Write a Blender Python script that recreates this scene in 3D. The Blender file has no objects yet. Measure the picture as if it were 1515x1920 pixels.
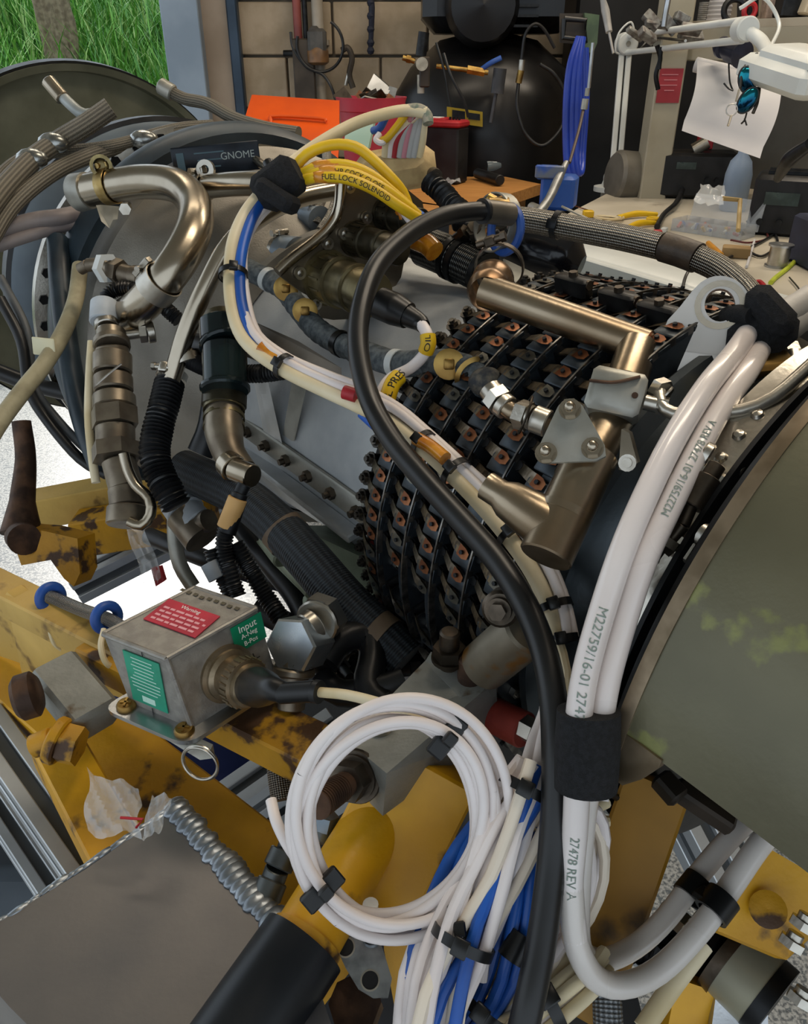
import bpy, math, random
import numpy as np
from math import radians, sin, cos, pi
from mathutils import Vector as V, Matrix

random.seed(7)
SC = bpy.context.scene
COL = SC.collection
F = 1480.0; CX = 757.5; CY = 960.0; TH = radians(30); CAMZ = 1.40
CAM = V((0, 0, CAMZ))

# ---------------------------------------------------------------- camera
cd = bpy.data.cameras.new('camera'); cam = bpy.data.objects.new('camera', cd); COL.objects.link(cam)
cam.location = CAM; cam.rotation_euler = (radians(90) - TH, 0, 0)
cd.sensor_fit = 'VERTICAL'; cd.sensor_height = 36; cd.lens = F / 1920 * 36; cd.clip_start = 0.02; cd.clip_end = 100
SC.camera = cam
# ---------------------------------------------------------------- light and exposure
SC.view_settings.view_transform = 'Standard'; SC.view_settings.look = 'None'
SC.view_settings.exposure = 0.0; SC.view_settings.gamma = 1.0; SC.view_settings.use_curve_mapping = False
wd = bpy.data.worlds.new('sky'); SC.world = wd; wd.use_nodes = True
bg = wd.node_tree.nodes['Background']; bg.inputs[0].default_value = (0.80, 0.90, 1.0, 1); bg.inputs[1].default_value = 1.3
sd = bpy.data.lights.new('sun', 'SUN'); sd.energy = 2.2; sd.angle = radians(3); sd.color = (1, 0.96, 0.9)
sun = bpy.data.objects.new('sun', sd); COL.objects.link(sun)
sun.rotation_euler = V((0.38, -1.0, -0.72)).to_track_quat('-Z', 'Y').to_euler()
for k, (lx, ly, e) in enumerate([(0.7, 0.9, 17), (1.3, 2.4, 24), (-0.5, 2.2, 9), (0.6, 3.0, 7)]):
    ld = bpy.data.lights.new('ceiling_lamp', 'AREA'); ld.shape = 'RECTANGLE'; ld.size = 1.2; ld.size_y = 0.25
    ld.energy = e; ld.color = (1, 0.86, 0.68)
    lo = bpy.data.objects.new('ceiling_lamp', ld); COL.objects.link(lo); lo.location = (lx, ly, 2.88)

# ---------------------------------------------------------------- points from the photograph's geometry
def cv(x, y, z): return V((x, z * cos(TH) - y * sin(TH), -z * sin(TH) - y * cos(TH)))
def ray(px, py): return cv((px - CX) / F, (py - CY) / F, 1.0)
A0 = CAM + cv(0.12291, -0.0378, 0.8158)
_d = cv(cos(.41274) * cos(-.86617), sin(.41274), cos(.41274) * sin(-.86617))
AD = V((_d.x, _d.y, 0)).normalized()                 # engine axis, level, pointing to the exhaust
AU = V((0, 0, 1)); AS = AD.cross(AU).normalized()
if AS.dot(CAM - A0) < 0: AS = -AS                    # towards the viewer's side
def E(s, ph, r):
    a = radians(ph); return A0 + AD * s + (AU * cos(a) + AS * sin(a)) * r
def depth(px, py, r):
    q = ray(px, py); a = q - AD * q.dot(AD); o = CAM - A0; b = o - AD * o.dot(AD)
    A = a.dot(a); B = 2 * a.dot(b); C = b.dot(b) - r * r; D = B * B - 4 * A * C
    return (-B - math.sqrt(D)) / 2 / A if D > 0 else -B / 2 / A
def P(px, py, z): # z > 0: distance along the view; z < 0: on the cylinder of that radius round the engine axis
    return CAM + ray(px, py) * (z * G['z'] if z > 0 else depth(px, py, -z))
G = {'z': 1.0}
def eng(px, py, r):
    w = P(px, py, -r) - A0; return w.dot(AD), math.degrees(math.atan2(w.dot(AS), w.dot(AU)))
def Q(px, py, s): # on the plane square to the engine axis at station s
    q = ray(px, py); return CAM + q * ((A0 + AD * s - CAM).dot(AD) / q.dot(AD))
def H(px, py, h): q = ray(px, py); return CAM + q * ((h - CAMZ) / q.z)
def YP(px, py, Y): q = ray(px, py); return CAM + q * (Y / q.y)
def pl(lst): return [P(*t) for t in lst]

# ---------------------------------------------------------------- mesh building
def frame(o, z, x=None):
    z = V(z).normalized(); x = V(x) if x is not None else (V((1, 0, 0)) if abs(z.x) < .9 else V((0, 1, 0)))
    x = (x - z * x.dot(z)).normalized(); y = z.cross(x)
    m = Matrix.Identity(4)
    for i in range(3): m[i][0] = x[i]; m[i][1] = y[i]; m[i][2] = z[i]; m[i][3] = o[i]
    return m
def T(*v): return Matrix.Translation(V(v))
I4 = Matrix.Identity(4)
def spline(pts, step=None, sub=8):
    p = [V(q) for q in pts]
    if len(p) == 2:
        n = max(1, int((p[1] - p[0]).length / step)) if step else 1
        return [p[0].lerp(p[1], i / n) for i in range(n + 1)], [i / n for i in range(n + 1)]
    q = [p[0] * 2 - p[1]] + p + [p[-1] * 2 - p[-2]]
    out = []; par = []
    for i in range(1, len(q) - 2):
        n = max(2, int((q[i + 1] - q[i]).length / step)) if step else sub
        a, b, c, d = q[i - 1], q[i], q[i + 1], q[i + 2]
        for k in range(n):
            t = k / n
            out.append(0.5 * ((2 * b) + (c - a) * t + (2 * a - 5 * b + 4 * c - d) * t * t + (3 * b - a - 3 * c + d) * t ** 3))
            par.append(i - 1 + t)
    out.append(p[-1]); par.append(len(p) - 1)
    return out, par
def tangents(c):
    return [((c[min(i + 1, len(c) - 1)]) - c[max(i - 1, 0)]).normalized() for i in range(len(c))]
def transport(c, up=None):
    t = tangents(c); u = V(up) if up is not None else V((0, 0, 1))
    if abs(u.dot(t[0])) > .95: u = V((1, 0, 0))
    n = (u - t[0] * u.dot(t[0])).normalized(); ns = [n]
    for i in range(1, len(c)):
        n = (n - t[i] * n.dot(t[i])); n = n.normalized() if n.length > 1e-6 else ns[-1]; ns.append(n)
    return t, ns

class MB:
    def __init__(s, m=None): s.v = []; s.f = []; s.mi = []; s.uv = []; s.M = m or I4
    def add(s, vs, fs, mi=0, uv=None, M=None):
        o = len(s.v); X = s.M if M is None else M
        s.v += [X @ V(q) for q in vs]
        for k, f in enumerate(fs):
            s.f.append([i + o for i in f]); s.mi.append(mi); s.uv.append(uv[k] if uv else None)
        return s
    def box(s, c, d, mi=0, M=None, bev=0.0):
        x, y, z = d[0] / 2, d[1] / 2, d[2] / 2; b = min(bev, x * .9, y * .9, z * .9); c = V(c)
        if b <= 0:
            vs = [c + V((i * x, j * y, k * z)) for i in (-1, 1) for j in (-1, 1) for k in (-1, 1)]
            return s.add(vs, [(0, 1, 3, 2), (4, 6, 7, 5), (0, 4, 5, 1), (2, 3, 7, 6), (0, 2, 6, 4), (1, 5, 7, 3)], mi, None, M)
        prof = [(x - b, -y), (x, -y + b), (x, y - b), (x - b, y), (-x + b, y), (-x, y - b), (-x, -y + b), (-x + b, -y)]
        vs = []
        for zz, sh in ((-z, b), (-z + b, 0), (z - b, 0), (z, b)):
            for (a, e) in prof:
                vs.append(c + V((a * (x - sh) / x if x else 0, e * (y - sh) / y if y else 0, zz)))
        fs = [tuple(range(7, -1, -1)), tuple(range(24, 32))]
        for k in range(3):
            for j in range(8): fs.append((k * 8 + j, k * 8 + (j + 1) % 8, k * 8 + 8 + (j + 1) % 8, k * 8 + 8 + j))
        return s.add(vs, fs, mi, None, M)
    def lathe(s, prof, n=24, mi=0, M=None, a0=0, a1=360, caps=True):
        full = abs(a1 - a0) >= 359.9; k = n if full else n + 1; vs = []
        for (z, r) in prof:
            for j in range(k):
                a = radians(a0 + (a1 - a0) * j / n); vs.append((r * cos(a), r * sin(a), z))
        fs = []; uv = []
        for i in range(len(prof) - 1):
            for j in range(n):
                j2 = (j + 1) % k if full else j + 1
                fs.append((i * k + j, i * k + j2, (i + 1) * k + j2, (i + 1) * k + j))
                uv.append(((prof[i][0], j / n), (prof[i][0], (j + 1) / n), (prof[i + 1][0], (j + 1) / n), (prof[i + 1][0], j / n)))
        if caps and full:
            m = len(prof) - 1
            if prof[0][1] > 1e-5: fs.append(tuple(range(n - 1, -1, -1))); uv.append(tuple((0, 0) for _ in range(n)))
            if prof[-1][1] > 1e-5: fs.append(tuple(m * n + j for j in range(n))); uv.append(tuple((0, 0) for _ in range(n)))
        return s.add(vs, fs, mi, uv, M)
    def cyl(s, a, b, r, n=16, mi=0, r2=None, bev=0):
        a = V(a); b = V(b); L = (b - a).length; r2 = r if r2 is None else r2
        pr = [(0, r), (L, r2)] if not bev else [(0, r - bev), (bev, r), (L - bev, r2), (L, r2 - bev)]
        return s.lathe(pr, n, mi, s.M @ frame(a, b - a))
    def tube(s, pts, r, n=12, mi=0, step=None, sub=8, rfun=None, caps=True, flat=1.0, up=None):
        c, par = spline(pts, step, sub); t, ns = transport(c, up); L = 0; vs = []; rows = []
        for i, q in enumerate(c):
            if i: L += (q - c[i - 1]).length
            rr = r if not isinstance(r, (list, tuple)) else r[min(int(par[i]), len(r) - 2)] * (1 - (par[i] - min(int(par[i]), len(r) - 2))) + r[min(int(par[i]), len(r) - 2) + 1] * (par[i] - min(int(par[i]), len(r) - 2))
            if rfun: rr *= rfun(L)
            b = t[i].cross(ns[i]); rows.append(L)
            for j in range(n):
                a = 2 * pi * j / n; vs.append(q + ns[i] * cos(a) * rr + b * sin(a) * rr * flat)
        fs = []; uv = []
        for i in range(len(c) - 1):
            for j in range(n):
                j2 = (j + 1) % n; fs.append((i * n + j, i * n + j2, (i + 1) * n + j2, (i + 1) * n + j))
                uv.append(((rows[i], j / n), (rows[i], (j + 1) / n), (rows[i + 1], (j + 1) / n), (rows[i + 1], j / n)))
        if caps:
            fs.append(tuple(range(n - 1, -1, -1))); uv.append(tuple((0, 0) for _ in range(n)))
            fs.append(tuple((len(c) - 1) * n + j for j in range(n))); uv.append(tuple((0, 0) for _ in range(n)))
        return s.add(vs, fs, mi, uv)
    def prism(s, pts, ex, mi=0): # polygon (points in space), extruded by the vector ex
        n = len(pts); ex = V(ex); vs = [V(q) for q in pts] + [V(q) + ex for q in pts]
        nn = V((0, 0, 0))
        for i in range(n): nn += V(pts[i]).cross(V(pts[(i + 1) % n]))
        fs = [tuple(range(n)), tuple(range(2 * n - 1, n - 1, -1))]
        fs += [(i, i + n, (i + 1) % n + n, (i + 1) % n) for i in range(n)]
        if nn.dot(ex) > 0: fs = [tuple(reversed(f)) for f in fs]
        return s.add(vs, fs, mi)
    def ball(s, c, r, n=12, mi=0, sc=(1, 1, 1), M=None):
        pr = [(-cos(pi * i / (n // 2)) , sin(pi * i / (n // 2))) for i in range(n // 2 + 1)]
        X = (s.M if M is None else M) @ T(*c) @ Matrix.Diagonal((r * sc[0], r * sc[1], r * sc[2], 1))
        return s.lathe(pr, n, mi, X, caps=False)
    def hexa(s, a, b, r, mi=0): return s.cyl(a, b, r, 6, mi)
    def ring(s, c, ax, R, r, n=24, m=8, mi=0, a0=0, a1=360, x=None):
        fr = frame(c, ax, x); full = abs(a1 - a0) >= 359.9
        pts = [fr @ V((R * cos(radians(a0 + (a1 - a0) * i / n)), R * sin(radians(a0 + (a1 - a0) * i / n)), 0)) for i in range(n + (0 if full else 1))]
        if not full: return s.tube(pts, r, m, mi, sub=1)
        vs = []; fs = []
        for i in range(n):
            a = 2 * pi * i / n; e = V((cos(a), sin(a), 0))
            for j in range(m):
                b = 2 * pi * j / m; vs.append(fr @ (e * (R + r * cos(b)) + V((0, 0, r * sin(b)))))
        for i in range(n):
            for j in range(m): fs.append((i * m + j, ((i + 1) % n) * m + j, ((i + 1) % n) * m + (j + 1) % m, i * m + (j + 1) % m))
        return s.add(vs, fs, mi)
    def band(s, c, ax, R, w, t=.0015, n=24, mi=0): # flat strap round something
        return s.lathe([(-w / 2, R), (w / 2, R), (w / 2, R + t), (-w / 2, R + t), (-w / 2, R)], n, mi, s.M @ frame(c, ax), caps=False)
    def mesh(s, name, mats, smooth=40):
        me = bpy.data.meshes.new(name); me.from_pydata([tuple(q) for q in s.v], [], s.f)
        for m in mats: me.materials.append(m)
        me.polygons.foreach_set('material_index', s.mi)
        if any(u for u in s.uv):
            ul = me.uv_layers.new(name='UVMap'); k = 0; fl = []
            for f, u in zip(s.f, s.uv):
                for q in range(len(f)): fl += (u[q] if u else (0, 0))
            ul.data.foreach_set('uv', fl)
        if smooth:
            me.polygons.foreach_set('use_smooth', [True] * len(s.f)); me.update(); me.set_sharp_from_angle(angle=radians(smooth))
        me.update(); return me
    def build(s, name, mats, parent=None, label=None, cat=None, group=None, kind=None, smooth=40):
        if not isinstance(mats, (list, tuple)): mats = [mats]
        c = V((0, 0, 0)); lo = [min(q[i] for q in s.v) for i in range(3)]; hi = [max(q[i] for q in s.v) for i in range(3)]
        c = V([(lo[i] + hi[i]) / 2 for i in range(3)])
        s.v = [q - c for q in s.v]
        o = bpy.data.objects.new(name, s.mesh(name, mats, smooth)); COL.objects.link(o)
        WL[o.name] = c
        if parent is not None: o.parent = parent; o.location = c - WL[parent.name]
        else: o.location = c
        tag(o, label, cat, group, kind); return o
WL = {}
def tag(o, label=None, cat=None, group=None, kind=None):
    if label: o['label'] = label
    if cat: o['category'] = cat
    if group: o['group'] = group
    if kind: o['kind'] = kind
    return o
ROOTS = []
def thing(name, label, cat, group=None, loc=(0, 0, 0), kind=None):
    o = bpy.data.objects.new(name, None); COL.objects.link(o); o.location = loc; WL[o.name] = V(loc); o.empty_display_size = .02
    ROOTS.append(o); return tag(o, label, cat, group, kind)
def inst(name, me, M, parent):
    o = bpy.data.objects.new(name, me); COL.objects.link(o); o.parent = parent
    W = T(*(-WL[parent.name])) @ M if parent else M
    o.matrix_local = W; WL[o.name] = M.translation.copy(); return o
def settle(): # move each Empty to the base of what it carries, the parts staying where they are
    kids = {}
    for o in bpy.data.objects:
        if o.parent: kids.setdefault(o.parent.name, []).append(o)
    bpy.context.view_layer.update()
    for r in ROOTS:
        pts = []; st = list(kids.get(r.name, []))
        while st:
            o = st.pop(); st += kids.get(o.name, [])
            if o.type == 'MESH': pts += [o.matrix_world @ V(b) for b in o.bound_box]
        if not pts: continue
        c = V(((min(p.x for p in pts) + max(p.x for p in pts)) / 2, (min(p.y for p in pts) + max(p.y for p in pts)) / 2, min(p.z for p in pts)))
        dl = c - r.location; r.location = c
        for k in kids.get(r.name, []): k.location = k.location - dl
def txt(s, size, M, mat, parent, name='lettering', ex=.00015, curve=None, off=0, align='CENTER', bold=0):
    cu = bpy.data.curves.new(name, 'FONT'); cu.body = s; cu.size = size; cu.align_x = align; cu.align_y = 'CENTER'; cu.extrude = ex; cu.offset = bold
    o = bpy.data.objects.new(name, cu); me = bpy.data.meshes.new_from_object(o); bpy.data.objects.remove(o)
    mb = MB(); vs = [v.co.copy() for v in me.vertices]
    if curve: vs = [curve(v) for v in vs]
    else: vs = [M @ v for v in vs]
    mb.add(vs, [tuple(p.vertices) for p in me.polygons]); bpy.data.meshes.remove(me)
    return mb.build(name, mat, parent, smooth=0)

# ---------------------------------------------------------------- materials
def lin(h):
    h = h.lstrip('#'); c = [int(h[i:i + 2], 16) / 255 for i in (0, 2, 4)]
    return tuple(x / 12.92 if x <= .04045 else ((x + .055) / 1.055) ** 2.4 for x in c) + (1,)
MC = {}
def mat(key, c1, c2=None, metal=0, rough=.5, ns=30, lo=.4, hi=.6, c3=None, n3=8, lo3=.58, hi3=.64, bump=0, bs=200, rv=.12, coat=0, stretch=None, trans=0, alpha=1, ior=1.45, sheen=0, sub=0):
    if key in MC: return MC[key]
    m = bpy.data.materials.new(key); m.use_nodes = True; nt = m.node_tree; N = nt.nodes; L = nt.links
    b = N['Principled BSDF']; b.inputs['Metallic'].default_value = metal; b.inputs['Roughness'].default_value = rough
    b.inputs['Base Color'].default_value = lin(c1); b.inputs['IOR'].default_value = ior
    if coat: b.inputs['Coat Weight'].default_value = coat; b.inputs['Coat Roughness'].default_value = .12
    if trans: b.inputs['Transmission Weight'].default_value = trans
    if alpha < 1: b.inputs['Alpha'].default_value = alpha
    if sub: b.inputs['Subsurface Weight'].default_value = sub; b.inputs['Subsurface Scale'].default_value = .01
    tc = N.new('ShaderNodeTexCoord'); src = tc.outputs['Object']
    if stretch:
        mp = N.new('ShaderNodeMapping'); mp.inputs['Scale'].default_value = stretch; L.new(src, mp.inputs[0]); src = mp.outputs[0]
    def noise(sc, det=4):
        n = N.new('ShaderNodeTexNoise'); n.inputs['Scale'].default_value = sc; n.inputs['Detail'].default_value = det; L.new(src, n.inputs['Vector']); return n.outputs['Fac']
    def ramp(fac, l, h, ca, cb):
        r = N.new('ShaderNodeValToRGB'); r.color_ramp.elements[0].position = l; r.color_ramp.elements[1].position = h
        r.color_ramp.elements[0].color = ca; r.color_ramp.elements[1].color = cb; L.new(fac, r.inputs[0]); return r.outputs[0]
    col = None
    if c2:
        nf = noise(ns); col = ramp(nf, lo, hi, lin(c1), lin(c2)); L.new(col, b.inputs['Base Color'])
        rr = N.new('ShaderNodeMapRange'); rr.inputs[3].default_value = max(.03, rough - rv); rr.inputs[4].default_value = min(1, rough + rv); L.new(nf, rr.inputs[0]); L.new(rr.outputs[0], b.inputs['Roughness'])
    if c3:
        mk = ramp(noise(n3, 6), lo3, hi3, (0, 0, 0, 1), (1, 1, 1, 1)); mx = N.new('ShaderNodeMix'); mx.data_type = 'RGBA'
        L.new(mk, mx.inputs[0]); mx.inputs[7].default_value = lin(c3)
        if col: L.new(col, mx.inputs[6])
        else: mx.inputs[6].default_value = lin(c1)
        L.new(mx.outputs[2], b.inputs['Base Color'])
        if metal > .5:
            mm = N.new('ShaderNodeMath'); mm.operation = 'MULTIPLY_ADD'; L.new(mk, mm.inputs[0]); mm.inputs[1].default_value = -.6; mm.inputs[2].default_value = metal; L.new(mm.outputs[0], b.inputs['Metallic'])
    if bump:
        bn = N.new('ShaderNodeBump'); bn.inputs['Strength'].default_value = bump; bn.inputs['Distance'].default_value = .001; L.new(noise(bs, 3), bn.inputs['Height']); L.new(bn.outputs[0], b.inputs['Normal'])
    MC[key] = m; return m
def braid(key, c1, c2, metal=1, rough=.35, pitch=.004, k=8, th=0.0, bump=.8, weave='x'):
    if key in MC: return MC[key]
    m = bpy.data.materials.new(key); m.use_nodes = True; nt = m.node_tree; N = nt.nodes; L = nt.links
    b = N['Principled BSDF']; b.inputs['Metallic'].default_value = metal; b.inputs['Roughness'].default_value = rough
    tc = N.new('ShaderNodeTexCoord'); sp = N.new('ShaderNodeSeparateXYZ'); L.new(tc.outputs['UV'], sp.inputs[0])
    def M_(op, a, c=None):
        n = N.new('ShaderNodeMath'); n.operation = op
        for i, q in enumerate((a, c)):
            if q is None: continue
            if isinstance(q, (int, float)): n.inputs[i].default_value = q
            else: L.new(q, n.inputs[i])
        return n.outputs[0]
    u = M_('MULTIPLY', sp.outputs[0], 2 * pi / pitch); v = M_('MULTIPLY', sp.outputs[1], 2 * pi * k)
    a = M_('SINE', M_('ADD', u, v)); c = M_('SINE', M_('SUBTRACT', u, v))
    h = M_('MULTIPLY', a, c) if weave == 'x' else a
    r = N.new('ShaderNodeValToRGB'); r.color_ramp.elements[0].position = .35; r.color_ramp.elements[1].position = .75
    r.color_ramp.elements[0].color = lin(c1); r.color_ramp.elements[1].color = lin(c2)
    hh = M_('MULTIPLY_ADD', h, .5); hh.node.inputs[2].default_value = .5; L.new(hh, r.inputs[0]); L.new(r.outputs[0], b.inputs['Base Color'])
    bn = N.new('ShaderNodeBump'); bn.inputs['Strength'].default_value = bump; bn.inputs['Distance'].default_value = .0008; L.new(h, bn.inputs['Height']); L.new(bn.outputs[0], b.inputs['Normal'])
    MC[key] = m; return m

STEEL = mat('brushed_steel', '#a39d92', '#c4bfb4', 1, .3, 14, c3='#77664c', n3=9, lo3=.55, hi3=.75, bump=.15, bs=300)
TUBESTEEL = mat('polished_tube', '#b7ad9c', '#8e8371', 1, .24, 10, lo=.35, hi=.7, bump=.05)
HEATSTEEL = mat('heat_stained_steel', '#a39682', '#7c6a53', 1, .3, 9, lo=.35, hi=.7, c3='#5d4a38', n3=7, lo3=.6, hi3=.8, bump=.1)
ALU = mat('machined_aluminium', '#b9bbbd', '#a3a5a6', 1, .32, 20, bump=.1, bs=400)
ZINC = mat('zinc_plate', '#8d8c83', '#a3a198', .6, .42, 30, bump=.15)
CAST = mat('cast_casing', '#7f7a71', '#918c82', .7, .45, 12, c3='#6f6553', n3=6, lo3=.55, hi3=.75, bump=.3, bs=500)
WHITECASE = mat('pale_painted_casing', '#a9adb0', '#bdc0c0', .25, .5, 15, c3='#8b8478', n3=5, lo3=.56, hi3=.72, bump=.25, bs=400)
DARKCASE = mat('dark_blued_casing', '#3e4549', '#596065', .7, .38, 8, lo=.35, hi=.7, bump=.15)
OLIVE = mat('olive_metal', '#63624f', '#75735f', .5, .42, 10, bump=.15, bs=300)
OLIVEC = mat('olive_connector', '#5a523b', '#776d4f', .8, .36, 40, bump=.1)
BRASS = mat('brass', '#a88a4e', '#86693a', .95, .34, 30)
COPPER = mat('copper_tip', '#a06b48', '#71452e', .9, .36, 60)
BLACKM = mat('black_metal', '#191a1c', '#26282a', .6, .42, 50)
SLATE = mat('slate_blue_metal', '#2e3439', '#434a50', .6, .38, 30)
RUBBER = mat('black_rubber', '#0f1012', '#1a1b1d', 0, .38, 30, bump=.1)
RUBBERB = mat('blue_black_rubber', '#1d2830', '#2d3b44', 0, .42, 12)
CABLEBLK = mat('black_cable_jacket', '#121314', '#191a1b', 0, .36, 14)
PLAST = mat('black_plastic', '#0e0f10', None, 0, .35)
VELCRO = mat('black_velcro', '#0c0d0f', '#1b1c1f', 0, .95, 400, bump=1, bs=1500)
WHITEW = mat('white_wire', '#e6dedb', '#d9cfcb', 0, .42, 8)
WHITEC = mat('white_cable', '#e2dad6', '#d6ccc7', 0, .26, 6, coat=.4)
CREAM = mat('cream_sleeve', '#ddcfae', '#cdbb92', 0, .45, 14)
BLUEW = mat('blue_wire', '#1c5ab4', '#174a98', 0, .4, 14)
YELW = mat('yellow_wire', '#e0b81c', '#cfa414', 0, .42, 12)
ORANW = mat('amber_sleeve', '#b36a16', '#d18b26', 0, .25, 60, coat=.5)
REDP = mat('red_plastic', '#b3282f', '#9c2028', 0, .45, 12)
BLUEP = mat('blue_plastic', '#2a57a8', '#234a92', 0, .45, 12)
PINK = mat('pink_bucket_plastic', '#b73a4c', '#a83044', 0, .45, 8)
ORANGEP = mat('orange_plastic', '#e0560f', '#cf4c0c', 0, .4, 5)
YELLOW = mat('chipped_yellow_paint', '#dba214', '#c79012', 0, .42, 12, c3='#46321d', n3=16, lo3=.62, hi3=.67, bump=.3, bs=160)
YELLOWR = mat('rusty_yellow_paint', '#c99216', '#b08016', 0, .5, 14, c3='#4a3018', n3=28, lo3=.54, hi3=.6, bump=.5, bs=160)
YELLOWP = mat('faded_yellow_paint', '#cfaa58', '#b8954a', 0, .5, 9, c3='#6b5026', n3=14, lo3=.62, hi3=.68, bump=.3, bs=160)
MOUNTG = mat('grey_painted_block', '#8d8e88', '#7f807a', .35, .45, 30, c3='#5a4b37', n3=22, lo3=.63, hi3=.68, bump=.3, bs=300)
RUST = mat('rusty_steel', '#5e4636', '#3d2e26', .6, .6, 40, bump=.4)
DARKST = mat('dark_steel', '#5d5348', '#3f3931', .9, .38, 40, bump=.2)
BRAIDM = braid('braided_steel_hose', '#3d3730', '#c5c0b6', 1, .34, .0034, 14)
BRAIDF = braid('braided_fabric_hose', '#14181c', '#333a40', .1, .6, .005, 9)
BRAIDT = braid('tan_braided_cable', '#4f4a40', '#8b8373', .3, .55, .0035, 8)
FELT = mat('grey_felt_sleeve', '#3c4347', '#63696b', 0, .9, 160, lo=.35, hi=.65, bump=1, bs=350)
WALLM = mat('painted_block', '#a5957f', '#95866f', 0, .85, 10, c3='#6f6353', n3=3, lo3=.55, hi3=.8, bump=.4, bs=120)
MORTAR = mat('mortar', '#837867', None, 0, .9, bump=.3)
WOOD = mat('pale_wood', '#c08a4c', '#a06c36', 0, .5, 9, stretch=(1, 12, 12), lo=.35, hi=.7)
BENCHW = mat('white_worktop', '#c9c2b2', '#b9b1a0', 0, .4, 4, c3='#8d8474', n3=9, lo3=.6, hi3=.75)
WHITEP = mat('white_enamel', '#d2d6d4', '#c4c8c6', 0, .35, 5)
CREAMP = mat('cream_post_paint', '#a39d8b', '#948e7c', 0, .5, 5)
PAPER = mat('paper', '#c2c1c2', '#b4b3b6', 0, .9, 4)
CLEAR = mat('clear_film', '#eef2f4', None, 0, .1, alpha=.22, ior=1.4)
LABG = mat('green_label', '#0e8a63', '#0b7a56', .1, .4, 30)
LABR = mat('red_label', '#c0283f', '#a92238', .1, .4, 30)
PRINTW = mat('white_print', '#e9e9e4', None, 0, .6)
PRINTK = mat('black_print', '#161616', None, 0, .6)
PRINTG = mat('grey_green_print', '#7d8a80', None, 0, .6)
# ================================================================ THE ROOM
WY = 3.9
def X_at(px, py, Y): return YP(px, py, Y).x
def structure(mb, name, m, p=None, **k): return mb.build(name, m, p, kind=None if p else 'structure', **k)
FLO = mat('flake_floor', '#6f7375', '#c4c4c0', 0, .32, 160, lo=.38, hi=.58, c3='#6d7478', n3=90, lo3=.56, hi3=.6)
structure(MB().box((.35, 1.0, -.05), (6.1, 6.4, .1)), 'floor', FLO)
ground = MB().box((-7.7, 1.0, -.07), (10, 14, .1)).box((.3, 6.2, -.07), (6.1, 4.4, .1))
structure(ground, 'ground', mat('outdoor_concrete', '#8f8c85', '#a3a09a', 0, .85, 3, bump=.3))
structure(MB().box((.15, 1.0, 2.98), (6.5, 6.4, .1)), 'ceiling', mat('ceiling_paint', '#b0aca2', None, 0, .8))
wb = structure(MB().box((1.35, WY + .07, 1.45), (4.6, .1, 2.9)), 'wall_back', MORTAR)
bw, bh = .39, .19
bme = MB().box((0, 0, 0), (bw, .05, bh), bev=.004).mesh('block', [WALLM])
for r in range(13):
    for c in range(8):
        x = -.70 + c * .40 + (r % 2) * .2
        inst('block', bme, T(x, WY + .005, .1 + r * .20), wb)
structure(MB().box((3.4, .95, 1.45), (.1, 6.3, 2.9)), 'wall_right', WALLM)
# door opening on the left of the back wall
d1 = structure(MB().box(((X_at(308, 100, WY - .12) + X_at(380, 100, WY - .12)) / 2, WY - .03, 1.45), (.155, .16, 2.9), bev=.004), 'door_1', mat('pale_blue_grey_steel', '#8e9caa', '#808f9e', .2, .5, 4))
x0 = X_at(380, 100, WY - .06); x1 = X_at(432, 100, WY - .06); x2 = X_at(452, 100, WY - .06)
MB().box(((x0 + x1) / 2, WY - .0, 1.45), (x1 - x0, .10, 2.9)).build('reveal', mat('beige_reveal', '#9a8b7b', '#8c7d6d', 0, .8, 5), d1)
MB().box(((x1 + x2) / 2, WY - .03, 1.45), (x2 - x1, .08, 2.9), bev=.006).build('track', mat('dark_blue_track', '#2c3a49', '#39495a', .4, .45, 6), d1)
# grass bank outside
gm = MB()
nx, ny = 26, 14; X0, X1, Y0, Y1 = -5.5, -.2, 4.3, 8.5
def bank(x, y): return .0 + min(1, max(0, (y - Y0) / 1.6)) * 1.0 + max(0, y - Y0 - 1.6) * .45 + .04 * sin(x * 5) * cos(y * 4)
vs = [(X0 + (X1 - X0) * i / nx, Y0 + (Y1 - Y0) * j / ny, bank(X0 + (X1 - X0) * i / nx, Y0 + (Y1 - Y0) * j / ny)) for j in range(ny + 1) for i in range(nx + 1)]
gm.add(vs, [(j * (nx + 1) + i, j * (nx + 1) + i + 1, (j + 1) * (nx + 1) + i + 1, (j + 1) * (nx + 1) + i) for j in range(ny) for i in range(nx)])
structure(gm, 'grass_bank', mat('bank_soil', '#4d7a35', '#3b6129', 0, .95, 6, bump=.5))
GR1 = mat('grass_blade', '#7fbb52', '#5c9a3c', 0, .5, 3); GR2 = mat('grass_blade_pale', '#a8c877', '#8fb45f', 0, .5, 3); GR3 = mat('grass_blade_dark', '#3f7a2e', '#4f8a3a', 0, .5, 3)
def tuft(g, c, n, h, sp):
    for i in range(n):
        a = random.uniform(0, 2 * pi); l = h * random.uniform(.6, 1.15); o = V(c) + V((random.uniform(-.5, .5) * sp, random.uniform(-.5, .5) * sp, 0))
        dr = V((cos(a), sin(a), 0)); w = V((-sin(a), cos(a), 0)) * .006; bend = random.uniform(.1, .6) * l; pts = []
        for t in (0, .4, .75, 1): pts.append(o + dr * bend * t * t + V((0, 0, l * (t - .25 * t * t))))
        g.add([pts[0] - w, pts[0] + w, pts[1] + w, pts[1] - w, pts[2] + w * .7, pts[2] - w * .7, pts[3]], [(0, 1, 2, 3), (3, 2, 4, 5), (5, 4, 6)], random.choice([0, 0, 1, 2]))
g = MB()
for k in range(330):
    x = random.uniform(-3.5, -.7); y = random.uniform(4.7, 7.4); tuft(g, (x, y, bank(x, y) - .02), 30, random.uniform(.4, .75), .3)
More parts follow.
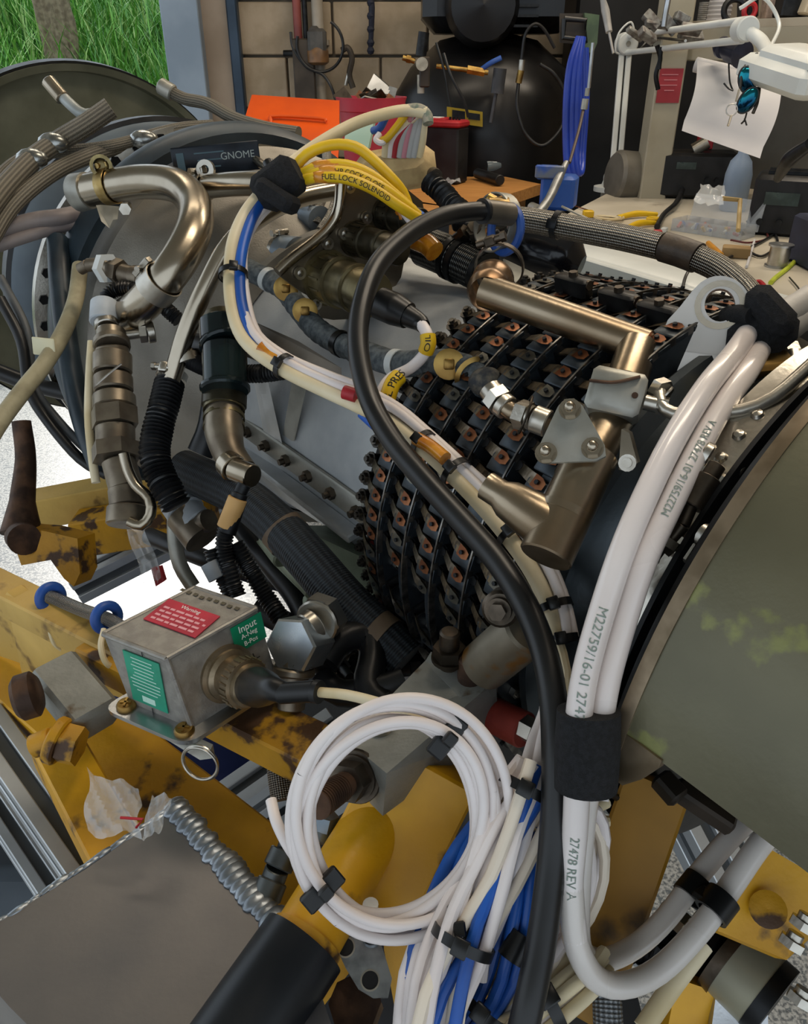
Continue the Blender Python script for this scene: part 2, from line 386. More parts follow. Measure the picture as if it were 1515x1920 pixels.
g.build('long_grass', [GR1, GR2, GR3], None, 'long bright green grass growing on the bank outside the door', 'grass', kind='stuff', smooth=0)
g = MB(); c = YP(100, 40, 6.0)
for k in range(16):
    g.tube([c + V((random.uniform(-.09, .09), random.uniform(-.05, .05), -.4)), c + V((random.uniform(-.12, .12), 0, .0)), c + V((random.uniform(-.2, .2), 0, .6))], [.03, .035, .02], 8, sub=5)
g.build('plant_trunk', mat('fibrous_bark', '#6b5f4c', '#8b7f68', 0, .9, 30, bump=.8), None, 'brown fibrous plant trunk standing in the long grass', 'plant')

BH = 1.02
# pipes, conduits and hanging gear on the back wall
def wallpt(px, py, off=.06): return YP(px, py, WY - .02 - off)
def vpipe(px, w, m, name, label, off=.05, y0=-40, y1=330, px2=None):
    a = wallpt(px, y0, off); b = wallpt(px2 or px, y1, off); b.x = a.x if px2 is None else b.x; r = w / 2 * (a - CAM).dot(ray(757, 960).normalized()) / F
    g = MB(); g.cyl(b, a, r, 14)
    for t in (.25, .7): q = b.lerp(a, t); g.box(tuple(q + V((0, off * .5, 0))), (r * 3.4, off, .02))
    return g.build(name, m, None, label, 'pipe')
vpipe(553, 16, mat('dull_red_conduit', '#743a37', '#8c4a44', .1, .5, 8), 'conduit', 'dull red conduit running down the back wall')
vpipe(592, 22, mat('pale_conduit', '#a79f92', '#988f80', .1, .5, 8), 'conduit', 'wide pale conduit running down the wall beside the gauges')
vpipe(568, 10, BLACKM, 'conduit', 'narrow black conduit between the red and pale conduits')
t = thing('air_filter', 'dark air filter and valve cluster fixed to the back wall', 'air filter')
g = MB(); c = wallpt(595, 80, .1); g.box(tuple(c), (.075, .07, .10), bev=.012); g.box(tuple(wallpt(590, 62, .1)), (.04, .05, .05), bev=.01); g.build('body', mat('dusty_grey', '#4b4a48', '#5a5855', .3, .6, 20), t)
MB().lathe([(0, .03), (.01, .045), (.05, .045), (.07, .03)], 20, 0, frame(wallpt(597, 122, .1), (0, 0, 1))).build('bowl', mat('amber_bowl', '#7b5a3a', '#5f4630', .1, .4, 20), t)
MB().ring(wallpt(600, 85, .12), V((0, 1, 0)), .095, .006, 28, 8, a0=-60, a1=200).build('hose_loop', RUBBER, t)
g = MB(); g.tube([wallpt(545, 60, .1), wallpt(550, 90, .11), wallpt(575, 125, .12), wallpt(605, 140, .12), wallpt(622, 165, .13), wallpt(632, 200, .13)], .006, 8); g.build('cable', RUBBER, t)
g = MB(); g.tube([wallpt(532, 100, .08), wallpt(560, 100, .09)], .012, 10); g.build('valve_handle', BLACKM, t)
g = MB(); g.box(tuple(wallpt(572, 150, .1)), (.09, .03, .3), bev=.006); g.build('bracket', mat('grimy_brown', '#4c443b', '#3b352f', .3, .6, 10), t)
g = MB(); g.tube([wallpt(695, -20, .05), wallpt(697, 15, .05), wallpt(696, 60, .05), wallpt(694, 100, .05)], [.010, .013, .011, .009], 8)
for y in (5, 30, 55, 80, 95): g.ball(tuple(wallpt(695, y, .05)), .016, 8)
g.build('hanging_strap', mat('navy_strap', '#1d2233', '#15192a', 0, .7, 40), None, 'knotted dark navy strap hanging on the back wall', 'strap')
t = thing('spray_gun', 'small dark spray gun hanging on the wall above the pink bucket', 'tool')
g = MB(); g.tube([wallpt(640, 95, .07), wallpt(652, 90, .07), wallpt(660, 110, .07), wallpt(655, 140, .07), wallpt(662, 165, .07)], .012, 8); g.build('handle', mat('grimy_brown', '#4c443b'), t)
g = MB(); g.tube([wallpt(655, 130, .07), wallpt(648, 160, .07)], .008, 8); g.build('nozzle', STEEL, t)

# wooden bench with shelf below
t = thing('wooden_bench', 'pale wooden workbench under the battery and pink bucket', 'bench')
top = [H(1014, 345, BH), H(872, 391, BH), H(640, 440, BH), H(470, 330, BH), H(480, 262, BH), H(800, 300, BH)]
top[4] = V((top[4].x, 3.1, BH)); top[5] = V((top[0].x - .1, 3.1, BH))
MB().prism(top, V((0, 0, -.035))).build('bench_top', WOOD, t)
e = H(872, 391, BH); f = H(1014, 345, BH)
g = MB(); q = (f - e); n = V((q.y, -q.x, 0)).normalized() * -.02
g.prism([e + n * 1.5 + V((0, 0, -.036)), f + n * 1.5 + V((-.02, 0, -.036)), f + n * 1.5 + V((-.02, 0, -.16)), e + n * 1.5 + V((0, 0, -.16))], n); g.build('apron', WOOD, t)
for q in (e + V((.02, .05, 0)), f + V((-.12, 0.02, 0)), top[3] + V((.1, .05, 0))): MB().box((q.x, q.y, BH / 2 - .02), (.07, .07, BH - .05)).build('leg', WOOD, t)

t = thing('orange_sheet', 'bright orange plastic panel leaning behind the engine', 'panel')
c = H(552, 330, BH); s_ = (c - CAM).dot(ray(757.5, 960).normalized()) / F
zz = 2.35
a = [P(472, 178, zz), P(636, 189, zz), P(636, 270, zz - .1), P(630, 330, zz - .15), P(460, 300, zz - .15), P(460, 218, zz - .05)]
MB().prism(a, V((0, .02, 0))).build('panel', ORANGEP, t)
g = MB(); g.tube([P(508, 300, zz - .13), P(508, 230, zz - .07), P(514, 218, zz - .06), P(600, 222, zz - .06), P(612, 228, zz - .06)], .005, 8); g.build('embossed_edge', ORANGEP, t)
MB().box((P(550, 330, zz).x, P(550, 330, zz).y + .1, BH + .03), (.3, .2, .06)).build('foot', ORANGEP, t)

t = thing('pink_bucket', 'pink plastic bucket filled with metal offcuts', 'bucket')
c = V((H(697, 262, BH).x, 2.62, BH)); c = P(697, 250, 2.55); c.z = BH
top_z = P(697, 180, 2.55).z; h = max(.15, top_z - BH); R = 62 / F * 2.55
MB().lathe([(0, 0), (0, R * .78), (h * .85, R * .95), (h * .86, R * 1.0), (h * .95, R * 1.02), (h, R * 1.06), (h, R * .98), (h * .9, R * .95), (.01, R * .74), (.01, 0)], 36, 0, T(*c), caps=False).build('tub', PINK, t)
for k in range(16):
    a = random.uniform(0, 6.28); r = random.uniform(0, R * .75); q = c + V((r * cos(a), r * sin(a), h * .95)); d_ = V((random.uniform(-1, 1), random.uniform(-.4, .4), random.uniform(.0, 1))).normalized()
    g = MB(); g.box((0, 0, 0), (random.uniform(.02, .05), .004, random.uniform(.04, .09)), 0, frame(q, d_)); tag(g.build('metal_offcut', random.choice([ALU, ZINC, DARKST, COPPER]), None, 'small metal offcut lying in the pink bucket', 'offcut', 'offcuts in the pink bucket'))
g = MB(); zz = 2.5; g.prism([P(701, 138, zz), P(733, 166, zz), P(728, 176, zz), P(684, 176, zz), P(690, 160, zz)], V((.004, .012, 0))); g.build('perforated_bracket', ALU, None, 'pale triangular perforated bracket standing in the pink bucket', 'bracket')

t = thing('battery', 'black battery with a red top standing on the wooden bench', 'battery')
zb = 2.28; b0 = H(862, 344, BH); zb = (b0 - CAM).dot(ray(757.5, 960)) ; zb = zb / ray(757.5, 960).dot(ray(757.5, 960)) if 0 else (b0 - CAM).dot(cv(0, 0, 1))
sc = zb / F; hgt = 105 * sc * 1.03; ang = radians(-28)
w = 78 * sc / cos(ang); dpt = .09; M_ = T(b0.x - .055, b0.y + .03, BH) @ Matrix.Rotation(ang, 4, 'Z')
MB().box((-.01, 0, hgt * .44), (w, dpt, hgt * .88), 0, M_, .006).build('case', mat('battery_case', '#16171a', '#1f2023', 0, .45, 20), t)
MB().box((-.01, 0, hgt * .93), (w * 1.03, dpt * 1.04, hgt * .11), 0, M_, .006).box((-.03, 0, hgt * .99), (w * .55, dpt * .7, hgt * .05), 0, M_, .004).build('top_cover', REDP, t)
MB().box((-.03, -.01, hgt * 1.018), (w * .3, dpt * .4, .002), 0, M_).build('label', PRINTW, t)
g = MB()
for i in range(4): g.cyl(M_ @ V((.02 + i * .011, .0, hgt * .98)), M_ @ V((.02 + i * .011, .0, hgt * 1.03)), .004, 8)
g.build('terminal', BLACKM, t)
g = MB(); a = H(895, 325, BH + .02); b = H(938, 338, BH + .02); g.cyl(a, b, .017, 20, bev=.002); g.build('grip_tube', RUBBER, None, 'short black rubber tube lying beside the battery', 'tube')
g = MB(); c = H(912, 312, BH + .03); g.lathe([(0, .022), (.02, .024), (.05, .022), (.06, .012)], 20, 0, frame(c, (1, .2, .1))); g.build('glass_jar', mat('pale_glass', '#9fb0b8', None, 0, .1, trans=.6), None, 'small clear jar lying behind the black tube', 'jar')
def film(name, pts, label, cat, nx=10, ny=8, amp=.006, m=None, seed=0, alpha=None):
    rr = random.Random(seed); q = [V(p_) for p_ in pts]; vs = []; nrm = (q[1] - q[0]).cross(q[3] - q[0]).normalized()
    for j in range(ny + 1):
        for i in range(nx + 1):
            u, v = i / nx, j / ny; a = q[0].lerp(q[1], u); b = q[3].lerp(q[2], u)
            vs.append(a.lerp(b, v) + nrm * (amp * (sin(u * 9 + seed) * cos(v * 7 + seed * 2) + .6 * sin(u * 17 - v * 13 + seed)) + rr.uniform(-amp, amp) * .35) + (q[1] - q[0]) * (.05 * sin(v * 8 + seed)) + (q[3] - q[0]) * (.05 * sin(u * 7 + seed)))
    N = len(vs); vs += [p_ + nrm * .0006 for p_ in vs]
    fs = [(j * (nx + 1) + i, j * (nx + 1) + i + 1, (j + 1) * (nx + 1) + i + 1, (j + 1) * (nx + 1) + i) for j in range(ny) for i in range(nx)]
    fs += [tuple(i + N for i in reversed(f_)) for f_ in fs]
    return MB().add(vs, fs).build(name, m or CLEAR, None, label, cat, smooth=25)
film('plastic_bag', [H(815, 300, BH + .05), H(850, 318, BH + .04), H(866, 345, BH + .01), H(800, 340, BH + .01)], 'crumpled clear bag lying in front of the battery', 'bag', seed=3)

# compressor: upright black tank with a pump on top
t = thing('air_compressor', 'big black air compressor with a domed tank in the back corner', 'compressor')
BL = mat('gloss_black_tank', '#0c0c0d', '#151415', .2, .3, 4)
tc_ = V((X_at(940, 100, 3.2) - .02, 3.5, 0)); TR = .37; tz = YP(940, 110, 3.2).z
MB().lathe([(.25, 0), (.25, TR * .8), (.35, TR), (tz - .26, TR), (tz - .12, TR * .96), (tz - .03, TR * .8), (tz + .06, TR * .5), (tz + .1, 0)], 48, 0, T(*tc_), caps=False).build('tank', BL, t)
MB().box((tc_.x + .02, tc_.y, tz + .22), (.55, .4, .28), 0, None, .05).build('pump_block', BL, t)
for i in range(9): MB().box((tc_.x - .0, tc_.y - .21, tz + .10 + i * .03), (.30, .06, .008)).build('cooling_fin', BLACKM, t)
MB().lathe([(0, .12), (.05, .13), (.1, .11), (.12, 0)], 24, 0, frame(tc_ + V((-.05, -.2, tz + .16)), (0, -1, 0))).build('motor_end', BL, t)
for i, (px, py) in enumerate([(800, 300), (1060, 300)]): MB().box((X_at(px, py, 3.3), 3.35, .2), (.05, .05, .4)).build('foot', BL, t)
g = MB(); yl = 3.06; q = [YP(838, 200, yl), YP(905, 210, yl), YP(905, 238, yl), YP(838, 228, yl)]; g.prism(q, V((0, .006, 0)))
lb = g.build('warning_label', mat('yellow_label', '#b39a1e', '#9c861a', 0, .5, 10), t, 'yellow label on the tank')
g = MB(); g.prism([YP(848, 206, yl - .005), YP(872, 209, yl - .005), YP(872, 226, yl - .005), YP(848, 223, yl - .005)], V((0, .003, 0))); g.prism([YP(878, 211, yl - .005), YP(900, 214, yl - .005), YP(900, 226, yl - .005), YP(878, 223, yl - .005)], V((0, .003, 0))); g.build('label_print', BLACKM, lb)
# front fittings on the tank
yf = 3.02
rg2 = thing('pressure_regulator', 'air regulator with a pale gauge beside the compressor', 'regulator')
g = MB(); c = YP(796, 135, yf); g.box(tuple(c), (.035, .04, .09), bev=.004); g.build('body', mat('grimy_brown', '#4c443b'), rg2)
g = MB(); c = YP(791, 120, yf - .03); g.cyl(c, c + V((0, -.012, 0)), .02, 20); g.build('gauge', mat('pale_gauge', '#a8a69b', '#8f8d82', 0, .5, 50), rg2)
g = MB(); g.cyl(YP(789, 105, yf), YP(795, 60, yf), .018, 16); g.build('knob', BLACKM, rg2)
g = MB(); g.cyl(YP(755, 108, yf), YP(778, 115, yf), .009, 10).hexa(YP(762, 110, yf), YP(770, 112, yf), .013); g.build('brass_inlet', BRASS, rg2)
g = MB(); g.cyl(YP(789, 140, yf), YP(789, 175, yf), .012, 12); g.build('bowl', mat('pale_gauge', '#a8a69b'), rg2)
vl = thing('ball_valve', 'brass ball valve with a blue handle on the tank', 'valve')
MB().cyl(YP(818, 124, yf), YP(915, 136, yf), .008, 12).build('pipe', BRASS, vl)
MB().hexa(YP(876, 130, yf), YP(908, 136, yf), .014).build('valve_body', BRASS, vl)
g = MB(); g.tube([YP(903, 130, yf), YP(920, 118, yf - .02), YP(940, 108, yf - .02)], .008, 10, flat=.5); g.build('handle', BLUEP, vl)
g = MB(); g.cyl(YP(938, 128, yf), YP(932, 175, yf), .022, 14).cyl(YP(930, 175, yf), YP(920, 230, yf), .006, 10); g.build('pressure_switch', mat('grey_switch', '#3a3c40', '#494b50', .2, .5, 20), None, 'dark grey pressure switch hanging under the blue valve', 'switch')
qc = thing('quick_coupler', 'steel and brass quick coupler on the black hose', 'coupler')
MB().cyl(YP(979, 112, yf), YP(977, 132, yf), .010, 12).build('collar', STEEL, qc); MB().cyl(YP(977, 132, yf), YP(972, 156, yf), .011, 12).build('nut', BRASS, qc)
g = MB(); g.tube([YP(978, 112, yf), YP(985, 65, yf), YP(1002, 45, yf), YP(1020, 55, yf), YP(1040, 90, yf)], .005, 8); g.build('air_hose', RUBBER, None, 'black hose arching above the brass coupler', 'hose')
g = MB(); g.tube([YP(972, 155, yf), YP(970, 200, yf - .02), YP(985, 250, yf - .04), (YP(1018, 273, yf - .05)), YP(1055, 235, yf - .03), YP(1060, 180, yf), YP(1040, 140, yf), YP(1012, 120, yf)], .006, 10); g.build('air_hose', RUBBER, None, 'black hose hanging in a big loop beside the tank', 'hose')
g = MB(); g.tube([YP(832, 100, yf), YP(845, 140, yf - .02), YP(870, 190, yf - .03), YP(878, 220, yf - .03)], .005, 8); g.build('air_hose', RUBBER, None, 'thin black hose drooping across the yellow label', 'hose')
g = MB(); g.tube([YP(818, 80, yf), YP(832, 130, yf - .02), YP(845, 200, yf - .03)], .004, 8); g.build('air_hose', RUBBER, None, 'thinnest black hose left of the yellow label', 'hose')
MB().box((X_at(1150, 200, 3.6) + .12, 3.72, .9), (.62, .2, 1.9), bev=.02).build('black_cabinet', mat('black_cabinet', '#0f1012', '#17181a', .2, .5, 6), None, 'tall black cabinet behind the blue hose', 'cabinet')

# blue hose on its holder
yh = 2.45
t = thing('hose_hanger', 'green hose hanger with a black square frame', 'hanger')
g = MB(); g.tube([YP(1058, 35, yh), YP(1098, 38, yh), YP(1098, 75, yh), YP(1056, 70, yh), YP(1058, 35, yh)], .007, 10, sub=1); g.build('square_frame', PLAST, t)
g = MB(); g.prism([YP(1096, 24, yh), YP(1124, 28, yh), YP(1120, 80, yh), YP(1112, 100, yh), YP(1082, 92, yh), (YP(1102, 80, yh))], V((0, .04, 0))); g.build('green_plate', mat('dull_green', '#56684a', '#465640', .1, .5, 20), t)
g = MB(); g.prism([YP(1050, 25, yh + .02), YP(1110, 25, yh + .02), YP(1110, 85, yh + .02), YP(1050, 80, yh + .02)], V((0, .01, 0))); g.build('back_plate', mat('grimy_brown', '#4c443b'), t)
for k, (lab, dx) in enumerate([('blue air hose loop nearest the left of the hanger', -8), ('blue air hose loop in the middle of the bundle', 4), ('blue air hose loop on the right of the bundle', 14)]):
    MB().tube([YP(1088 + dx * .3, 70, yh - .03), YP(1074 + dx * .8, 130, yh - .05), YP(1068 + dx * .9, 220, yh - .06), YP(1070 + dx * .8, 310, yh - .08), YP(1080 + dx * .7, 322, yh - .07), YP(1086 + dx * .5, 280, yh - .03), YP(1092 + dx * .5, 180, yh - .02), YP(1092 + dx * .4, 90, yh - .01)], .0095, 12).build('air_hose', mat('blue_hose', '#2440a8', '#1c3590', 0, .35, 8), None, lab, 'hose')
t = thing('air_gun_lance', 'thin steel blow gun lance hanging over the blue vise', 'lance')
g = MB(); yl = 2.32; g.tube([YP(1112, 80, yl), YP(1104, 165, yl)], .0045, 8); g.build('rod', ALU, t)
g = MB(); g.cyl(YP(1102, 165, yl), YP(1100, 180, yl), .006, 10).cyl(YP(1098, 185, yl), YP(1095, 205, yl), .009, 12); g.build('joint', ZINC, t)
g = MB(); g.tube([YP(1094, 205, yl), YP(1085, 245, yl - .05), YP(1068, 305, yl - .15)], .004, 8); g.build('cable', mat('brown_cable', '#4a3b33'), t)
g = MB(); g.tube([YP(1062, 305, 2.1), YP(1045, 340, 2.05), YP(1028, 375, 2.0), YP(1005, 405, 1.95)], [.007, .011, .010, .012], 12); g.build('soldering_iron', mat('grey_handle', '#77797a', '#8d8f8e', .6, .4, 40), None, 'grey soldering tool held slantwise over the vise', 'tool')
g = MB(); g.tube([YP(1128, -10, 2.2), YP(1135, 20, 2.2), YP(1142, 60, 2.18)], [.005, .010, .008], 10); g.tube([YP(1142, 60, 2.18), YP(1150, 100, 2.16)], .003, 6); g.build('test_probe', mat('pale_probe', '#8f8d8a', '#a3a09c', .3, .5, 20), None, 'pale test probe hanging above the lamp joint', 'probe')
t = thing('bench_vise', 'blue bench vise clamped to the corner of the white worktop', 'vise')
vb = P(1045, 395, 2.0); fv = T(*vb) @ Matrix.Rotation(radians(-20), 4, 'Z')
MB().box((0, 0, .045), (.085, .07, .08), 0, fv, .008).box((.0, 0, -.03), (.11, .09, .03), 0, fv, .008).box((-.03, -.01, .09), (.05, .05, .03), 0, fv, .004).build('body', BLUEP, t)
MB().box((-.02, -.045, .095), (.07, .012, .03), 0, fv, .003).build('jaw', mat('vise_jaw', '#3b5aa4', '#6d7380', .3, .4, 30), t)
MB().cyl(fv @ V((-.06, -.03, .01)), fv @ V((-.04, -.06, .01)), .012, 14).cyl(fv @ V((.02, -.06, .02)), fv @ V((.09, -.09, .0)), .003, 8).build('handle', ZINC, t)

# ---- white worktop and what stands on it
WT = 1.0
t = thing('white_worktop', 'white worktop covered with electronics tools', 'worktop')
pts = [H(1140, 362, WT), H(1062, 402, WT), H(960, 500, WT), H(1100, 640, WT), H(1515, 740, WT), V((3.2, 1.1, WT)), V((3.2, 2.95, WT)), V((H(1140, 362, WT).x, 2.95, WT))]
MB().prism(pts, V((0, 0, -.04))).build('top', BENCHW, t)
for q in (H(1100, 430, WT), V((1.6, 1.3, WT)), V((3, 1.3, WT)), V((3, 2.8, WT))): MB().box((q.x + .05, q.y, .48), (.06, .06, .95)).build('leg', WHITEP, t)
g = MB(); q = H(1080, 430, WT); g.box((q.x + .25, q.y + .1, .62), (.5, .5, .66)); g.build('drawer_unit', mat('brown_cabinet', '#5d4329', '#4d3722', 0, .6, 6), t)
# long white channel lying on the near edge
a = H(935, 440, WT + .09); b = H(1420, 585, WT + .09); dr = b - a; L = dr.length; fr = frame(a.lerp(b, .5), (0, 0, 1), dr)
t = thing('light_fitting', 'long white channel shaped light fitting lying on the worktop edge', 'light fitting')
MB().box((0, .05, 0), (L, .09, .012), 0, fr, .003).box((0, .0, -.02), (L, .012, .05), 0, fr, .003).build('white_tray', WHITEP, t)
MB().box((0, -.014, -.030), (L, .014, .008), 0, fr, .002).box((0, -.03, -.05), (L, .03, .012), 0, fr, .003).build('step_rail', mat('pale_green_grey', '#a7afa6', '#9aa39a', 0, .5, 6), t)
MB().box((L / 2, .03, -.02), (.004, .10, .06), 0, fr).box((-L / 2, .03, -.02), (.004, .10, .06), 0, fr).build('end_cap', WHITEP, t)
g = MB(); g.tube([P(1296, 500, 1.22), P(1285, 520, 1.2), P(1278, 550, 1.19), P(1270, 590, 1.18)], .0025, 8); g.build('black_lead', RUBBER, None, 'thin black lead crossing the white light fitting', 'cable')

# magnifier lamp
t = thing('magnifier_lamp', 'white jointed arm magnifier lamp standing on the worktop', 'lamp')
lb = H(1143, 358, WT); zl = (lb - CAM).dot(cv(0, 0, 1)); j1 = P(1153, 335, zl - .02); j2 = P(1174, 82, zl - .08); j3 = P(1396, 55, 1.80); j4 = P(1428, 92, 1.72)
MB().lathe([(0, .055), (.015, .055), (.02, .03), (.05, .02)], 28, 0, T(lb.x, lb.y, WT)).build('base', WHITEP, t)
ad = (j2 - j1).normalized(); sd_ = V((1, 0, 0))
for sg in (-1, 1): MB().box((0, 0, (j2 - j1).length / 2), (.018, .014, (j2 - j1).length), 0, frame(j1 + sd_ * .012 * sg, ad), .003).build('lower_arm', WHITEP, t)
for c in (j1, j2):
    MB().cyl(c + V((0, -.03, 0)), c + V((0, .03, 0)), .034, 28, bev=.004).build('joint', WHITEP, t); MB().cyl(c + V((0, -.033, 0)), c + V((0, -.03, 0)), .008, 12).build('joint_screw', ZINC, t)
MB().cyl(j3 + V((0, -.025, 0)), j3 + V((0, .025, 0)), .026, 28, bev=.003).build('joint', WHITEP, t)
ud = V((0, 0, 1))
for o_ in (.022, -.026): MB().tube([j2 + ud * o_, j3 + ud * (o_ * .8)], .0085, 10).build('upper_arm', WHITEP, t)
g = MB(); g.tube([j2 + V((.05, 0, -.015)), j2.lerp(j3, .3) + V((0, 0, .005)), j2.lerp(j3, .6) + V((0, 0, -.01))], .004, 8); g.build('spring', STEEL, t)
g = MB(); g.tube([j2 + V((.02, -.03, .02)), j2 + V((.0, -.03, .06)), j2 + V((-.035, -.03, .03)), j2 + V((-.04, -.03, -.02)), j2 + V((-.02, -.02, -.03))], .003, 8); g.build('flex', WHITEP, t)
g = MB(); g.tube([j3 + V((-.02, 0, .04)), j3 + V((.02, -.02, .06)), j3 + V((.06, -.04, .01)), j4 + V((.01, -.02, .0))], .004, 8); g.build('flex', WHITEP, t)
MB().tube([j3, P(1425, 75, 1.76), P(1440, 100, 1.68)], .014, 12).build('neck', WHITEP, t)
h0 = P(1432, 118, 1.62); h1 = P(1560, 165, 1.45); frh = frame(h0.lerp(h1, .5), V((0, -.15, 1)), h1 - h0)
MB().box((0, 0, 0), ((h1 - h0).length, .13, .05), 0, frh, .012).box((.02, 0, .03), ((h1 - h0).length * .8, .10, .03), 0, frh, .01).build('lamp_head', WHITEP, t)
# sunglasses hanging from the lamp
t = thing('sunglasses', 'dark sunglasses with blue-green mirror lenses hanging from the lamp', 'sunglasses')
LENS = mat('mirror_lens', '#1c7f8c', '#123c5a', .9, .08, 18)
zs = 1.58
for (x, y, a_) in [(1401, 150, 20), (1402, 188, -28)]:
    c = P(x, y, zs); g = MB(); fr = frame(c, (CAM - c), (0, 0, 1)) @ Matrix.Rotation(radians(a_), 4, 'Z'); g.ball((0, 0, 0), .024, 20, 0, (1.0, .62, .22), fr); g.build('lens', LENS, t)
    g = MB(); g.ring(fr @ V((0, 0, -.002)), fr.to_3x3() @ V((0, 0, 1)), .024, .003, 24, 6); g.v = [fr @ (V(((fr.inverted() @ q).x, (fr.inverted() @ q).y * .66, (fr.inverted() @ q).z))) for q in g.v]; g.build('frame', PLAST, t)
g = MB(); g.tube([P(1418, 100, zs), P(1424, 150, zs), P(1420, 190, zs), P(1412, 212, zs)], .0035, 8); g.tube([P(1415, 105, zs), P(1394, 130, zs), P(1388, 165, zs)], .003, 8); g.build('temple_arm', PLAST, t)
g = MB(); g.tube([P(1386, 168, zs), P(1380, 190, zs)], .0022, 6); g.ring(P(1372, 206, zs), CAM - P(1372, 206, zs), .0105, .0012, 24, 6); g.tube([P(1371, 217, zs), P(1365, 236, zs)], .0025, 6); g.build('key_ring', STEEL, None, 'small key ring with a clip hanging beside the sunglasses', 'key ring')
g = MB(); g.tube([P(1400, 212, zs), P(1396, 225, zs), P(1390, 232, zs)], .0018, 6); g.tube([P(1396, 222, zs), P(1400, 235, zs)], .0018, 6); g.build('cord_end', PLAST, None, 'frayed cord end dangling below the sunglasses', 'cord')
g = MB(); g.tube([P(1366, 105, 1.95), P(1368, 150, 1.95), P(1374, 170, 1.95)], .002, 6); g.tube([P(1357, 156, 1.95), P(1366, 166, 1.95), P(1375, 170, 1.95)], .002, 6); g.build('cable_end', PLAST, None, 'thin dark cable end hanging before the paper sheet', 'cable')
g = MB(); c0_ = P(1345, 85, 2.0); c1_ = P(1405, 108, 1.9); g.lathe([(0, .014), (.02, .024), (.03, .024), (.035, .018), (.06, .026), (.1, .028), (.11, .03), (.115, 0)], 20, 0, frame(c0_, c1_ - c0_)); g.build('loupe', mat('navy_loupe', '#1f2233', '#2c2f40', .3, .35, 20), None, 'dark barrel shaped loupe tied under the lamp arm', 'loupe')

# shelving, post, paper
yp = 2.72
t = thing('white_post', 'cream square post with a red sign beside the lamp', 'post')
a = YP(1268, -60, yp); b = YP(1226, 372, yp)
px0 = YP(1250, 200, yp).x
g = MB(); g.box((px0, yp + .05, (a.z + WT) / 2 + .2), (.085, .09, 2.2), bev=.004); g.build('column', CREAMP, t)
sg_ = MB(); q = YP(1243, 161, yp); M_ = T(px0 + .0, yp + .002, q.z); sg_.box((0, 0, 0), (.07, .004, .092), 0, M_); sgo = sg_.build('red_sign', mat('red_sign', '#a0303a', '#8c2630', 0, .5, 10), t)
g = MB()
for i, w in enumerate((.05, .04, .052, .03)): g.box((-.004 + (i % 2) * .004, -.0025, .03 - i * .014), (w, .0006, .0022), 0, M_)
g.build('sign_print', mat('pink_print', '#c98088'), sgo)
g = MB(); g.tube([YP(1232, 85, yp - .05), YP(1238, 110, yp - .05), YP(1230, 140, yp - .05), YP(1234, 168, yp - .05)], .007, 8); g.tube([YP(1240, 88, yp - .06), YP(1236, 130, yp - .06)], .006, 8); g.build('cable_tail', BLACKM, None, 'dark tangled leads hanging over the red sign', 'cable')
g = MB(); c = YP(1243, 55, yp - .1); 
for k in range(9): g.box((0, 0, 0), (random.uniform(.02, .07), random.uniform(.01, .04), random.uniform(.008, .03)), 0, frame(c + V((random.uniform(-.08, .09), random.uniform(-.04, .04), random.uniform(-.02, .03))), (random.uniform(-1, 1), random.uniform(-1, 1), 1)), .002)
g.build('circuit_clutter', mat('circuit_grey', '#80807c', '#5a5450', .3, .5, 60), None, 'grey electronic module wedged above the lamp arm', 'module')
g = MB(); g.tube([YP(1255, -10, yp - .1), YP(1248, 25, yp - .1), YP(1244, 50, yp - .1)], .008, 10); g.build('whip_rod', ALU, None, 'bright rod rising from the grey module', 'rod')
t = thing('white_shelf', 'white shelf with a deep front edge at the upper right', 'shelf')
ys = 2.8; s0_ = YP(1268, 48, ys); s1_ = YP(1600, 120, ys - .45); dr = (s1_ - s0_); dr.z = 0; L = dr.length; fr = frame(s0_ + dr * .5, (0, 0, 1), dr)
MB().box((0, -.12 if (fr.to_3x3() @ V((0, -1, 0))).y > 0 else .12, 0), (L, .26, .02), 0, fr).build('board', mat('beige_board', '#a39a88', '#968c7a', 0, .6, 8), t)
MB().box((0, 0, -.05), (L, .02, .085), 0, fr, .003).build('front_edge', CREAMP, t)
bk = 1 if (fr.to_3x3() @ V((0, 1, 0))).y > 0 else -1
hp_ = s0_.z - .03 - WT; MB().box((.1, bk * .27, -.01 - hp_ / 2), (L * 1.4, .02, hp_), 0, fr).build('back_panel', mat('grey_back_panel', '#6b665c', '#5d584e', 0, .7, 5), t)
MB().box((0.1, bk * .27, .25), (L * 1.4, .02, .5), 0, fr).build('upper_back', mat('upper_back_panel', '#8d8474', '#7d7566', 0, .7, 5), t)
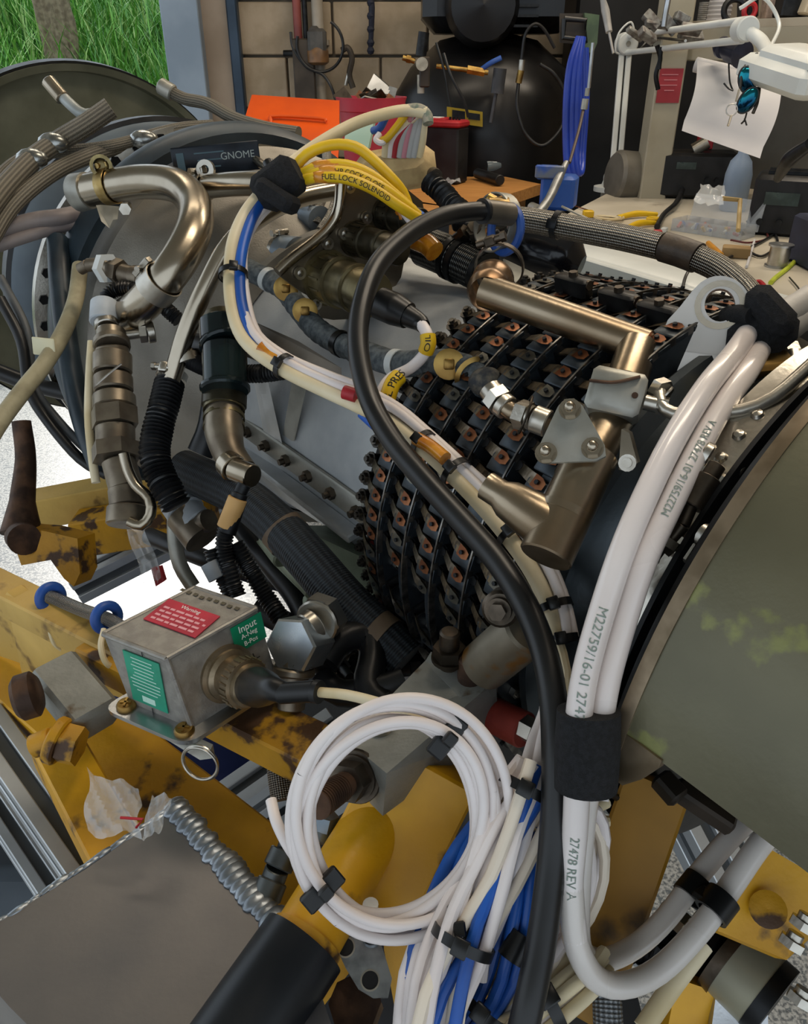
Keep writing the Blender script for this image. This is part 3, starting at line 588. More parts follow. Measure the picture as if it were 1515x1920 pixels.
for (u, w, h, m, nm, lab, cat) in [(.13, .07, .11, PAPER, 'paper_roll', 'ribbed pale roll standing at the left of the shelf', 'roll'), (.28, .05, .13, BLACKM, 'black_case', 'dark upright case between the pale roll and the boxes', 'case'), (.55, .09, .12, BLACKM, 'black_case', 'tall black case near the right of the shelf', 'case'), (.66, .075, .055, mat('cream_box', '#b1a690'), 'small_box', 'cream cardboard box at the right end of the shelf', 'box'), (.44, .06, .09, mat('pinkish_box', '#9d8a7d', '#7e6e63', 0, .6, 50), 'small_box', 'brownish printed box leaning on the black case', 'box'), (.05, .05, .05, mat('grey_lens', '#8b8b89', '#6e6e6c', .2, .4, 30), 'round_tin', 'small grey tin at the extreme left of the shelf', 'tin')]:
    c = fr @ V((-L / 2 + u * L, bk * .10, .012 + h / 2)); g = MB()
    if nm in ('paper_roll', 'round_tin'):
        pr = [(-h / 2, w / 2)]
        for i in range(10): pr += [(-h / 2 + h * (i + .3) / 10, w / 2), (-h / 2 + h * (i + .7) / 10, w / 2 * .94)]
        g.lathe(pr + [(h / 2, w / 2), (h / 2, 0)], 28, 0, T(*c))
    else: g.box((0, 0, 0), (w, w * .8, h), 0, T(*c) @ Matrix.Rotation(radians(random.uniform(-15, 15)), 4, 'Y'), .004); g.box((0, 0, h * .3), (w * .6, w * .82, h * .2), 0, T(*c), .003)
    g.build(nm, m, None, lab, cat)
g = MB(); c = fr @ V((-L / 2 + .36 * L, -bk * .02, .03)); g.ring(c, V((0, -1, .3)), .03, .009, 24, 8); g.build('tape_ring', BLACKM, None, 'black cable coil lying on the shelf edge', 'coil')
g = MB(); c = fr @ V((-L / 2 + .42 * L, -bk * .0, .03)); g.ring(c, V((.3, -1, 0)), .018, .007, 20, 8); g.build('red_ring', REDP, None, 'small red ring clip on the shelf edge', 'clip')
# big grey drum low behind the lamp
g = MB(); g.lathe([(0, .07), (.01, .08), (.10, .08), (.11, .07)], 28, 0, frame(P(1150, 330, 2.6), (1, .2, -.1))); g.lathe([(.11, .06), (.2, .058)], 24, 0, frame(P(1150, 330, 2.6), (1, .2, -.1))); g.build('grinder_housing', mat('grey_housing', '#77736a', '#66625a', .3, .5, 10), None, 'grey round motor housing behind the lamp base', 'motor')
# paper sheet over a roll
zp = 2.05; q = [P(1303, 113, zp), P(1466, 150, zp - .08), P(1425, 297, zp - .15), P(1274, 244, zp - .05)]
nxx, nyy = 12, 14; vs = []
for j in range(nyy + 1):
    for i in range(nxx + 1):
        u, v = i / nxx, j / nyy; a = q[0].lerp(q[1], u).lerp(q[3].lerp(q[2], u), v); bul = -.03 * sin(pi * min(1, v * 1.15)) - (.02 * (1 - u) ** 3)
        vs.append(a + V((0, bul, 0)))
N = len(vs); fs = [(j * (nxx + 1) + i, j * (nxx + 1) + i + 1, (j + 1) * (nxx + 1) + i + 1, (j + 1) * (nxx + 1) + i) for j in range(nyy) for i in range(nxx)]
pt = thing('paper_roll_holder', 'wide white paper sheet hanging from its roll under the shelf', 'paper')
MB().add(vs + [p_ + V((0, .001, 0)) for p_ in vs], fs + [tuple(i + N for i in reversed(f_)) for f_ in fs]).build('sheet', PAPER, pt)
MB().cyl(q[0] + V((.01, .02, -.01)), q[1] + V((.01, .02, -.01)), .018, 28).build('roll', PAPER, pt)
MB().cyl(q[1] + V((.01, .03, 0)), q[1] + V((.03, .03, 0)), .03, 20).build('holder', CREAMP, pt)
# things on the worktop
def onw(px, py, h=0): return H(px, py, WT + h)
t = thing('spray_bottle', 'translucent bluish plastic bottle standing below the paper sheet', 'bottle')
c = onw(1372, 395); MB().lathe([(0, .034), (.005, .038), (.10, .038), (.135, .03), (.155, .014), (.18, .012)], 28, 0, T(c.x, c.y, WT + .001)).build('bottle', mat('bluish_plastic', '#8c9db4', '#7e90a8', 0, .35, 8), t)
t = thing('power_supply', 'black bench power supply behind the organiser box', 'power supply')
c = onw(1305, 372); M_ = T(c.x, c.y + .05, WT) @ Matrix.Rotation(radians(-12), 4, 'Z')
MB().box((0, 0, .07), (.24, .16, .13), 0, M_, .008).build('case', mat('black_device', '#121315', '#1b1c1f', .1, .45, 30), t)
MB().box((-.04, -.082, .10), (.06, .002, .02), 0, M_).build('display', mat('dim_display', '#3d4a48', '#2d3836', 0, .3), t)
for i in range(3): MB().cyl(M_ @ V((.03 + i * .03, -.08, .06)), M_ @ V((.03 + i * .03, -.095, .06)), .009, 14).build('knob', BLACKM, t)
MB().cyl(M_ @ V((-.02, -.02, .14)), M_ @ V((.02, -.02, .165)), .02, 16).build('clip', STEEL, t)
MB().box((.02, .05, .16), (.05, .03, .045), 0, M_, .003).build('red_block', REDP, None, 'red block on top of the black power supply', 'block')
t = thing('radio_set', 'black radio set with knobs at the right end of the worktop', 'radio')
c = onw(1455, 435); M_ = T(c.x + .03, c.y, WT) @ Matrix.Rotation(radians(-25), 4, 'Z')
MB().box((0, 0, .07), (.2, .16, .14), 0, M_, .008).build('case', MC['black_device'], t)
MB().box((-.03, -.081, .09), (.08, .003, .03), 0, M_).build('display', mat('dim_display', '#3d4a48'), t)
for i in range(4): MB().cyl(M_ @ V((-.07 + i * .045, -.08, .035)), M_ @ V((-.07 + i * .045, -.095, .035)), .008, 12).build('knob', BLACKM, t)
for i in range(3): MB().box((0, -.02 + i * .03, .145), (.15, .012, .008), 0, M_).build('vent_rib', BLACKM, t)
g = MB(); g.tube([P(1520, 270, 1.55), P(1480, 300, 1.62), P(1458, 335, 1.7)], [.012, .016, .009], 12); g.build('torch_handle', BLACKM, None, 'black handled tool leaning above the radio', 'tool')
MB().box((0, 0, .05), (.09, .16, .1), 0, T(onw(1510, 500).x + .03, onw(1510, 500).y, WT), .006).build('blue_black_case', mat('navy_case', '#1d2438', '#262e46', 0, .5, 12), None, 'small navy case at the right edge of the worktop', 'case')
t = thing('parts_organiser', 'clear compartment box holding small electrical parts', 'organiser')
CP = mat('clear_plastic', '#c9ced2', None, 0, .2, alpha=.32)
o0, o1, o2, o3 = onw(1258, 432), onw(1388, 452), onw(1396, 420), onw(1268, 402)
fr = frame(o0, (0, 0, 1), o1 - o0); L = (o1 - o0).length; D_ = .075; bk = 1 if (fr.to_3x3() @ V((0, 1, 0))).y > 0 else -1
MB().box((L / 2, bk * D_ / 2, .002), (L, D_, .003), 0, fr).box((L / 2, 0, .015), (L, .002, .03), 0, fr).box((L / 2, bk * D_, .015), (L, .002, .03), 0, fr).build('tray', CP, t)
for i in range(6): MB().box((L * i / 5, bk * D_ / 2, .015), (.002, D_, .03), 0, fr).build('divider', CP, t)
MB().box((L / 2, bk * (D_ + .01), .065), (L, .003, .075), 0, fr @ Matrix.Rotation(radians(-12 * bk), 4, 'X')).build('open_lid', CP, t)
for k in range(26):
    cl = [REDP, BLUEP, WHITEP, YELW, BLACKM, COPPER, ORANGEP][k % 7]; g = MB(); c = fr @ V((L * (k % 5 + .2 + .6 * random.random()) / 5, bk * D_ * random.uniform(.15, .85), .008)); g.cyl(c, c + V((random.uniform(-.015, .015), random.uniform(-.01, .01), random.uniform(.0, .015))), .004, 8); g.build('crimp_part', cl, None, 'tiny crimp or connector lying in the clear organiser', 'connector', 'small parts in the organiser')
t = thing('picture_frame_box', 'tan wooden frame standing behind the organiser', 'frame')
a_, b_, c_, d_ = P(1355, 372, 1.72), P(1388, 375, 1.72), P(1384, 432, 1.66), P(1350, 425, 1.66)
MB().tube([a_, b_, c_], .005, 8, sub=1).build('rail', mat('tan_wood', '#b39b6b', '#a08858', 0, .6, 20), t)
film('clear_pouch', [P(1315, 345, 1.75), P(1360, 350, 1.75), P(1355, 385, 1.7), P(1300, 380, 1.7)], 'clear crinkled pouch on top of the organiser lid', 'bag', 8, 6, .004, seed=5)
t = thing('solder_spool', 'silver solder spool standing on the worktop', 'spool')
c = onw(1456, 500); MB().lathe([(0, .026), (.004, .026), (.004, .02), (.044, .02), (.044, .026), (.048, .026), (.048, .008), (.046, .0)], 28, 0, T(c.x, c.y, WT)).build('flanges', ALU, t)
MB().lathe([(.004, .0215), (.044, .0215)], 28, 0, T(c.x, c.y, WT), caps=False).build('wire_winding', STEEL, t)
t = thing('wire_coil', 'loose coil of cream wire on the worktop', 'coil')
for i in range(6): MB().ring(onw(1142, 408, .003 + i * .003) + V((random.uniform(-.004, .004), 0, 0)), V((random.uniform(-.1, .1), random.uniform(-.1, .1), 1)), .042 - i * .002, .0018, 32, 6).build('wire_turn', CREAM, t)
t = thing('yellow_cutters', 'yellow handled cutters lying beside the wire coil', 'cutters')
for (p_, q_) in [((1158, 408), (1232, 402)), ((1175, 428), (1228, 418))]:
    g = MB(); a = onw(*p_, .008); b = onw(*q_, .008); g.tube([a, a.lerp(b, .5) + V((0, .012, .004)), b], [.007, .009, .006], 10); g.build('handle', YELW, t)
MB().ring(onw(1225, 410, .01), V((0, 0, 1)), .016, .004, 20, 8).build('grip_ring', YELW, t)
MB().cyl(onw(1158, 408, .008), onw(1130, 412, .008), .006, 8, r2=.002).build('jaw', DARKST, t)
MB().box((0, 0, .01), (.03, .022, .02), 0, T(*onw(1102, 408)), .003).build('plastic_block', YELW, None, 'small yellow block at the left edge of the worktop', 'block')
g = MB(); g.tube([onw(1268, 345, .03), onw(1280, 352, .03), onw(1268, 380, .02), onw(1245, 402, .01), onw(1232, 425, .01)], .008, 10); g.build('black_hose', RUBBER, None, 'thick black lead snaking beside the cutters', 'cable')
g = MB(); g.tube([onw(1405, 535, .006), onw(1425, 532, .006), onw(1436, 548, .006), onw(1430, 562, .006)], .008, 8, flat=.6); g.build('red_clip', REDP, None, 'red curved clip lying near the solder spool', 'clip')
g = MB(); g.tube([onw(1505, 475, .004), onw(1480, 500, .004), onw(1455, 520, .004), onw(1445, 530, .004)], .005, 8); g.build('lime_strip', mat('lime', '#b7c43a', '#a4b02f', 0, .5, 20), None, 'lime yellow strap behind the red clip', 'strap')
MB().box((0, 0, .012), (.06, .035, .024), 0, T(*onw(1378, 482)) @ Matrix.Rotation(radians(-20), 4, 'Z'), .002).build('small_carton', mat('brown_card', '#a08458', '#8e734a', 0, .7, 20), None, 'small brown cardboard box on the worktop', 'box')
g = MB(); g.cyl(onw(1328, 456, .008), onw(1352, 478, .008), .0065, 10, bev=.001); g.build('screwdriver', ORANGEP if 0 else mat('amber_handle', '#d09030', '#c08428', 0, .4, 20), None, 'amber screwdriver handle lying left of the small carton', 'screwdriver')
for (lab, m, ps, r) in [('black lead crossing the worktop before the carton', RUBBER, [(1300, 475), (1350, 487), (1410, 462), (1450, 440), (1475, 420)], .003), ('dark red lead looping by the organiser', mat('dark_red_lead', '#5a2320'), [(1390, 430), (1420, 425), (1440, 445), (1405, 455), (1370, 450)], .0025), ('black lead looping on the right of the worktop', RUBBER, [(1400, 415), (1440, 425), (1458, 455), (1430, 480), (1400, 470)], .003), ('pale lead hanging over the carton edge', PAPER, [(1415, 450), (1408, 475), (1400, 500)], .003), ('thin black lead behind the solder spool', RUBBER, [(1475, 490), (1500, 480), (1515, 460), (1530, 440)], .003), ('thin dark lead curling beside the red clip', RUBBER, [(1480, 520), (1500, 545), (1510, 580)], .0015), ('brown rod sticking out by the vise', COPPER, [(1050, 375), (1075, 385), (1105, 395)], .002)]:
    MB().tube([onw(x, y, .005) for x, y in ps], r, 8).build('loose_lead', m, None, lab, 'cable')
for k, (x, y, m, lab) in enumerate([(1232, 440, REDP, 'red plastic connector on the worktop beside the cutters'), (1245, 435, WHITEP, 'white plastic connector on the worktop beside the cutters'), (1222, 450, mat('clear_bead', '#b8bcc0'), 'pale connector block beside the red connector'), (1265, 455, BLACKM, 'black connector below the organiser'), (1290, 465, RUBBER, 'black plug below the organiser middle'), (1190, 435, YELW, 'yellow plastic offcut on the worktop')]):
    MB().box((0, 0, .006), (.022, .014, .012), 0, T(*onw(x, y)) @ Matrix.Rotation(k, 4, 'Z'), .002).build('plastic_connector', m, None, lab, 'connector')
# ================================================================ THE ENGINE
EG = thing('turboshaft_engine', 'long silver turboshaft engine with rows of compressor levers lying across the picture', 'engine')
def sweep(mb, prof, p0, p1, n=48, mi=0): # closed cross-section (s, r) swept round the engine axis
    k = len(prof); vs = [E(s, p0 + (p1 - p0) * i / n, r) for i in range(n + 1) for (s, r) in prof]; fs = []
    for i in range(n):
        for j in range(k): fs.append((i * k + j, i * k + (j + 1) % k, (i + 1) * k + (j + 1) % k, (i + 1) * k + j))
    fs += [tuple(range(k)), tuple(range(n * k + k - 1, n * k - 1, -1))]
    return mb.add(vs, fs, mi)
def part(name, m, p=None, label=None, smooth=40): return lambda mb: mb.build(name, m, p or EG, label, smooth=smooth)
AX = frame(A0, AD, AU)
def turned(name, prof, m, n=96, p=None, label=None):
    return MB().lathe(prof, n, 0, AX, caps=False).build(name, m, p or EG, label)
# front: intake cowl, inner ring, gearbox drum, bolted flange
turned('intake_cowl', [(-1.38, .12), (-1.375, .32), (-1.37, .350), (-1.355, .363), (-1.34, .363), (-1.345, .35), (-1.41, .345), (-1.5, .30), (-1.5, .1)], OLIVE, label='grey-green round cowl with a rolled dark edge')
turned('cowl_edging', [(-1.352, .36), (-1.35, .368), (-1.38, .372), (-1.39, .36)], RUBBER)
turned('gearbox_drum', [(-1.4, .12), (-1.0, .17), (-.96, .26), (-.93, .28), (-.925, .285), (-.90, .285), (-.895, .275), (-.89, .245), (-.74, .24)], mat('bluish_grey_casing', '#59626a', '#6b757c', .5, .45, 8), label='bluish grey drum at the intake end')
turned('drum_edging', [(-.926, .283), (-.926, .29), (-.90, .29), (-.898, .283)], RUBBER)
turned('front_flange', [(-.75, .24), (-.75, .288), (-.735, .288), (-.73, .262), (-.66, .262)], STEEL)
boltm = MB().cyl((0, 0, 0), (0, 0, .006), .0075, 6).mesh('flange_bolt', [BLACKM])
for k in range(34): inst('flange_bolt', boltm, frame(E(-.735, -60 + k * 8, .276), AD), EG)
turned('rubber_band', [(-.66, .284), (-.645, .294), (-.628, .297), (-.606, .294), (-.594, .284), (-.60, .27)], RUBBERB, label='glossy blue-black seal band round the cone')
turned('intake_cone', [(-.66, .262), (-.60, .268), (-.56, .264), (-.548, .270), (-.54, .262), (-.46, .238), (-.38, .205), (-.345, .192), (-.34, .2), (-.325, .2), (-.32, .185)], CAST, label='silver-brown cone narrowing to the compressor')
turned('compressor_casing', [(-.33, .186), (-.30, .175), (-.2, .168), (-.1, .168), (0, .17), (.19, .175), (.2, .195), (.21, .195)], WHITECASE, label='pale grey half-barrel casing before the lever rows')
turned('combustor_casing', [(.185, .18), (.205, .2), (.212, .2), (.22, .19), (.27, .2), (.285, .206)], DARKCASE, label='dark blue-grey smooth casing behind the lever rows')
rv = MB().ball((0, 0, 0), .0042, 8, 0, (1, 1, .7)).mesh('rivet', [STEEL])
for k in range(30): inst('rivet', rv, frame(E(.288, -40 + k * 4.6, .2205), E(0, -40 + k * 4.6, 1) - A0), EG)
OLP = mat('worn_olive_paint', '#57533f', '#67634d', .35, .42, 7, c3='#7b7c4c', n3=13, lo3=.615, hi3=.64, bump=.2, bs=200, coat=.15)
def shell(prof, p0, p1, n, th=.0025): # open sheet-metal shell round the axis, with thickness
    mb = MB(); k = len(prof); vs = []
    for o in (0, -th):
        for i in range(n + 1):
            for (s_, r_) in prof: vs.append(E(s_, p0 + (p1 - p0) * i / n, r_ + o))
    N = (n + 1) * k; fs = []
    for i in range(n):
        for j in range(k - 1):
            q = (i * k + j, i * k + j + 1, (i + 1) * k + j + 1, (i + 1) * k + j); fs.append(q); fs.append(tuple(N + t for t in reversed(q)))
        fs.append((i * k, (i + 1) * k, N + (i + 1) * k, N + i * k)); fs.append((i * k + k - 1, N + i * k + k - 1, N + (i + 1) * k + k - 1, (i + 1) * k + k - 1))
    for i in (0, n):
        for j in range(k - 1): fs.append((i * k + j, N + i * k + j, N + i * k + j + 1, i * k + j + 1))
    return mb.add(vs, fs)
shell([(.3285, .2600), (.336, .2615), (.345, .2600), (.40, .2595), (.55, .260), (.9, .261)], -75, 76.4, 80).build('exhaust_drum', OLP, EG, 'large worn olive-grey exhaust shroud')
g = shell([(.3275, .2598), (.3285, .2622), (.3335, .2628), (.3365, .2622)], -75, 79, 80, .003)
g.build('drum_lip', mat('bronze_lip', '#8c7c66', '#6a5c48', .7, .4, 30), EG)
MB().prism([E(.329, 76, .262), E(.3285, 80.5, .262), E(.333, 82.6, .2615), (E(.343, 82.6, .261)), E(.352, 80, .261), E(.359, 77, .2615), E(.359, 76, .2615)], (E(0, 79, 0) - E(0, 79, .004))).build('lip_tongue', MC['bronze_lip'], EG)
shell([(.272, .2), (.272, .2195), (.305, .2215), (.305, .21)], -75, 98, 80).build('riveted_band', STEEL, EG, 'bright riveted steel band')
shell([(.30, .215), (.304, .234), (.308, .236), (.309, .226), (.316, .226), (.318, .246), (.322, .248), (.324, .250), (.328, .256)], -75, 84, 80).build('exhaust_channel', BLACKM, EG)
turned('duct_end', [(.30, .2), (.312, .15), (.314, 0)], BLACKM)
mb = MB()
for (ph0, pr) in ((62, [(.55, .260), (.55, .263), (.556, .263), (.556, .260)]),): sweep(mb, pr, -60, 75)
mb.build('drum_seam', MC['worn_olive_paint'], EG)

# lever rows
sl = MB()
sl.add([(-.0035, 0, .001), (.0035, 0, .001), (.0035, .004, .004), (-.0035, .004, .004), (.004, .018, .0105), (-.004, .018, .0105), (.0045, .030, .012), (-.0045, .030, .012), (.0025, .034, .012), (-.0025, .034, .012)],
       [(0, 1, 2, 3), (3, 2, 4, 5), (5, 4, 6, 7), (7, 6, 8, 9)], 0)
sl.add([(-.0035, 0, -.0005), (.0035, 0, -.0005), (.0035, .004, .0025), (-.0035, .004, .0025), (.004, .018, .009), (-.004, .018, .009), (.0045, .030, .0105), (-.0045, .030, .0105), (.0025, .034, .0105), (-.0025, .034, .0105)],
       [(3, 2, 1, 0), (5, 4, 2, 3), (7, 6, 4, 5), (9, 8, 6, 7)], 0)
sl.add([(-.0046, .024, .0123), (.0046, .024, .0123), (.0046, .031, .0128), (-.0046, .031, .0128), (.0025, .0355, .0126), (-.0025, .0355, .0126)], [(0, 1, 2, 3), (3, 2, 4, 5)], 1)
sl.cyl((0, .029, .0105), (0, .029, .0145), .0018, 6, 2)
leverA = sl.mesh('vane_lever', [BLACKM if 0 else mat('oiled_lever', '#4a4136', '#75664f', .85, .38, 200), COPPER, BLACKM])
leverB = leverA.copy(); leverB.materials[1] = mat('grey_tip', '#57554e', '#6d6a60', .85, .35, 80)
lbrt = mat('bare_lever', '#8a8072', '#6b6252', .9, .35, 200); leverC = leverA.copy(); leverC.materials[0] = lbrt; leverD = leverB.copy(); leverD.materials[0] = lbrt
bo = MB().cyl((0, 0, -.012), (0, 0, .003), .0058, 10).cyl((0, 0, .003), (0, 0, .0045), .0068, 12).hexa((0, 0, .0045), (0, 0, .008), .0047).cyl((0, 0, .008), (0, 0, .010), .0026, 8)
bolt2 = MB().cyl((0, 0, -.010), (0, 0, .002), .0048, 10).hexa((0, 0, .002), (0, 0, .004), .004).mesh('pivot_bolt', [BLACKM])
bolt = bo.mesh('pivot_bolt', [mat('dark_bolt', '#34322f', '#56514a', .9, .35, 300)])
blk = MB().box((0, 0, 0), (.0135, .021, .005), bev=.0008).mesh('ring_shoe', [SLATE])
redm = MB().box((0, 0, 0), (.008, .007, .003), bev=.0008).mesh('paint_mark', [mat('red_mark', '#99373a', '#7a2a2e', .2, .5, 90)])
NR = 5; P0, P1, DPH = -38, 128, 5.0
for k in range(NR):
    s0 = -.004 + k * .0405; R = .193 + k * .003
    g = MB()
    sweep(g, [(s0 + .024, R - .012), (s0 + .024, R + .0075), (s0 + .037, R + .0105), (s0 + .0385, R + .0105), (s0 + .0385, R - .02), (s0 + .0370, R - .02), (s0 + .0370, R + .0085), (s0 + .0252, R + .005), (s0 + .0252, R - .012)], P0, P1, 72)
    ur = g.build('unison_ring', SLATE, EG)
    g2 = MB(); sweep(g2, [(s0 + .0372, R + .0085), (s0 + .0372, R + .0145), (s0 + .0386, R + .0145), (s0 + .0386, R + .0085)], P0, P1, 72); g2.build('ring_edge', mat('bright_edge', '#8d8984', '#4b4946', .9, .3, 60), ur)
    ph = P0 + 2 + k * 1.1; j = 0
    while ph < P1 - 2:
        rad = (E(0, ph, 1) - A0).normalized(); tw = radians(9)
        Mx = frame(E(s0, ph, R + .002), rad, AD.cross(rad)); 
        # local y must run along the axis
        Mx = Mx if (Mx.to_3x3() @ V((0, 1, 0))).dot(AD) > 0 else Mx @ Matrix.Rotation(pi, 4, 'Z')
        if ph > 87 and k > 0 and j % 3: ph += DPH; j += 1; continue
        me = [leverA, leverB, leverC, leverD][random.choice([0, 1, 2, 3] if ph > 75 else [0, 1, 0, 1, 2])]
        inst('vane_lever', me, Mx @ Matrix.Rotation(-tw, 4, 'Z'), ur); inst('pivot_bolt', bolt if k == 0 else bolt2, Mx, ur)
        if ph < 80 or j % 2: inst('ring_shoe', blk, frame(E(s0 + .0285, ph + DPH / 2, R + .0105), rad, AD.cross(rad)), ur)
        if ph > 62 and j % 3 == 1: inst('paint_mark', redm, frame(E(s0 + .017, ph + DPH * .5, R + .004), rad, AD.cross(rad)), ur)
        ph += DPH; j += 1
    # bolt heads on the near lower part of each ring face
hb = MB().hexa((0, 0, 0), (0, 0, .005), .005).cyl((0, 0, .005), (0, 0, .007), .003, 8).mesh('ring_bolt', [STEEL])
for k in range(NR):
    s0 = -.004 + k * .0405; R = .193 + k * .003
    for i in range(6): inst('ring_bolt', hb, frame(E(s0 + .0388, 88 + i * 7, R - .006), AD), EG)
# under skin behind the levers
turned('vane_casing', [(-.02, .172), (-.02, .182), (.2, .192), (.2, .18)], mat('oily_black_casing', '#1b1a19', '#2b2825', .5, .45, 40))
# yokes over the far shoulder of the rings
for k, (x, y) in enumerate([(1075, 545), (1160, 575), (1235, 600)]):
    g = MB(); c = P(x, y, -.212); s, ph = eng(x, y, .212)
    rad = (E(0, ph, 1) - A0)
    fr = frame(c, rad, AD)
    g.box((0, 0, .004), (.034, .012, .016), 0, fr, .002); g.cyl(fr @ V((-.018, 0, .008)), fr @ V((.018, 0, .008)), .004, 10, 1); g.hexa(fr @ V((.0, 0, .012)), fr @ V((.0, 0, .016)), .0038, 1)
    g.tube([fr @ V((-.017, .004, .01)), fr @ V((-.012, .018, .002)), fr @ V((-.01, .05, -.012))], .003, 8, 0)
    g.build('ring_yoke', [BLACKM, DARKST], EG)

# split line rail with studs on the pale casing
def axial_rail(name, a, b, r, up, out, m, bev=.0015):
    sa, pa = eng(*a, r); sb, pb = eng(*b, r); pm = (pa + pb) / 2
    rad = (E(0, pm, 1) - A0).normalized(); tn = AD.cross(rad)
    fr = frame(E((sa + sb) / 2, pm, r), rad, AD)
    MB().box((0, 0, out / 2), (abs(sb - sa), up, out), 0, fr, bev).build(name, m, EG); return fr, abs(sb - sa)
fr, L = axial_rail('split_line_flange', (440, 838), (672, 955), .168, .009, .018, WHITECASE)
fr2, L2 = axial_rail('flange_shelf', (470, 822), (690, 935), .168, .028, .006, ZINC)
st = MB().hexa((0, 0, 0), (0, 0, .006), .0065).cyl((0, 0, .006), (0, 0, .011), .0036, 8).mesh('flange_nut', [DARKST])
sx = 1 if (fr.to_3x3() @ V((1, 0, 0))).dot(AD) > 0 else -1
for i in range(6): inst('flange_nut', st, fr2 @ T(-L2 / 2 + .012 + i * (L2 - .02) / 5, 0, .006), EG)
hl = MB().cyl((0, 0, -.001), (0, 0, .0012), .0028, 10).mesh('flange_hole', [BLACKM])
# upright gusset web standing on the casing, left of the bare patch
def plate(pts, s, th, name, m, p=None, label=None, smooth=40): # flat plate square to the axis, outline read at station s
    return MB().prism([Q(x, y, s) for x, y in pts], AD * -th).build(name, m, p or EG, label, smooth=smooth)
def zprism(pts, z, ex, name, m, p=None, label=None): # outline points with their own distances
    q = [P(*((t[0], t[1], z) if len(t) == 2 else t)) for t in pts]
    return MB().prism(q, ex).build(name, m, p or EG, label)

# left bracket shelf that carries the ribbed sleeve: thick machined bar and gusset
g = MB(); g.prism([P(372, 588, -.235), P(392, 580, -.235), P(470, 600, -.23), P(560, 640, -.23), P(640, 690, -.225), P(640, 735, -.225), P(560, 700, -.23), P(470, 662, -.23), P(410, 640, -.235)], V((0, 0, -.006)))
g.build('accessory_shelf', mat('brown_grey_plate', '#5f584e', '#746b5f', .5, .45, 20), EG)
MB().tube([P(374, 584, -.24), P(392, 594, -.24), P(425, 628, -.238), P(452, 672, -.236)], .0045, 10, sub=4).build('shelf_edge', ALU, EG)
g = MB(); g.prism([P(468, 672, -.2), P(484, 672, -.2), P(522, 838, -.172), P(500, 842, -.172)], AD * .012); g.build('shelf_gusset', ALU, EG)
g = MB(); g.prism([P(548, 712, -.19), P(556, 714, -.19), P(535, 815, -.17), P(530, 815, -.17)], AD * .02); g.build('shelf_gusset', ZINC, EG)

# ---- connector bracket standing across the top of the casing
SB = -.175
out = [(638, 335), (660, 335), (700, 340), (760, 352), (792, 378), (800, 420), (790, 455), (760, 480), (752, 520), (720, 570), (690, 596), (625, 600), (602, 596), (588, 560), (566, 548), (528, 520), (520, 502), (548, 478), (590, 448), (618, 420), (632, 392)]
pb = plate(out, SB, .004, 'connector_bracket', mat('bronze_grey_plate', '#6d6557', '#857c6c', .85, .33, 14, c3='#4b4335', n3=12, lo3=.55, hi3=.75), label='curved bronze-grey plate holding the round connectors')
g = MB(); g.tube([Q(x, y, SB + .002) for x, y in [(640, 335), (634, 392), (618, 424), (590, 452), (548, 484), (520, 510)]], .0055, 10, 0, sub=8); g.build('rolled_rim', TUBESTEEL, pb)
scr = MB().ball((0, 0, 0), .0052, 10, 0, (1, 1, .55)).cyl((0, 0, -.001), (0, 0, .002), .0062, 12, 0).mesh('plate_screw', [STEEL])
for x, y in [(645, 438), (614, 457), (562, 512), (592, 570), (687, 408), (712, 396), (655, 350), (700, 470), (700, 572)]: inst('plate_screw', scr, frame(Q(x, y, SB + .002), AD), pb)
def connector(x, y, L, r, m=OLIVEC, rings=3, name='round_connector', p=None, lab=None, s=SB):
    g = MB(); M_ = frame(Q(x, y, s), AD, AU); n = 32
    g.lathe([(0, r * 1.22), (.004, r * 1.22), (.004, r * 1.05), (L * .28, r * 1.05), (L * .29, r * 1.12), (L * .34, r * 1.12), (L * .35, r), (L * .62, r), (L * .63, r * 1.04), (L * .68, r * 1.04), (L * .69, r * .93), (L * .97, r * .93), (L, r * .88), (L, 0)], n, 0, M_)
    o = g.build(name, m, p or EG, lab)
    k = MB()
    for i in range(14): # knurls
        a = 2 * pi * i / 14; c = M_ @ V((r * 1.05 * cos(a), r * 1.05 * sin(a), L * .16)); k.box((0, 0, 0), (L * .2, .0016, .0022), 0, frame(c, c - (M_ @ V((0, 0, L * .16))), AD))
    k.build('coupling_ridges', m, o); return o
connector(612, 520, .085, .0225, lab='largest olive connector on the bracket')
connector(665, 447, .075, .0145, mat('dark_olive_connector', '#3a362a', '#504938', .8, .35, 40))
connector(722, 400, .06, .0135, mat('dark_olive_connector2', '#35332b', '#4a463a', .8, .35, 40))
g = MB(); g.band(Q(745, 412, SB) + AD * .03, AD, .0137, .005, .0008); g.build('blue_seal', BLUEP, EG)
# backshells and clamps on the far side of the bracket
def stack(name, pts, seg, m, p=None, lab=None): # segments: (t, r) along a straight or bent line
    g = MB(); c = pl(pts)
    return g
def turned_along(name, a, b, prof, m, p=None, label=None, n=20):
    a = P(*a); b = P(*b); L = (b - a).length; sc = 1
    return MB().lathe([(t * L, r) for t, r in prof], n, 0, frame(a, b - a)).build(name, m, p or EG, label)
def clamp(name, c, ax, R, w=.006, m=None, p=None, screw=None):
    g = MB(); c = P(*c) if not isinstance(c, V) else c; m = m or STEEL
    g.band(c, ax, R, w, .0014); fr = frame(c, ax); sd = V(screw) if screw else V((0, 0, 1)); sd = (sd - V(ax).normalized() * sd.dot(V(ax).normalized())).normalized()
    q = c + sd * (R + .004); tn = V(ax).normalized().cross(sd)
    g.box((0, 0, 0), (.009, w * 1.3, .007), 0, frame(q, sd, tn), .001); g.cyl(q - tn * .011, q + tn * .009, .0032, 10); g.hexa(q + tn * .009, q + tn * .013, .0042)
    return g.build(name, m, p or EG)
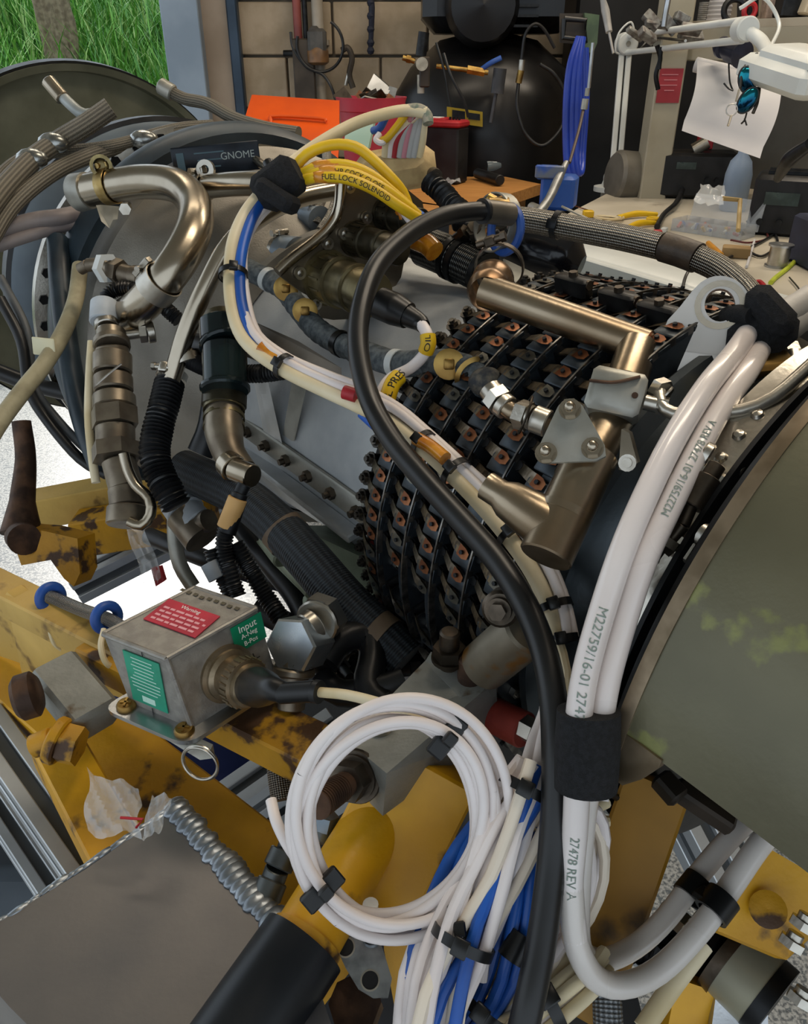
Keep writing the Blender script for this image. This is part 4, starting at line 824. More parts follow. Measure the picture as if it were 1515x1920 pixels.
turned_along('backshell', (478, 462, .98), (560, 482, .93), [(0, .010), (.08, .010), (.08, .0175), (.2, .0175), (.2, .013), (.3, .0145), (.5, .0145), (.52, .018), (.62, .018), (.65, .021), (1, .023)], mat('blue_grey_fitting', '#6f7c86', '#8995a0', .7, .35, 30))
clamp('worm_clamp', (492, 466, .975), P(560, 482, .93) - P(478, 462, .98), .0172)
clamp('worm_clamp', (528, 474, .95), P(560, 482, .93) - P(478, 462, .98), .02)
turned_along('backshell', (545, 392, 1.0), (600, 412, .95), [(0, .008), (.1, .0125), (.3, .0125), (.32, .0105), (.55, .0105), (.57, .0135), (.8, .0135), (1, .016)], MC['blue_grey_fitting'])
clamp('worm_clamp', (556, 396, .99), P(600, 412, .95) - P(545, 392, 1.0), .0125)
clamp('worm_clamp', (588, 408, .965), P(600, 412, .95) - P(545, 392, 1.0), .0135)
g = MB(); g.tube(pl([(612, 275, 1.0), (613, 320, .985), (608, 360, .97), (596, 395, .955), (592, 420, .95)]), .0058, 12, step=.006); g.build('braided_lead', BRAIDM, EG)
g = MB(); g.tube(pl([(632, 330, .97), (630, 370, .955), (618, 405, .945), (600, 432, .94)]), .0052, 12, step=.006); g.build('braided_lead', BRAIDM, EG)

# ---- steel pipes on the cone
def pipe(name, pts, r, m=TUBESTEEL, p=None, label=None, n=20, step=.008, **k):
    return MB().tube(pl(pts), r * G['z'], n, 0, step=step, **k).build(name, m, p or EG, label)
p1 = pipe('capped_steel_pipe', [(152, 360, .98), (200, 350, .965), (270, 341, .945), (330, 348, .92), (362, 378, .895), (366, 420, .86), (345, 472, .84), (312, 520, .835), (262, 575, .86), (215, 605, .92)], .0195, label='bent steel pipe with a slotted end cap')
ax = P(152, 360, .98) - P(200, 350, .965)
g = MB(); fr = frame(P(152, 360, .98), ax); g.lathe([(-.012, .0215), (.006, .0225), (.008, .021), (.008, .0165), (.002, .0165), (.002, 0)], 28, 0, fr); g.box((0, 0, .004), (.03, .012, .003), 0, fr, .001); g.build('end_cap', ZINC, p1)
clamp('worm_clamp', (205, 349, .963), ax, .0202, .013, mat('gilt_clamp', '#9c8452', '#b59f70', .9, .33, 60), p1, (0, 0, 1))
g = MB(); c = P(190, 312, .95); g.lathe([(-.006, .013), (.006, .013), (.006, .009), (-.006, .009), (-.006, .013)], 20, 0, frame(c, (0.3, -1, .2)), caps=False); g.ball(tuple(c), .009, 12, 0, (1, .5, 1)); g.build('clamp_eye', mat('gilt_steel', '#8f8159', '#6e6142', .9, .35, 50), p1)
MB().prism([P(180, 385, .94), P(215, 388, .94), P(212, 412, .93), P(205, 428, .93), P(190, 415, .93)], V((.004, .004, 0))).build('clamp_tab', ZINC, p1)
clamp('pipe_sleeve', (298, 535, .838), P(262, 575, .86) - P(312, 520, .835), .0205, .02, STEEL, p1)
g = MB(); c = P(240, 385, .94); g.cyl(c, c + V((.004, -.02, 0)), .0045, 10); g.hexa(c + V((.004, -.02, 0)), c + V((.005, -.028, 0)), .007); g.build('clamp_bolt', STEEL, p1)
p2 = pipe('cross_pipe', [(372, 352, .95), (440, 345, .91), (520, 345, .88), (600, 360, .87)], .0135)
clamp('pipe_sleeve', (378, 351, .945), P(440, 345, .91) - P(372, 352, .95), .0145, .018, STEEL, p2)
g = MB(); c = P(386, 318, .93); g.lathe([(-.003, .011), (.003, .011), (.003, .005), (-.003, .005), (-.003, .011)], 16, 0, frame(c, (-.2, -1, .2)), caps=False); g.box((0, 0, 0), (.009, .004, .018), 0, T(*(c + V((0, 0, -.013))))); g.build('pipe_eyelet', STEEL, p2)
G['z'] = .9
p3 = pipe('curved_steel_pipe', [(640, 355, .92), (560, 372, .90), (490, 405, .88), (430, 460, .87), (385, 540, .87), (350, 620, .88), (322, 712, .90)], .0105, label='thin curved steel pipe feeding the ribbed sleeve')
clamp('pipe_sleeve', (322, 705, .91), P(322, 712, .91) - P(350, 620, .93), .0145, .008, STEEL, p3)
pipe('edge_pipe', [(480, 300, 1.09), (520, 330, 1.05), (560, 360, 1.02)], .006)
g = MB(); g.tube(pl([(352, 645, .93), (400, 660, .9), (405, 720, .88), (395, 800, .87), (375, 850, .87)]), .013, 14, step=.008); g.build('black_line', RUBBER, EG)

def ribbed(name, pts, r, p=None, label=None, m=RUBBER, pitch=.0042, amp=.13, n=16, **k):
    r *= G['z']; return MB().tube(pl(pts), r, n, 0, step=pitch / 4, rfun=lambda L: 1 + amp * sin(2 * pi * L / pitch)).build(name, m, p or EG, label, **k)
rb1 = ribbed('ribbed_sleeve', [(318, 718, .905), (308, 760, .89), (296, 805, .88), (290, 850, .87), (300, 890, .865), (318, 925, .86), (332, 950, .86)], .0155, label='thick ribbed black sleeve bending downward')
ribbed('ribbed_sleeve', [(197, 572, .98), (203, 553, .985), (225, 541, .985), (255, 543, .98), (290, 560, .975), (318, 585, .97), (335, 600, .97)], .0085, pitch=.0034)
ribbed('ribbed_sleeve', [(350, 672, .90), (390, 690, .89), (440, 700, .88), (490, 700, .87), (530, 695, .86)], .0095, pitch=.0034)
ribbed('ribbed_sleeve', [(805, 340, .86), (830, 362, .85), (850, 385, .84), (868, 400, .83)], .0105, pitch=.0052, amp=.2)
g = MB(); a = P(347, 660, .9); g.cyl(a, a + (P(356, 682, .9) - a), .010, 16); g.cyl(P(349, 665, .895), P(354, 680, .895), .0125, 16); g.build('sleeve_ferrule', STEEL, EG)

# ---- flange items on the lower left: stacked regulator
R1 = thing_part = None
def stackpart(name, pts, radii, m, p=None, label=None, n=20):
    g = MB(); c = pl(pts)
    for i in range(len(c) - 1):
        r = radii[i]; hexf = isinstance(r, tuple); r = (r[0] * G['z'],) if hexf else r * G['z']
        if hexf: g.cyl(c[i], c[i + 1], r[0], 6)
        else: g.cyl(c[i], c[i + 1], r, n, bev=r * .08)
    return g.build(name, m, p or EG, label)
rg = stackpart('sensor_stack', [(208, 622, .95), (209, 640, .945), (210, 652, .94), (211, 664, .94), (211, 700, .935), (212, 706, .935), (213, 735, .93), (214, 742, .93), (215, 768, .925)],
               [.0175, .0215, .019, .0225, .019, .0225, .019, .0245], mat('tan_grey_fitting', '#857b6b', '#6a6053', .8, .38, 30), label='tall stacked fitting wrapped with lock wire')
stackpart('hex_union', [(214, 768, .92), (216, 800, .915), (217, 835, .91), (219, 862, .905)], [(.027,), .022, (.028,)], MC['tan_grey_fitting'], rg)
stackpart('elbow_body', [(222, 862, .905), (236, 915, .90), (240, 950, .895), (238, 985, .89)], [.019, .020, .023], MC['tan_grey_fitting'], rg)
g = MB(); g.tube(pl([(232, 850, .87), (240, 880, .87), (255, 910, .868), (280, 935, .865), (282, 965, .865), (265, 985, .865), (243, 978, .868)]), .0055, 12, step=.006); g.build('drain_tube', TUBESTEEL, rg)
stackpart('white_collar', [(196, 568, .965), (194, 605, .955)], [.0165], mat('off_white_sleeve', '#b9bfc4', '#a3a9ae', 0, .5, 20), rg)
stackpart('top_nut', [(199, 605, .955), (201, 616, .95), (203, 640, .945)], [.0145, .012], STEEL, rg)
g = MB(); g.tube(pl([(172, 640, .95), (168, 700, .945), (166, 780, .93), (172, 850, .92), (180, 905, .915)]), .0045, 10, step=.01); g.build('cream_tube', CREAM, rg)
g = MB(); g.tube([P(228, 682, .9), P(205, 700, .9), P(180, 722, .9)], .0012, 6); g.build('lock_wire', STEEL, rg)
stackpart('side_port', [(225, 630, .96), (262, 625, .97), (275, 624, .972), (290, 622, .975)], [.006, (.012,), .013], STEEL, rg)
ftg = stackpart('tee_fitting', [(150, 505, 1.02), (165, 497, 1.015), (190, 495, 1.01), (212, 507, 1.0), (228, 512, .995), (250, 518, .99), (268, 522, .985)], [.0075, .0085, .0085, (.0165,), .012, .014], MC['tan_grey_fitting'])
g = MB(); c = P(200, 503, .99); g.lathe([(-.004, .017), (.004, .017), (.004, .01), (-.004, .01), (-.004, .017)], 6, 0, frame(c, (1, -.6, .1)), caps=False); g.build('fitting_washer', WHITEP, ftg)
MB().box((0, 0, 0), (.03, .008, .022), 0, frame(P(270, 512, .99), (0, -1, .4), (1, 0, 0)), .002).build('fitting_clip', BLACKM, ftg)
G_ = stackpart('gauge_canister', [(416, 600, .835), (418, 640, .83), (420, 648, .828), (422, 722, .82), (422, 734, .818)], [.0235, .0255, .0225, .026], mat('gloss_black_green', '#10161a', '#1c2a2a', .3, .15, 20), None, 'glossy black canister with a steel ring')
# elbow adaptor in front (olive) with silver socket
ea = stackpart('olive_elbow', [(418, 592, .86), (420, 640, .85), (422, 690, .84), (422, 728, .835), (420, 765, .83), (420, 800, .825)], [.021, .024, .0225, .0235, .018], MC['dark_olive_connector'])
g = MB(); g.tube(pl([(420, 760, .83), (420, 810, .82), (430, 850, .81), (455, 885, .80)]), [.017, .018, .015, .0135], 18, step=.005); g.build('elbow_pipe', MC['tan_grey_fitting'], ea)
stackpart('silver_socket', [(428, 868, .8), (440, 880, .79), (474, 893, .775)], [.0145, .012], TUBESTEEL, ea)
g = MB()
for q in (768, 784, 800): g.band(P(420, q, .828), P(420, 800, .82) - P(420, 765, .83), .018, .004, .0015)
g.build('elbow_rings', OLIVEC, ea)
lead = stackpart('sensor_lead', [(458, 908, .765), (450, 925, .765), (446, 938, .765), (425, 1000, .765)], [.0065, .008, .009], BLACKM)
stackpart('tan_marker_sleeve', [(446, 934, .762), (424, 990, .765)], [.0095], mat('tan_sleeve', '#c39a5f', '#b08a52', 0, .55, 20), lead)
ribbed('ribbed_lead', [(424, 990, .765), (420, 1030, .77), (432, 1075, .77), (446, 1118, .77)], .0078, p=lead, pitch=.0034)
ribbed('ribbed_lead', [(395, 1030, .775), (405, 1060, .775), (420, 1090, .775), (432, 1120, .775)], .0068, p=lead, pitch=.0034)
stackpart('grey_heat_sleeve', [(392, 1055, .77), (408, 1085, .77)], [.009], mat('grey_sleeve', '#81868a', '#6f7478', 0, .5, 20), lead)
ribbed('ribbed_lead', [(440, 1020, .78), (470, 1070, .78), (500, 1120, .78), (530, 1165, .77)], .0085, p=lead, pitch=.0034)
G['z'] = 1.0
# big black braided hose from the elbow down to the right (part of the oil system)
g = MB(); g.tube(pl([(345, 880, .86), (400, 905, .83), (460, 935, .8), (520, 985, .77), (575, 1045, .74), (640, 1120, .72), (700, 1180, .71), (760, 1240, .7)]), .0215, 24, step=.006); hb1 = g.build('black_braided_hose', BRAIDF, EG, 'thick black braided hose under the casing')
for (x, y, x2, y2, z) in [(526, 990, 545, 1012, .765), (700, 1182, 722, 1200, .71)]:
    g = MB(); g.cyl(P(x, y, z), P(x2, y2, z - .004), .0225, 24); g.build('hose_label_band', mat('brown_band', '#5e4f3f', '#6f5d49', 0, .6, 20), hb1)
# pipes and black oily clutter deep below the casing
pipe('dark_pipe', [(280, 1005, .98), (340, 1030, .95), (420, 1060, .92), (520, 1090, .9), (620, 1120, .88)], .011, RUBBER)
pipe('dark_pipe', [(430, 960, .9), (500, 1050, .86), (560, 1130, .84), (600, 1230, .82)], .012, RUBBER)
pipe('dark_pipe', [(480, 1140, .84), (560, 1180, .83), (640, 1200, .8), (720, 1260, .78)], .013, RUBBER)
pipe('grey_drain_pipe', [(328, 950, .9), (328, 1010, .9), (338, 1060, .9), (362, 1100, .9)], .0085, ZINC)
cf = stackpart('cuff', [(334, 940, .86), (350, 962, .85), (372, 985, .84)], [.021, .0185], MC['off_white_sleeve'])
g = MB(); g.cyl(P(345, 965, .85), P(380, 1010, .84), .0205, 20); g.cyl(P(352, 990, .85), P(392, 975, .83), .012, 14); g.build('cuff_socket', MC['tan_grey_fitting'], cf)
# green-grey fuel pump body
g = MB(); g.prism([P(480, 1015, .86), P(550, 985, .84), (P(690, 1050, .78)), P(712, 1095, .76), P(690, 1130, .76), P(610, 1150, .76), P(575, 1120, .8), P(510, 1055, .84)], V((.03, .05, -.03)))
fp = g.build('fuel_pump', mat('pale_green_casting', '#8b9480', '#79826e', .3, .5, 20, c3='#55584a', n3=18, lo3=.6, hi3=.72), EG, label='pale green cast pump below the casing')
for (x0, y0, x1, y1) in [(500, 1008, 530, 1050), (530, 1045, 590, 1110), (585, 1120, 590, 1190)]:
    g = MB(); g.cyl(P(x0, y0, .82), P(x1, y1, .79), .010, 12, bev=.002); g.build('pump_rib', MC['pale_green_casting'], fp)
# hexagonal elbow union beside the ignition box
hu = MB(); fr = frame(P(562, 1205, .66), (-.5, -1, .6), (0, 0, 1)); hu.cyl(fr @ V((0, 0, -.02)), fr @ V((0, 0, .016)), .024, 6, bev=.002); hu = hu.build('hex_elbow_union', mat('bright_union', '#aab0b3', '#98a0a6', .85, .3, 40), EG, 'large bright hexagonal elbow union')
stackpart('union_nut', [(575, 1180, .66), (592, 1168, .665), (598, 1163, .67), (615, 1150, .68)], [.014, .0195, (.021,)], STEEL, hu)
stackpart('union_tail', [(556, 1230, .66), (552, 1250, .66), (550, 1265, .66), (548, 1300, .66), (546, 1330, .66)], [.015, .018, .013, .0115], MC['tan_grey_fitting'], hu)
for k in range(18): # oily fittings deep in the dark below the rings
    x = random.uniform(600, 820); y = 1180 + (x - 600) * .25 + random.uniform(-50, 130); z = random.uniform(.70, .78); g = MB()
    c = P(x, y, z); dr = V((random.uniform(-1, 1), random.uniform(-1, 0), random.uniform(-.5, 1))).normalized(); r = random.uniform(.006, .011)
    g.cyl(c, c + dr * .02, r, 12, bev=.001); g.hexa(c + dr * .02, c + dr * .03, r * 1.25); g.cyl(c + dr * .03, c + dr * .05, r * .7, 12); g.build('oily_fitting', random.choice([BLACKM, DARKST, RUBBER, BLACKM]), EG)
g = MB(); g.tube(pl([(610, 1240, .68), (640, 1200, .69), (690, 1190, .70), (700, 1230, .69), (690, 1290, .67), (720, 1320, .66)]), .013, 14, step=.008); g.build('rubber_elbow', RUBBER, EG)
g = MB(); g.tube(pl([(600, 1270, .69), (640, 1300, .68), (720, 1290, .67), (760, 1275, .67)]), .012, 14, step=.008); g.build('rubber_elbow', RUBBER, EG)

# ---- name plate on the cone
c0 = Q(406, 298, -.585); npm = frame(P(406, 298, .97), (P(406, 298, -.29) - P(406, 298, -.29) + ray(406, 298) * -1), (1, 0, 0))
npl = MB().box((0, 0, 0), (.106, .033, .003), 0, npm @ Matrix.Rotation(radians(5), 4, 'Z'), .001).build('name_plate', mat('dark_plate', '#101720', '#1a2430', .3, .35, 30), EG, 'small dark name plate')
MT = npm @ Matrix.Rotation(radians(5), 4, 'Z')
txt('GNOME', .0115, MT @ T(.026, .002, .0018), mat('plate_print', '#8f9a9a', None, 0, .5), npl)
g = MB()
for r_ in range(3): g.box((-.008, .008 - r_ * .008, .0018), (.036 - r_ * .006, .0016, .0004), 0, MT)
g.box((-.043, 0, .0018), (.009, .020, .0004), 0, MT); g.build('plate_lines', mat('plate_lines', '#3c5560', None, 0, .5), npl)

# ---- silver bleed tubing over the levers
zt = .64
bt = MB(); bt.tube(pl([(908, 545, .60), (1060, 598, .575), (1212, 652, .55)]), .0125, 28, step=.02)
bt = bt.build('bleed_tube', HEATSTEEL, EG, 'bright silver tube mitred at its right end')
MB().cyl(P(1196, 650, .551), P(1172, 720, .535), .0138, 28).build('mitred_leg', HEATSTEEL, bt)
MB().cyl(P(1172, 742, .525), P(1080, 900, .475), .0140, 28).build('sloping_leg', HEATSTEEL, bt)
MB().cyl(P(1112, 850, .475), P(1022, 1046, .455), .0158, 32, bev=.001).build('lower_barrel', HEATSTEEL, bt)
MB().cyl(P(1062, 955, .464), P(1056, 968, .463), .0163, 32).build('barrel_seam', HEATSTEEL, bt)
MB().lathe([(0, .0155), (.015, .0145), (.032, .012), (.038, .009), (.048, .009)], 28, 0, frame(P(1035, 990, .462), P(915, 912, .48) - P(1035, 990, .462))).build('side_branch', HEATSTEEL, bt)
g = MB(); g.lathe([(-.004, .0135), (.002, .0165), (.008, .0165), (.014, .015), (.02, .0165), (.026, .0165), (.030, .014)], 28, 0, frame(P(914, 548, .60), P(945, 480, .66) - P(914, 548, .60)), caps=False)
g.build('copper_bellows', mat('copper_bellows', '#8f7458', '#6d5640', .95, .3, 30), bt)
clamp('band_clamp', (936, 502, .63), P(945, 480, .66) - P(914, 548, .60), .0185, .006, DARKST, bt, (-.4, 0, 1))
bx = MB(); frb = frame(P(1155, 742, .50), V((-.35, -1, .8)), V((1, -.25, -.2))); bx.box((0, 0, 0), (.034, .028, .026), 0, frb, .003)
bx = bx.build('junction_block', ZINC, EG, 'small bright metal block tied with lock wire')
g = MB(); g.tube([frb @ V((-.017, .002, .0138)), frb @ V((-.002, .004, .0145)), frb @ V((.012, .011, .0138))], .0011, 6); g.cyl(frb @ V((.012, -.001, .0125)), frb @ V((.012, -.001, .0136)), .002, 10); g.build('twisted_wire', RUST, bx)
MB().cyl(frb @ V((.018, 0, 0)), frb @ V((.026, 0, 0)), .005, 10).hexa(frb @ V((.026, 0, 0)), frb @ V((.032, 0, 0)), .006).build('block_screw', STEEL, bx)
tri = [(1055, 752), (1078, 748), (1092, 760), (1134, 835), (1136, 855), (1118, 864), (1022, 868), (1008, 858), (1008, 842), (1046, 762)]
nz = (CAM - P(1070, 815, .455)).normalized() + V((-.1, 0, .35))
def onp(x, y, c, n): q = ray(x, y); return CAM + q * ((c - CAM).dot(n) / q.dot(n))
cc = P(1070, 815, .455)
tr = MB().prism([onp(x, y, cc, nz) for x, y in tri], nz.normalized() * -.003).build('triangular_plate', ZINC, EG, 'triangular plate held by three domed bolts')
for x, y in [(1069, 768), (1024, 850), (1111, 841)]:
    c = onp(x, y, cc, nz); nn = nz.normalized(); MB().cyl(c, c + nn * .0012, .0064, 20).hexa(c + nn * .0012, c + nn * .0055, .0056).ball(tuple(c + nn * .0055), .0035, 10).build('plate_bolt', TUBESTEEL, tr)
g = MB(); g.prism([P(1165, 805, .475), P(1180, 812, .475), P(1195, 868, .47), P(1180, 885, .47), P(1160, 880, .47)], V((.003, .004, -.001))); g.cyl(P(1177, 868, .471), P(1176, 868, .466), .0052, 14); g.cyl(P(1176, 868, .466), P(1175, 868, .463), .003, 12); g.build('bolt_lug', STEEL, EG)
# fittings ending the felt hose
fh = stackpart('hose_end_fitting', [(918, 728, .555), (928, 742, .552), (940, 756, .548), (952, 766, .545)], [.0085, (.0105,), .009], STEEL)
g = MB(); g.tube(pl([(948, 764, .545), (962, 774, .541), (975, 776, .538)]), .0065, 14, step=.003); g.build('fitting_elbow', HEATSTEEL, fh)
stackpart('hex_nut', [(972, 776, .538), (992, 782, .533), (1000, 784, .531), (1028, 795, .527)], [(.0105,), .0085, .0095], STEEL, fh)
MB().ring(P(985, 778, .53), V((1, -.2, -.3)), .013, .0009, 20, 6).build('wire_loop', DARKST, fh)
pipe('sense_line', [(1236, 735, .495), (1240, 760, .49), (1262, 775, .485), (1310, 778, .478), (1390, 770, .47), (1450, 745, .465), (1515, 690, .465), (1570, 640, .465)], .0042, STEEL)
stackpart('line_union', [(1232, 728, .50), (1246, 736, .495), (1250, 740, .495)], [(.008,), .006], STEEL)
g = MB(); g.box((0, 0, 0), (.05, .02, .02), 0, frame(P(1415, 695, .53), (0, -.3, 1), (1, .3, -.4)), .003); g.build('gilt_bracket', BRASS, EG)
g = MB(); g.lathe([(0, .02), (.006, .02), (.008, .012), (.003, .006), (.003, 0)], 24, 0, frame(P(1428, 722, .53), (0, -.3, 1))); g.build('lug_boss', STEEL, EG)
stackpart('domed_nut', [(1475, 655, .55), (1482, 672, .545), (1487, 690, .54)], [(.009,), .011], STEEL)
# lifting lug
LC = P(1340, 600, .545); LN = V((-.42, -1, .42)).normalized()
def lp(x, y): return onp(x, y, LC, LN)
lug = [(1238, 652), (1243, 622), (1252, 600), (1275, 575), (1300, 543)]
cxx, cyy = 1350, 572
arc = [(cxx + 57 * cos(radians(a)), cyy - 55 * sin(radians(a)) ) for a in range(130, -41, -10)]
loop = [lp(x, y) for x, y in lug + arc + [(1398, 640), (1396, 672), (1330, 668)]]
hole = [lp(cxx + 29 * cos(radians(a)) + 0, cyy - 31 * sin(radians(a))) for a in range(0, 360, 15)]
def holed(name, outer, inner, nrm, th, m, p, label=None):
    bm = bmesh_holed(outer, inner, nrm * -th); return bm.build(name, m, p, label)
def bmesh_holed(outer, inner, ex): # ring between outline and hole, bridged by nearest angle
    n = len(outer); c = sum(inner, V()) / len(inner); k = len(inner)
    from mathutils.geometry import tessellate_polygon
    pts = list(outer) + list(inner); tris = tessellate_polygon([outer, inner])
    g = MB(); N = len(pts); vs = pts + [q + ex for q in pts]
    fs = [tuple(t) for t in tris] + [tuple(i + N for i in reversed(t)) for t in tris]
    for i in range(n): fs.append((i, (i + 1) % n, (i + 1) % n + N, i + N))
    for i in range(k): fs.append((n + i, n + i + N, n + (i + 1) % k + N, n + (i + 1) % k))
    return g.add(vs, fs)
lg = holed('lifting_lug', loop, hole, LN, .011, mat('satin_aluminium', '#c2bcb4', '#aaa49c', .7, .34, 8, bump=.05), EG, 'machined lifting lug with a round hole')
MB().lathe([(-.0005, .0165), (.0015, .0165), (.0015, .0125), (-.0115, .0118)], 32, 0, frame(lp(cxx, cyy), LN), caps=False).build('hole_rim', TUBESTEEL, lg)
MB().prism([lp(1212, 655) , lp(1238, 652), lp(1400, 672), lp(1370, 720), lp(1300, 735), lp(1205, 712)], LN * -.02).build('lug_foot', MC['satin_aluminium'], lg)
# turnbuckle bolts on the riveted band
for (x0, y0, x1, y1) in [(1345, 872, 1240, 1035)]:
    tb = stackpart('clamp_turnbuckle', [(x0, y0, -.234), (1330, 895, -.234), (1295, 950, -.234), (1280, 985, -.234), (1258, 1012, -.234), (x1, y1 - 8, -.234), (1180, 1110, -.234)], [.005, .0072, .0038, .0038, (.0072,), .0033], DARKST, None, 'threaded clamp bolt across the riveted band')
    for (x, y, w) in [(1352, 868, .022), (1285, 985, .020)]:
        c = P(x, y, -.230); t_ = (P(x1, y1, -.234) - P(x0, y0, -.234)).normalized(); fq = frame(c, t_, ray(x, y) * -1)
        for sg in (-1, 1): MB().cyl(fq @ V((0, sg * w * .3, 0)), fq @ V((0, sg * w * .55, 0)), .0075, 16, bev=.001).build('fork_ear', STEEL, tb)
        MB().box((0, 0, .012), (.009, w * 1.2, .014), 0, fq, .002).build('fork_yoke', STEEL, tb)
    stackpart('bright_nut', [(1256, 1008, -.238), (1246, 1022, -.238)], [(.0075,)], TUBESTEEL, tb)
# red silicone elbow low on the combustor
rs = stackpart('red_silicone_hose', [(905, 1330, .60), (985, 1370, .57)], [.0135], mat('red_silicone', '#7e2b22', '#93382c', 0, .6, 30, bump=.3))
stackpart('hose_tail', [(978, 1360, .57), (1000, 1372, .565), (1015, 1385, .56)], [(.0095,), .0075], STEEL, rs)
# oil fabric around trunnion boss
g = MB(); fr = frame(P(930, 1150, .60), P(900, 1200, .5) - P(930, 1150, .60)); g.cyl(P(948, 1132, .535), P(937, 1143, .515), .0125, 24, bev=.002); g.cyl(P(937, 1143, .515), P(934, 1146, .511), .0085, 24); g.cyl(P(934, 1146, .511), P(931, 1149, .506), .006, 6); g.build('trunnion_boss', DARKST, EG)
# ================================================================ STAND, BOXES AND CABLES IN FRONT
def bar(g, a, b, w, h, up=(0, 0, 1), mi=0, bev=.002): # rectangular bar from a to b
    a = V(a); b = V(b); fr = frame(a.lerp(b, .5), b - a, up); return g.box((0, 0, 0), (h, w, (b - a).length), mi, fr, bev)
ST = thing('engine_stand', 'chipped yellow tubular steel stand carrying the engine', 'stand')
def sbar(name, a, b, w, h, m=YELLOW, lab=None, up=(0, 0, 1), p=None): return bar(MB(), P(*a), P(*b), w, h, up).build(name, m, p or ST, lab)
# left upper rail, running under the ignition box to the mount
sbar('upper_rail', (-40, 1088, .86), (250, 1235, .74), .035, .03, YELLOWP)
sbar('upper_rail', (-60, 1160, .9), (260, 1262, .76), .004, .085, YELLOWP)
sbar('upper_rail', (180, 1215, .76), (640, 1440, .62), .045, .03, YELLOWR)
sbar('main_beam', (-70, 1190, 1.0), (640, 1790, .66), .075, .085, YELLOW, up=(0, -.2, 1))
sbar('side_web', (40, 1180, .85), (180, 1290, .8), .02, .12, YELLOWP)
sbar('diagonal_leg', (100, 1390, .74), (225, 1620, .64), .042, .042, YELLOW)
g = MB(); g.box((0, 0, 0), (.034, .042, .075), 0, frame(P(140, 1305, .70), P(180, 1360, .68) - P(80, 1240, .72), (0, 0, 1)), .004); g.build('grey_socket', MOUNTG, ST)
kb = MB(); kb.lathe([(0, .015), (.004, .0195), (.016, .0195), (.02, .014)], 20, 0, frame(P(28, 1312, .66), V((.8, .3, .1)))); kb.build('rusty_knob', RUST, ST)
st2 = stackpart('clamp_bolt', [(150, 1400, .66), (118, 1392, .66), (98, 1385, .66), (62, 1400, .66)], [(.017,), .02, .010], YELLOWR, ST)
# rear feet and lug seen far left
sbar('rear_rail', (40, 960, 1.25), (330, 905, 1.25), .05, .05, YELLOWP)
sbar('rear_rail', (150, 1000, 1.22), (400, 960, 1.2), .05, .06, YELLOWR)
g = MB(); g.prism([P(15, 990, 1.0), P(80, 995, 1.0), P(145, 1010, 1.0), P(150, 1075, 1.0), P(138, 1100, 1.0), P(120, 1085, 1.0), P(95, 1050, 1.0), P(40, 1060, 1.0)], V((.01, .03, -.01))); g.build('anchor_lug', YELLOWR, ST)
g = MB(); g.tube(pl([(40, 790, 1.05), (48, 860, 1.05), (42, 940, 1.03), (40, 1000, 1.02)]), [.012, .013, .016, .026], 14); g.cyl(P(40, 1005, 1.01), P(46, 1012, .99), .02, 20); g.build('strut_end', RUST, ST)
# yellow pylon under the mount block
sbar('pylon', (820, 1400, .60), (700, 1640, .60), .075, .12, YELLOW, up=ray(760, 1500))
g = MB(); g.prism([P(640, 1470, .60), P(870, 1420, .60), P(868, 1500, .60), P(840, 1640, .6), P(925, 1920, .62), P(930, 2000, .62), P(760, 2000, .62), P(720, 1780, .6), P(715, 1620, .6)], cv(0, 0, .03)); g.build('pylon_plate', YELLOW, ST, 'yellow gusset plate with dark bolts')
for x, y, r in [(748, 1612, .0085), (795, 1606, .0085), (765, 1690, .01), (790, 1700, .009)]:
    g = MB(); c = P(x, y, .598); g.cyl(c, c - ray(x, y) * .008, r, 14, bev=.001); g.build('plate_bolt', RUST, ST)
g = MB(); tubA, tubB = P(705, 1540, .56), P(570, 1768, .50); g.cyl(tubB, tubA, .0225, 32); g.build('sleeve_tube', YELLOW, ST)
MB().cyl(tubB + (tubA - tubB).normalized() * -.003, tubB + (tubA - tubB).normalized() * .004, .0245, 32).build('tube_collar', YELLOWR, ST)
g = MB(); g.cyl(P(360, 2080, .44), tubB, .0285, 40); g.build('black_leg_tube', mat('black_satin_tube', '#15181c', '#1d2126', .2, .35, 6, c3='#a08a5a', n3=5, lo3=.69, hi3=.71), ST, 'fat black tube below the yellow sleeve')
# right-hand box column behind the white cables
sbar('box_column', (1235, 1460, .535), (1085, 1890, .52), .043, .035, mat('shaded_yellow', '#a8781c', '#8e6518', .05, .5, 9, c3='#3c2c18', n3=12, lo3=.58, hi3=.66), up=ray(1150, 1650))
sbar('box_column_flange', (1262, 1500, .53), (1118, 1830, .515), .010, .014, YELLOWP)
g = MB(); g.prism([P(1432, 1585, .5), P(1560, 1660, .5), P(1540, 1740, .49), P(1475, 1800, .49), P(1345, 1745, .49)], cv(.002, .01, .02)); yb = g.build('corner_bracket', YELLOW, ST, 'yellow corner bracket under the exhaust drum')
g = MB(); c = P(1440, 1705, .487); g.lathe([(0, .011), (.0015, .011), (.0025, .006), (.002, 0)], 20, 0, frame(c, CAM - c)); g.build('worn_stud', YELLOWR, yb)
g = MB(); g.prism([P(1270, 1835, .55), P(1400, 1880, .55), P(1400, 1990, .55), P(1240, 1990, .55)], cv(0, 0, .02)); g.build('lower_bracket', YELLOW, ST)
g = MB()
for (x0, y0, x1, y1) in [(1235, 1455, 1275, 1500), (1265, 1475, 1375, 1548)]: bar(g, P(x0, y0, .50), P(x1, y1, .49), .014, .012)
g.build('drum_saddle', mat('dark_saddle', '#26211b', '#3a3128', .4, .5, 20), ST)

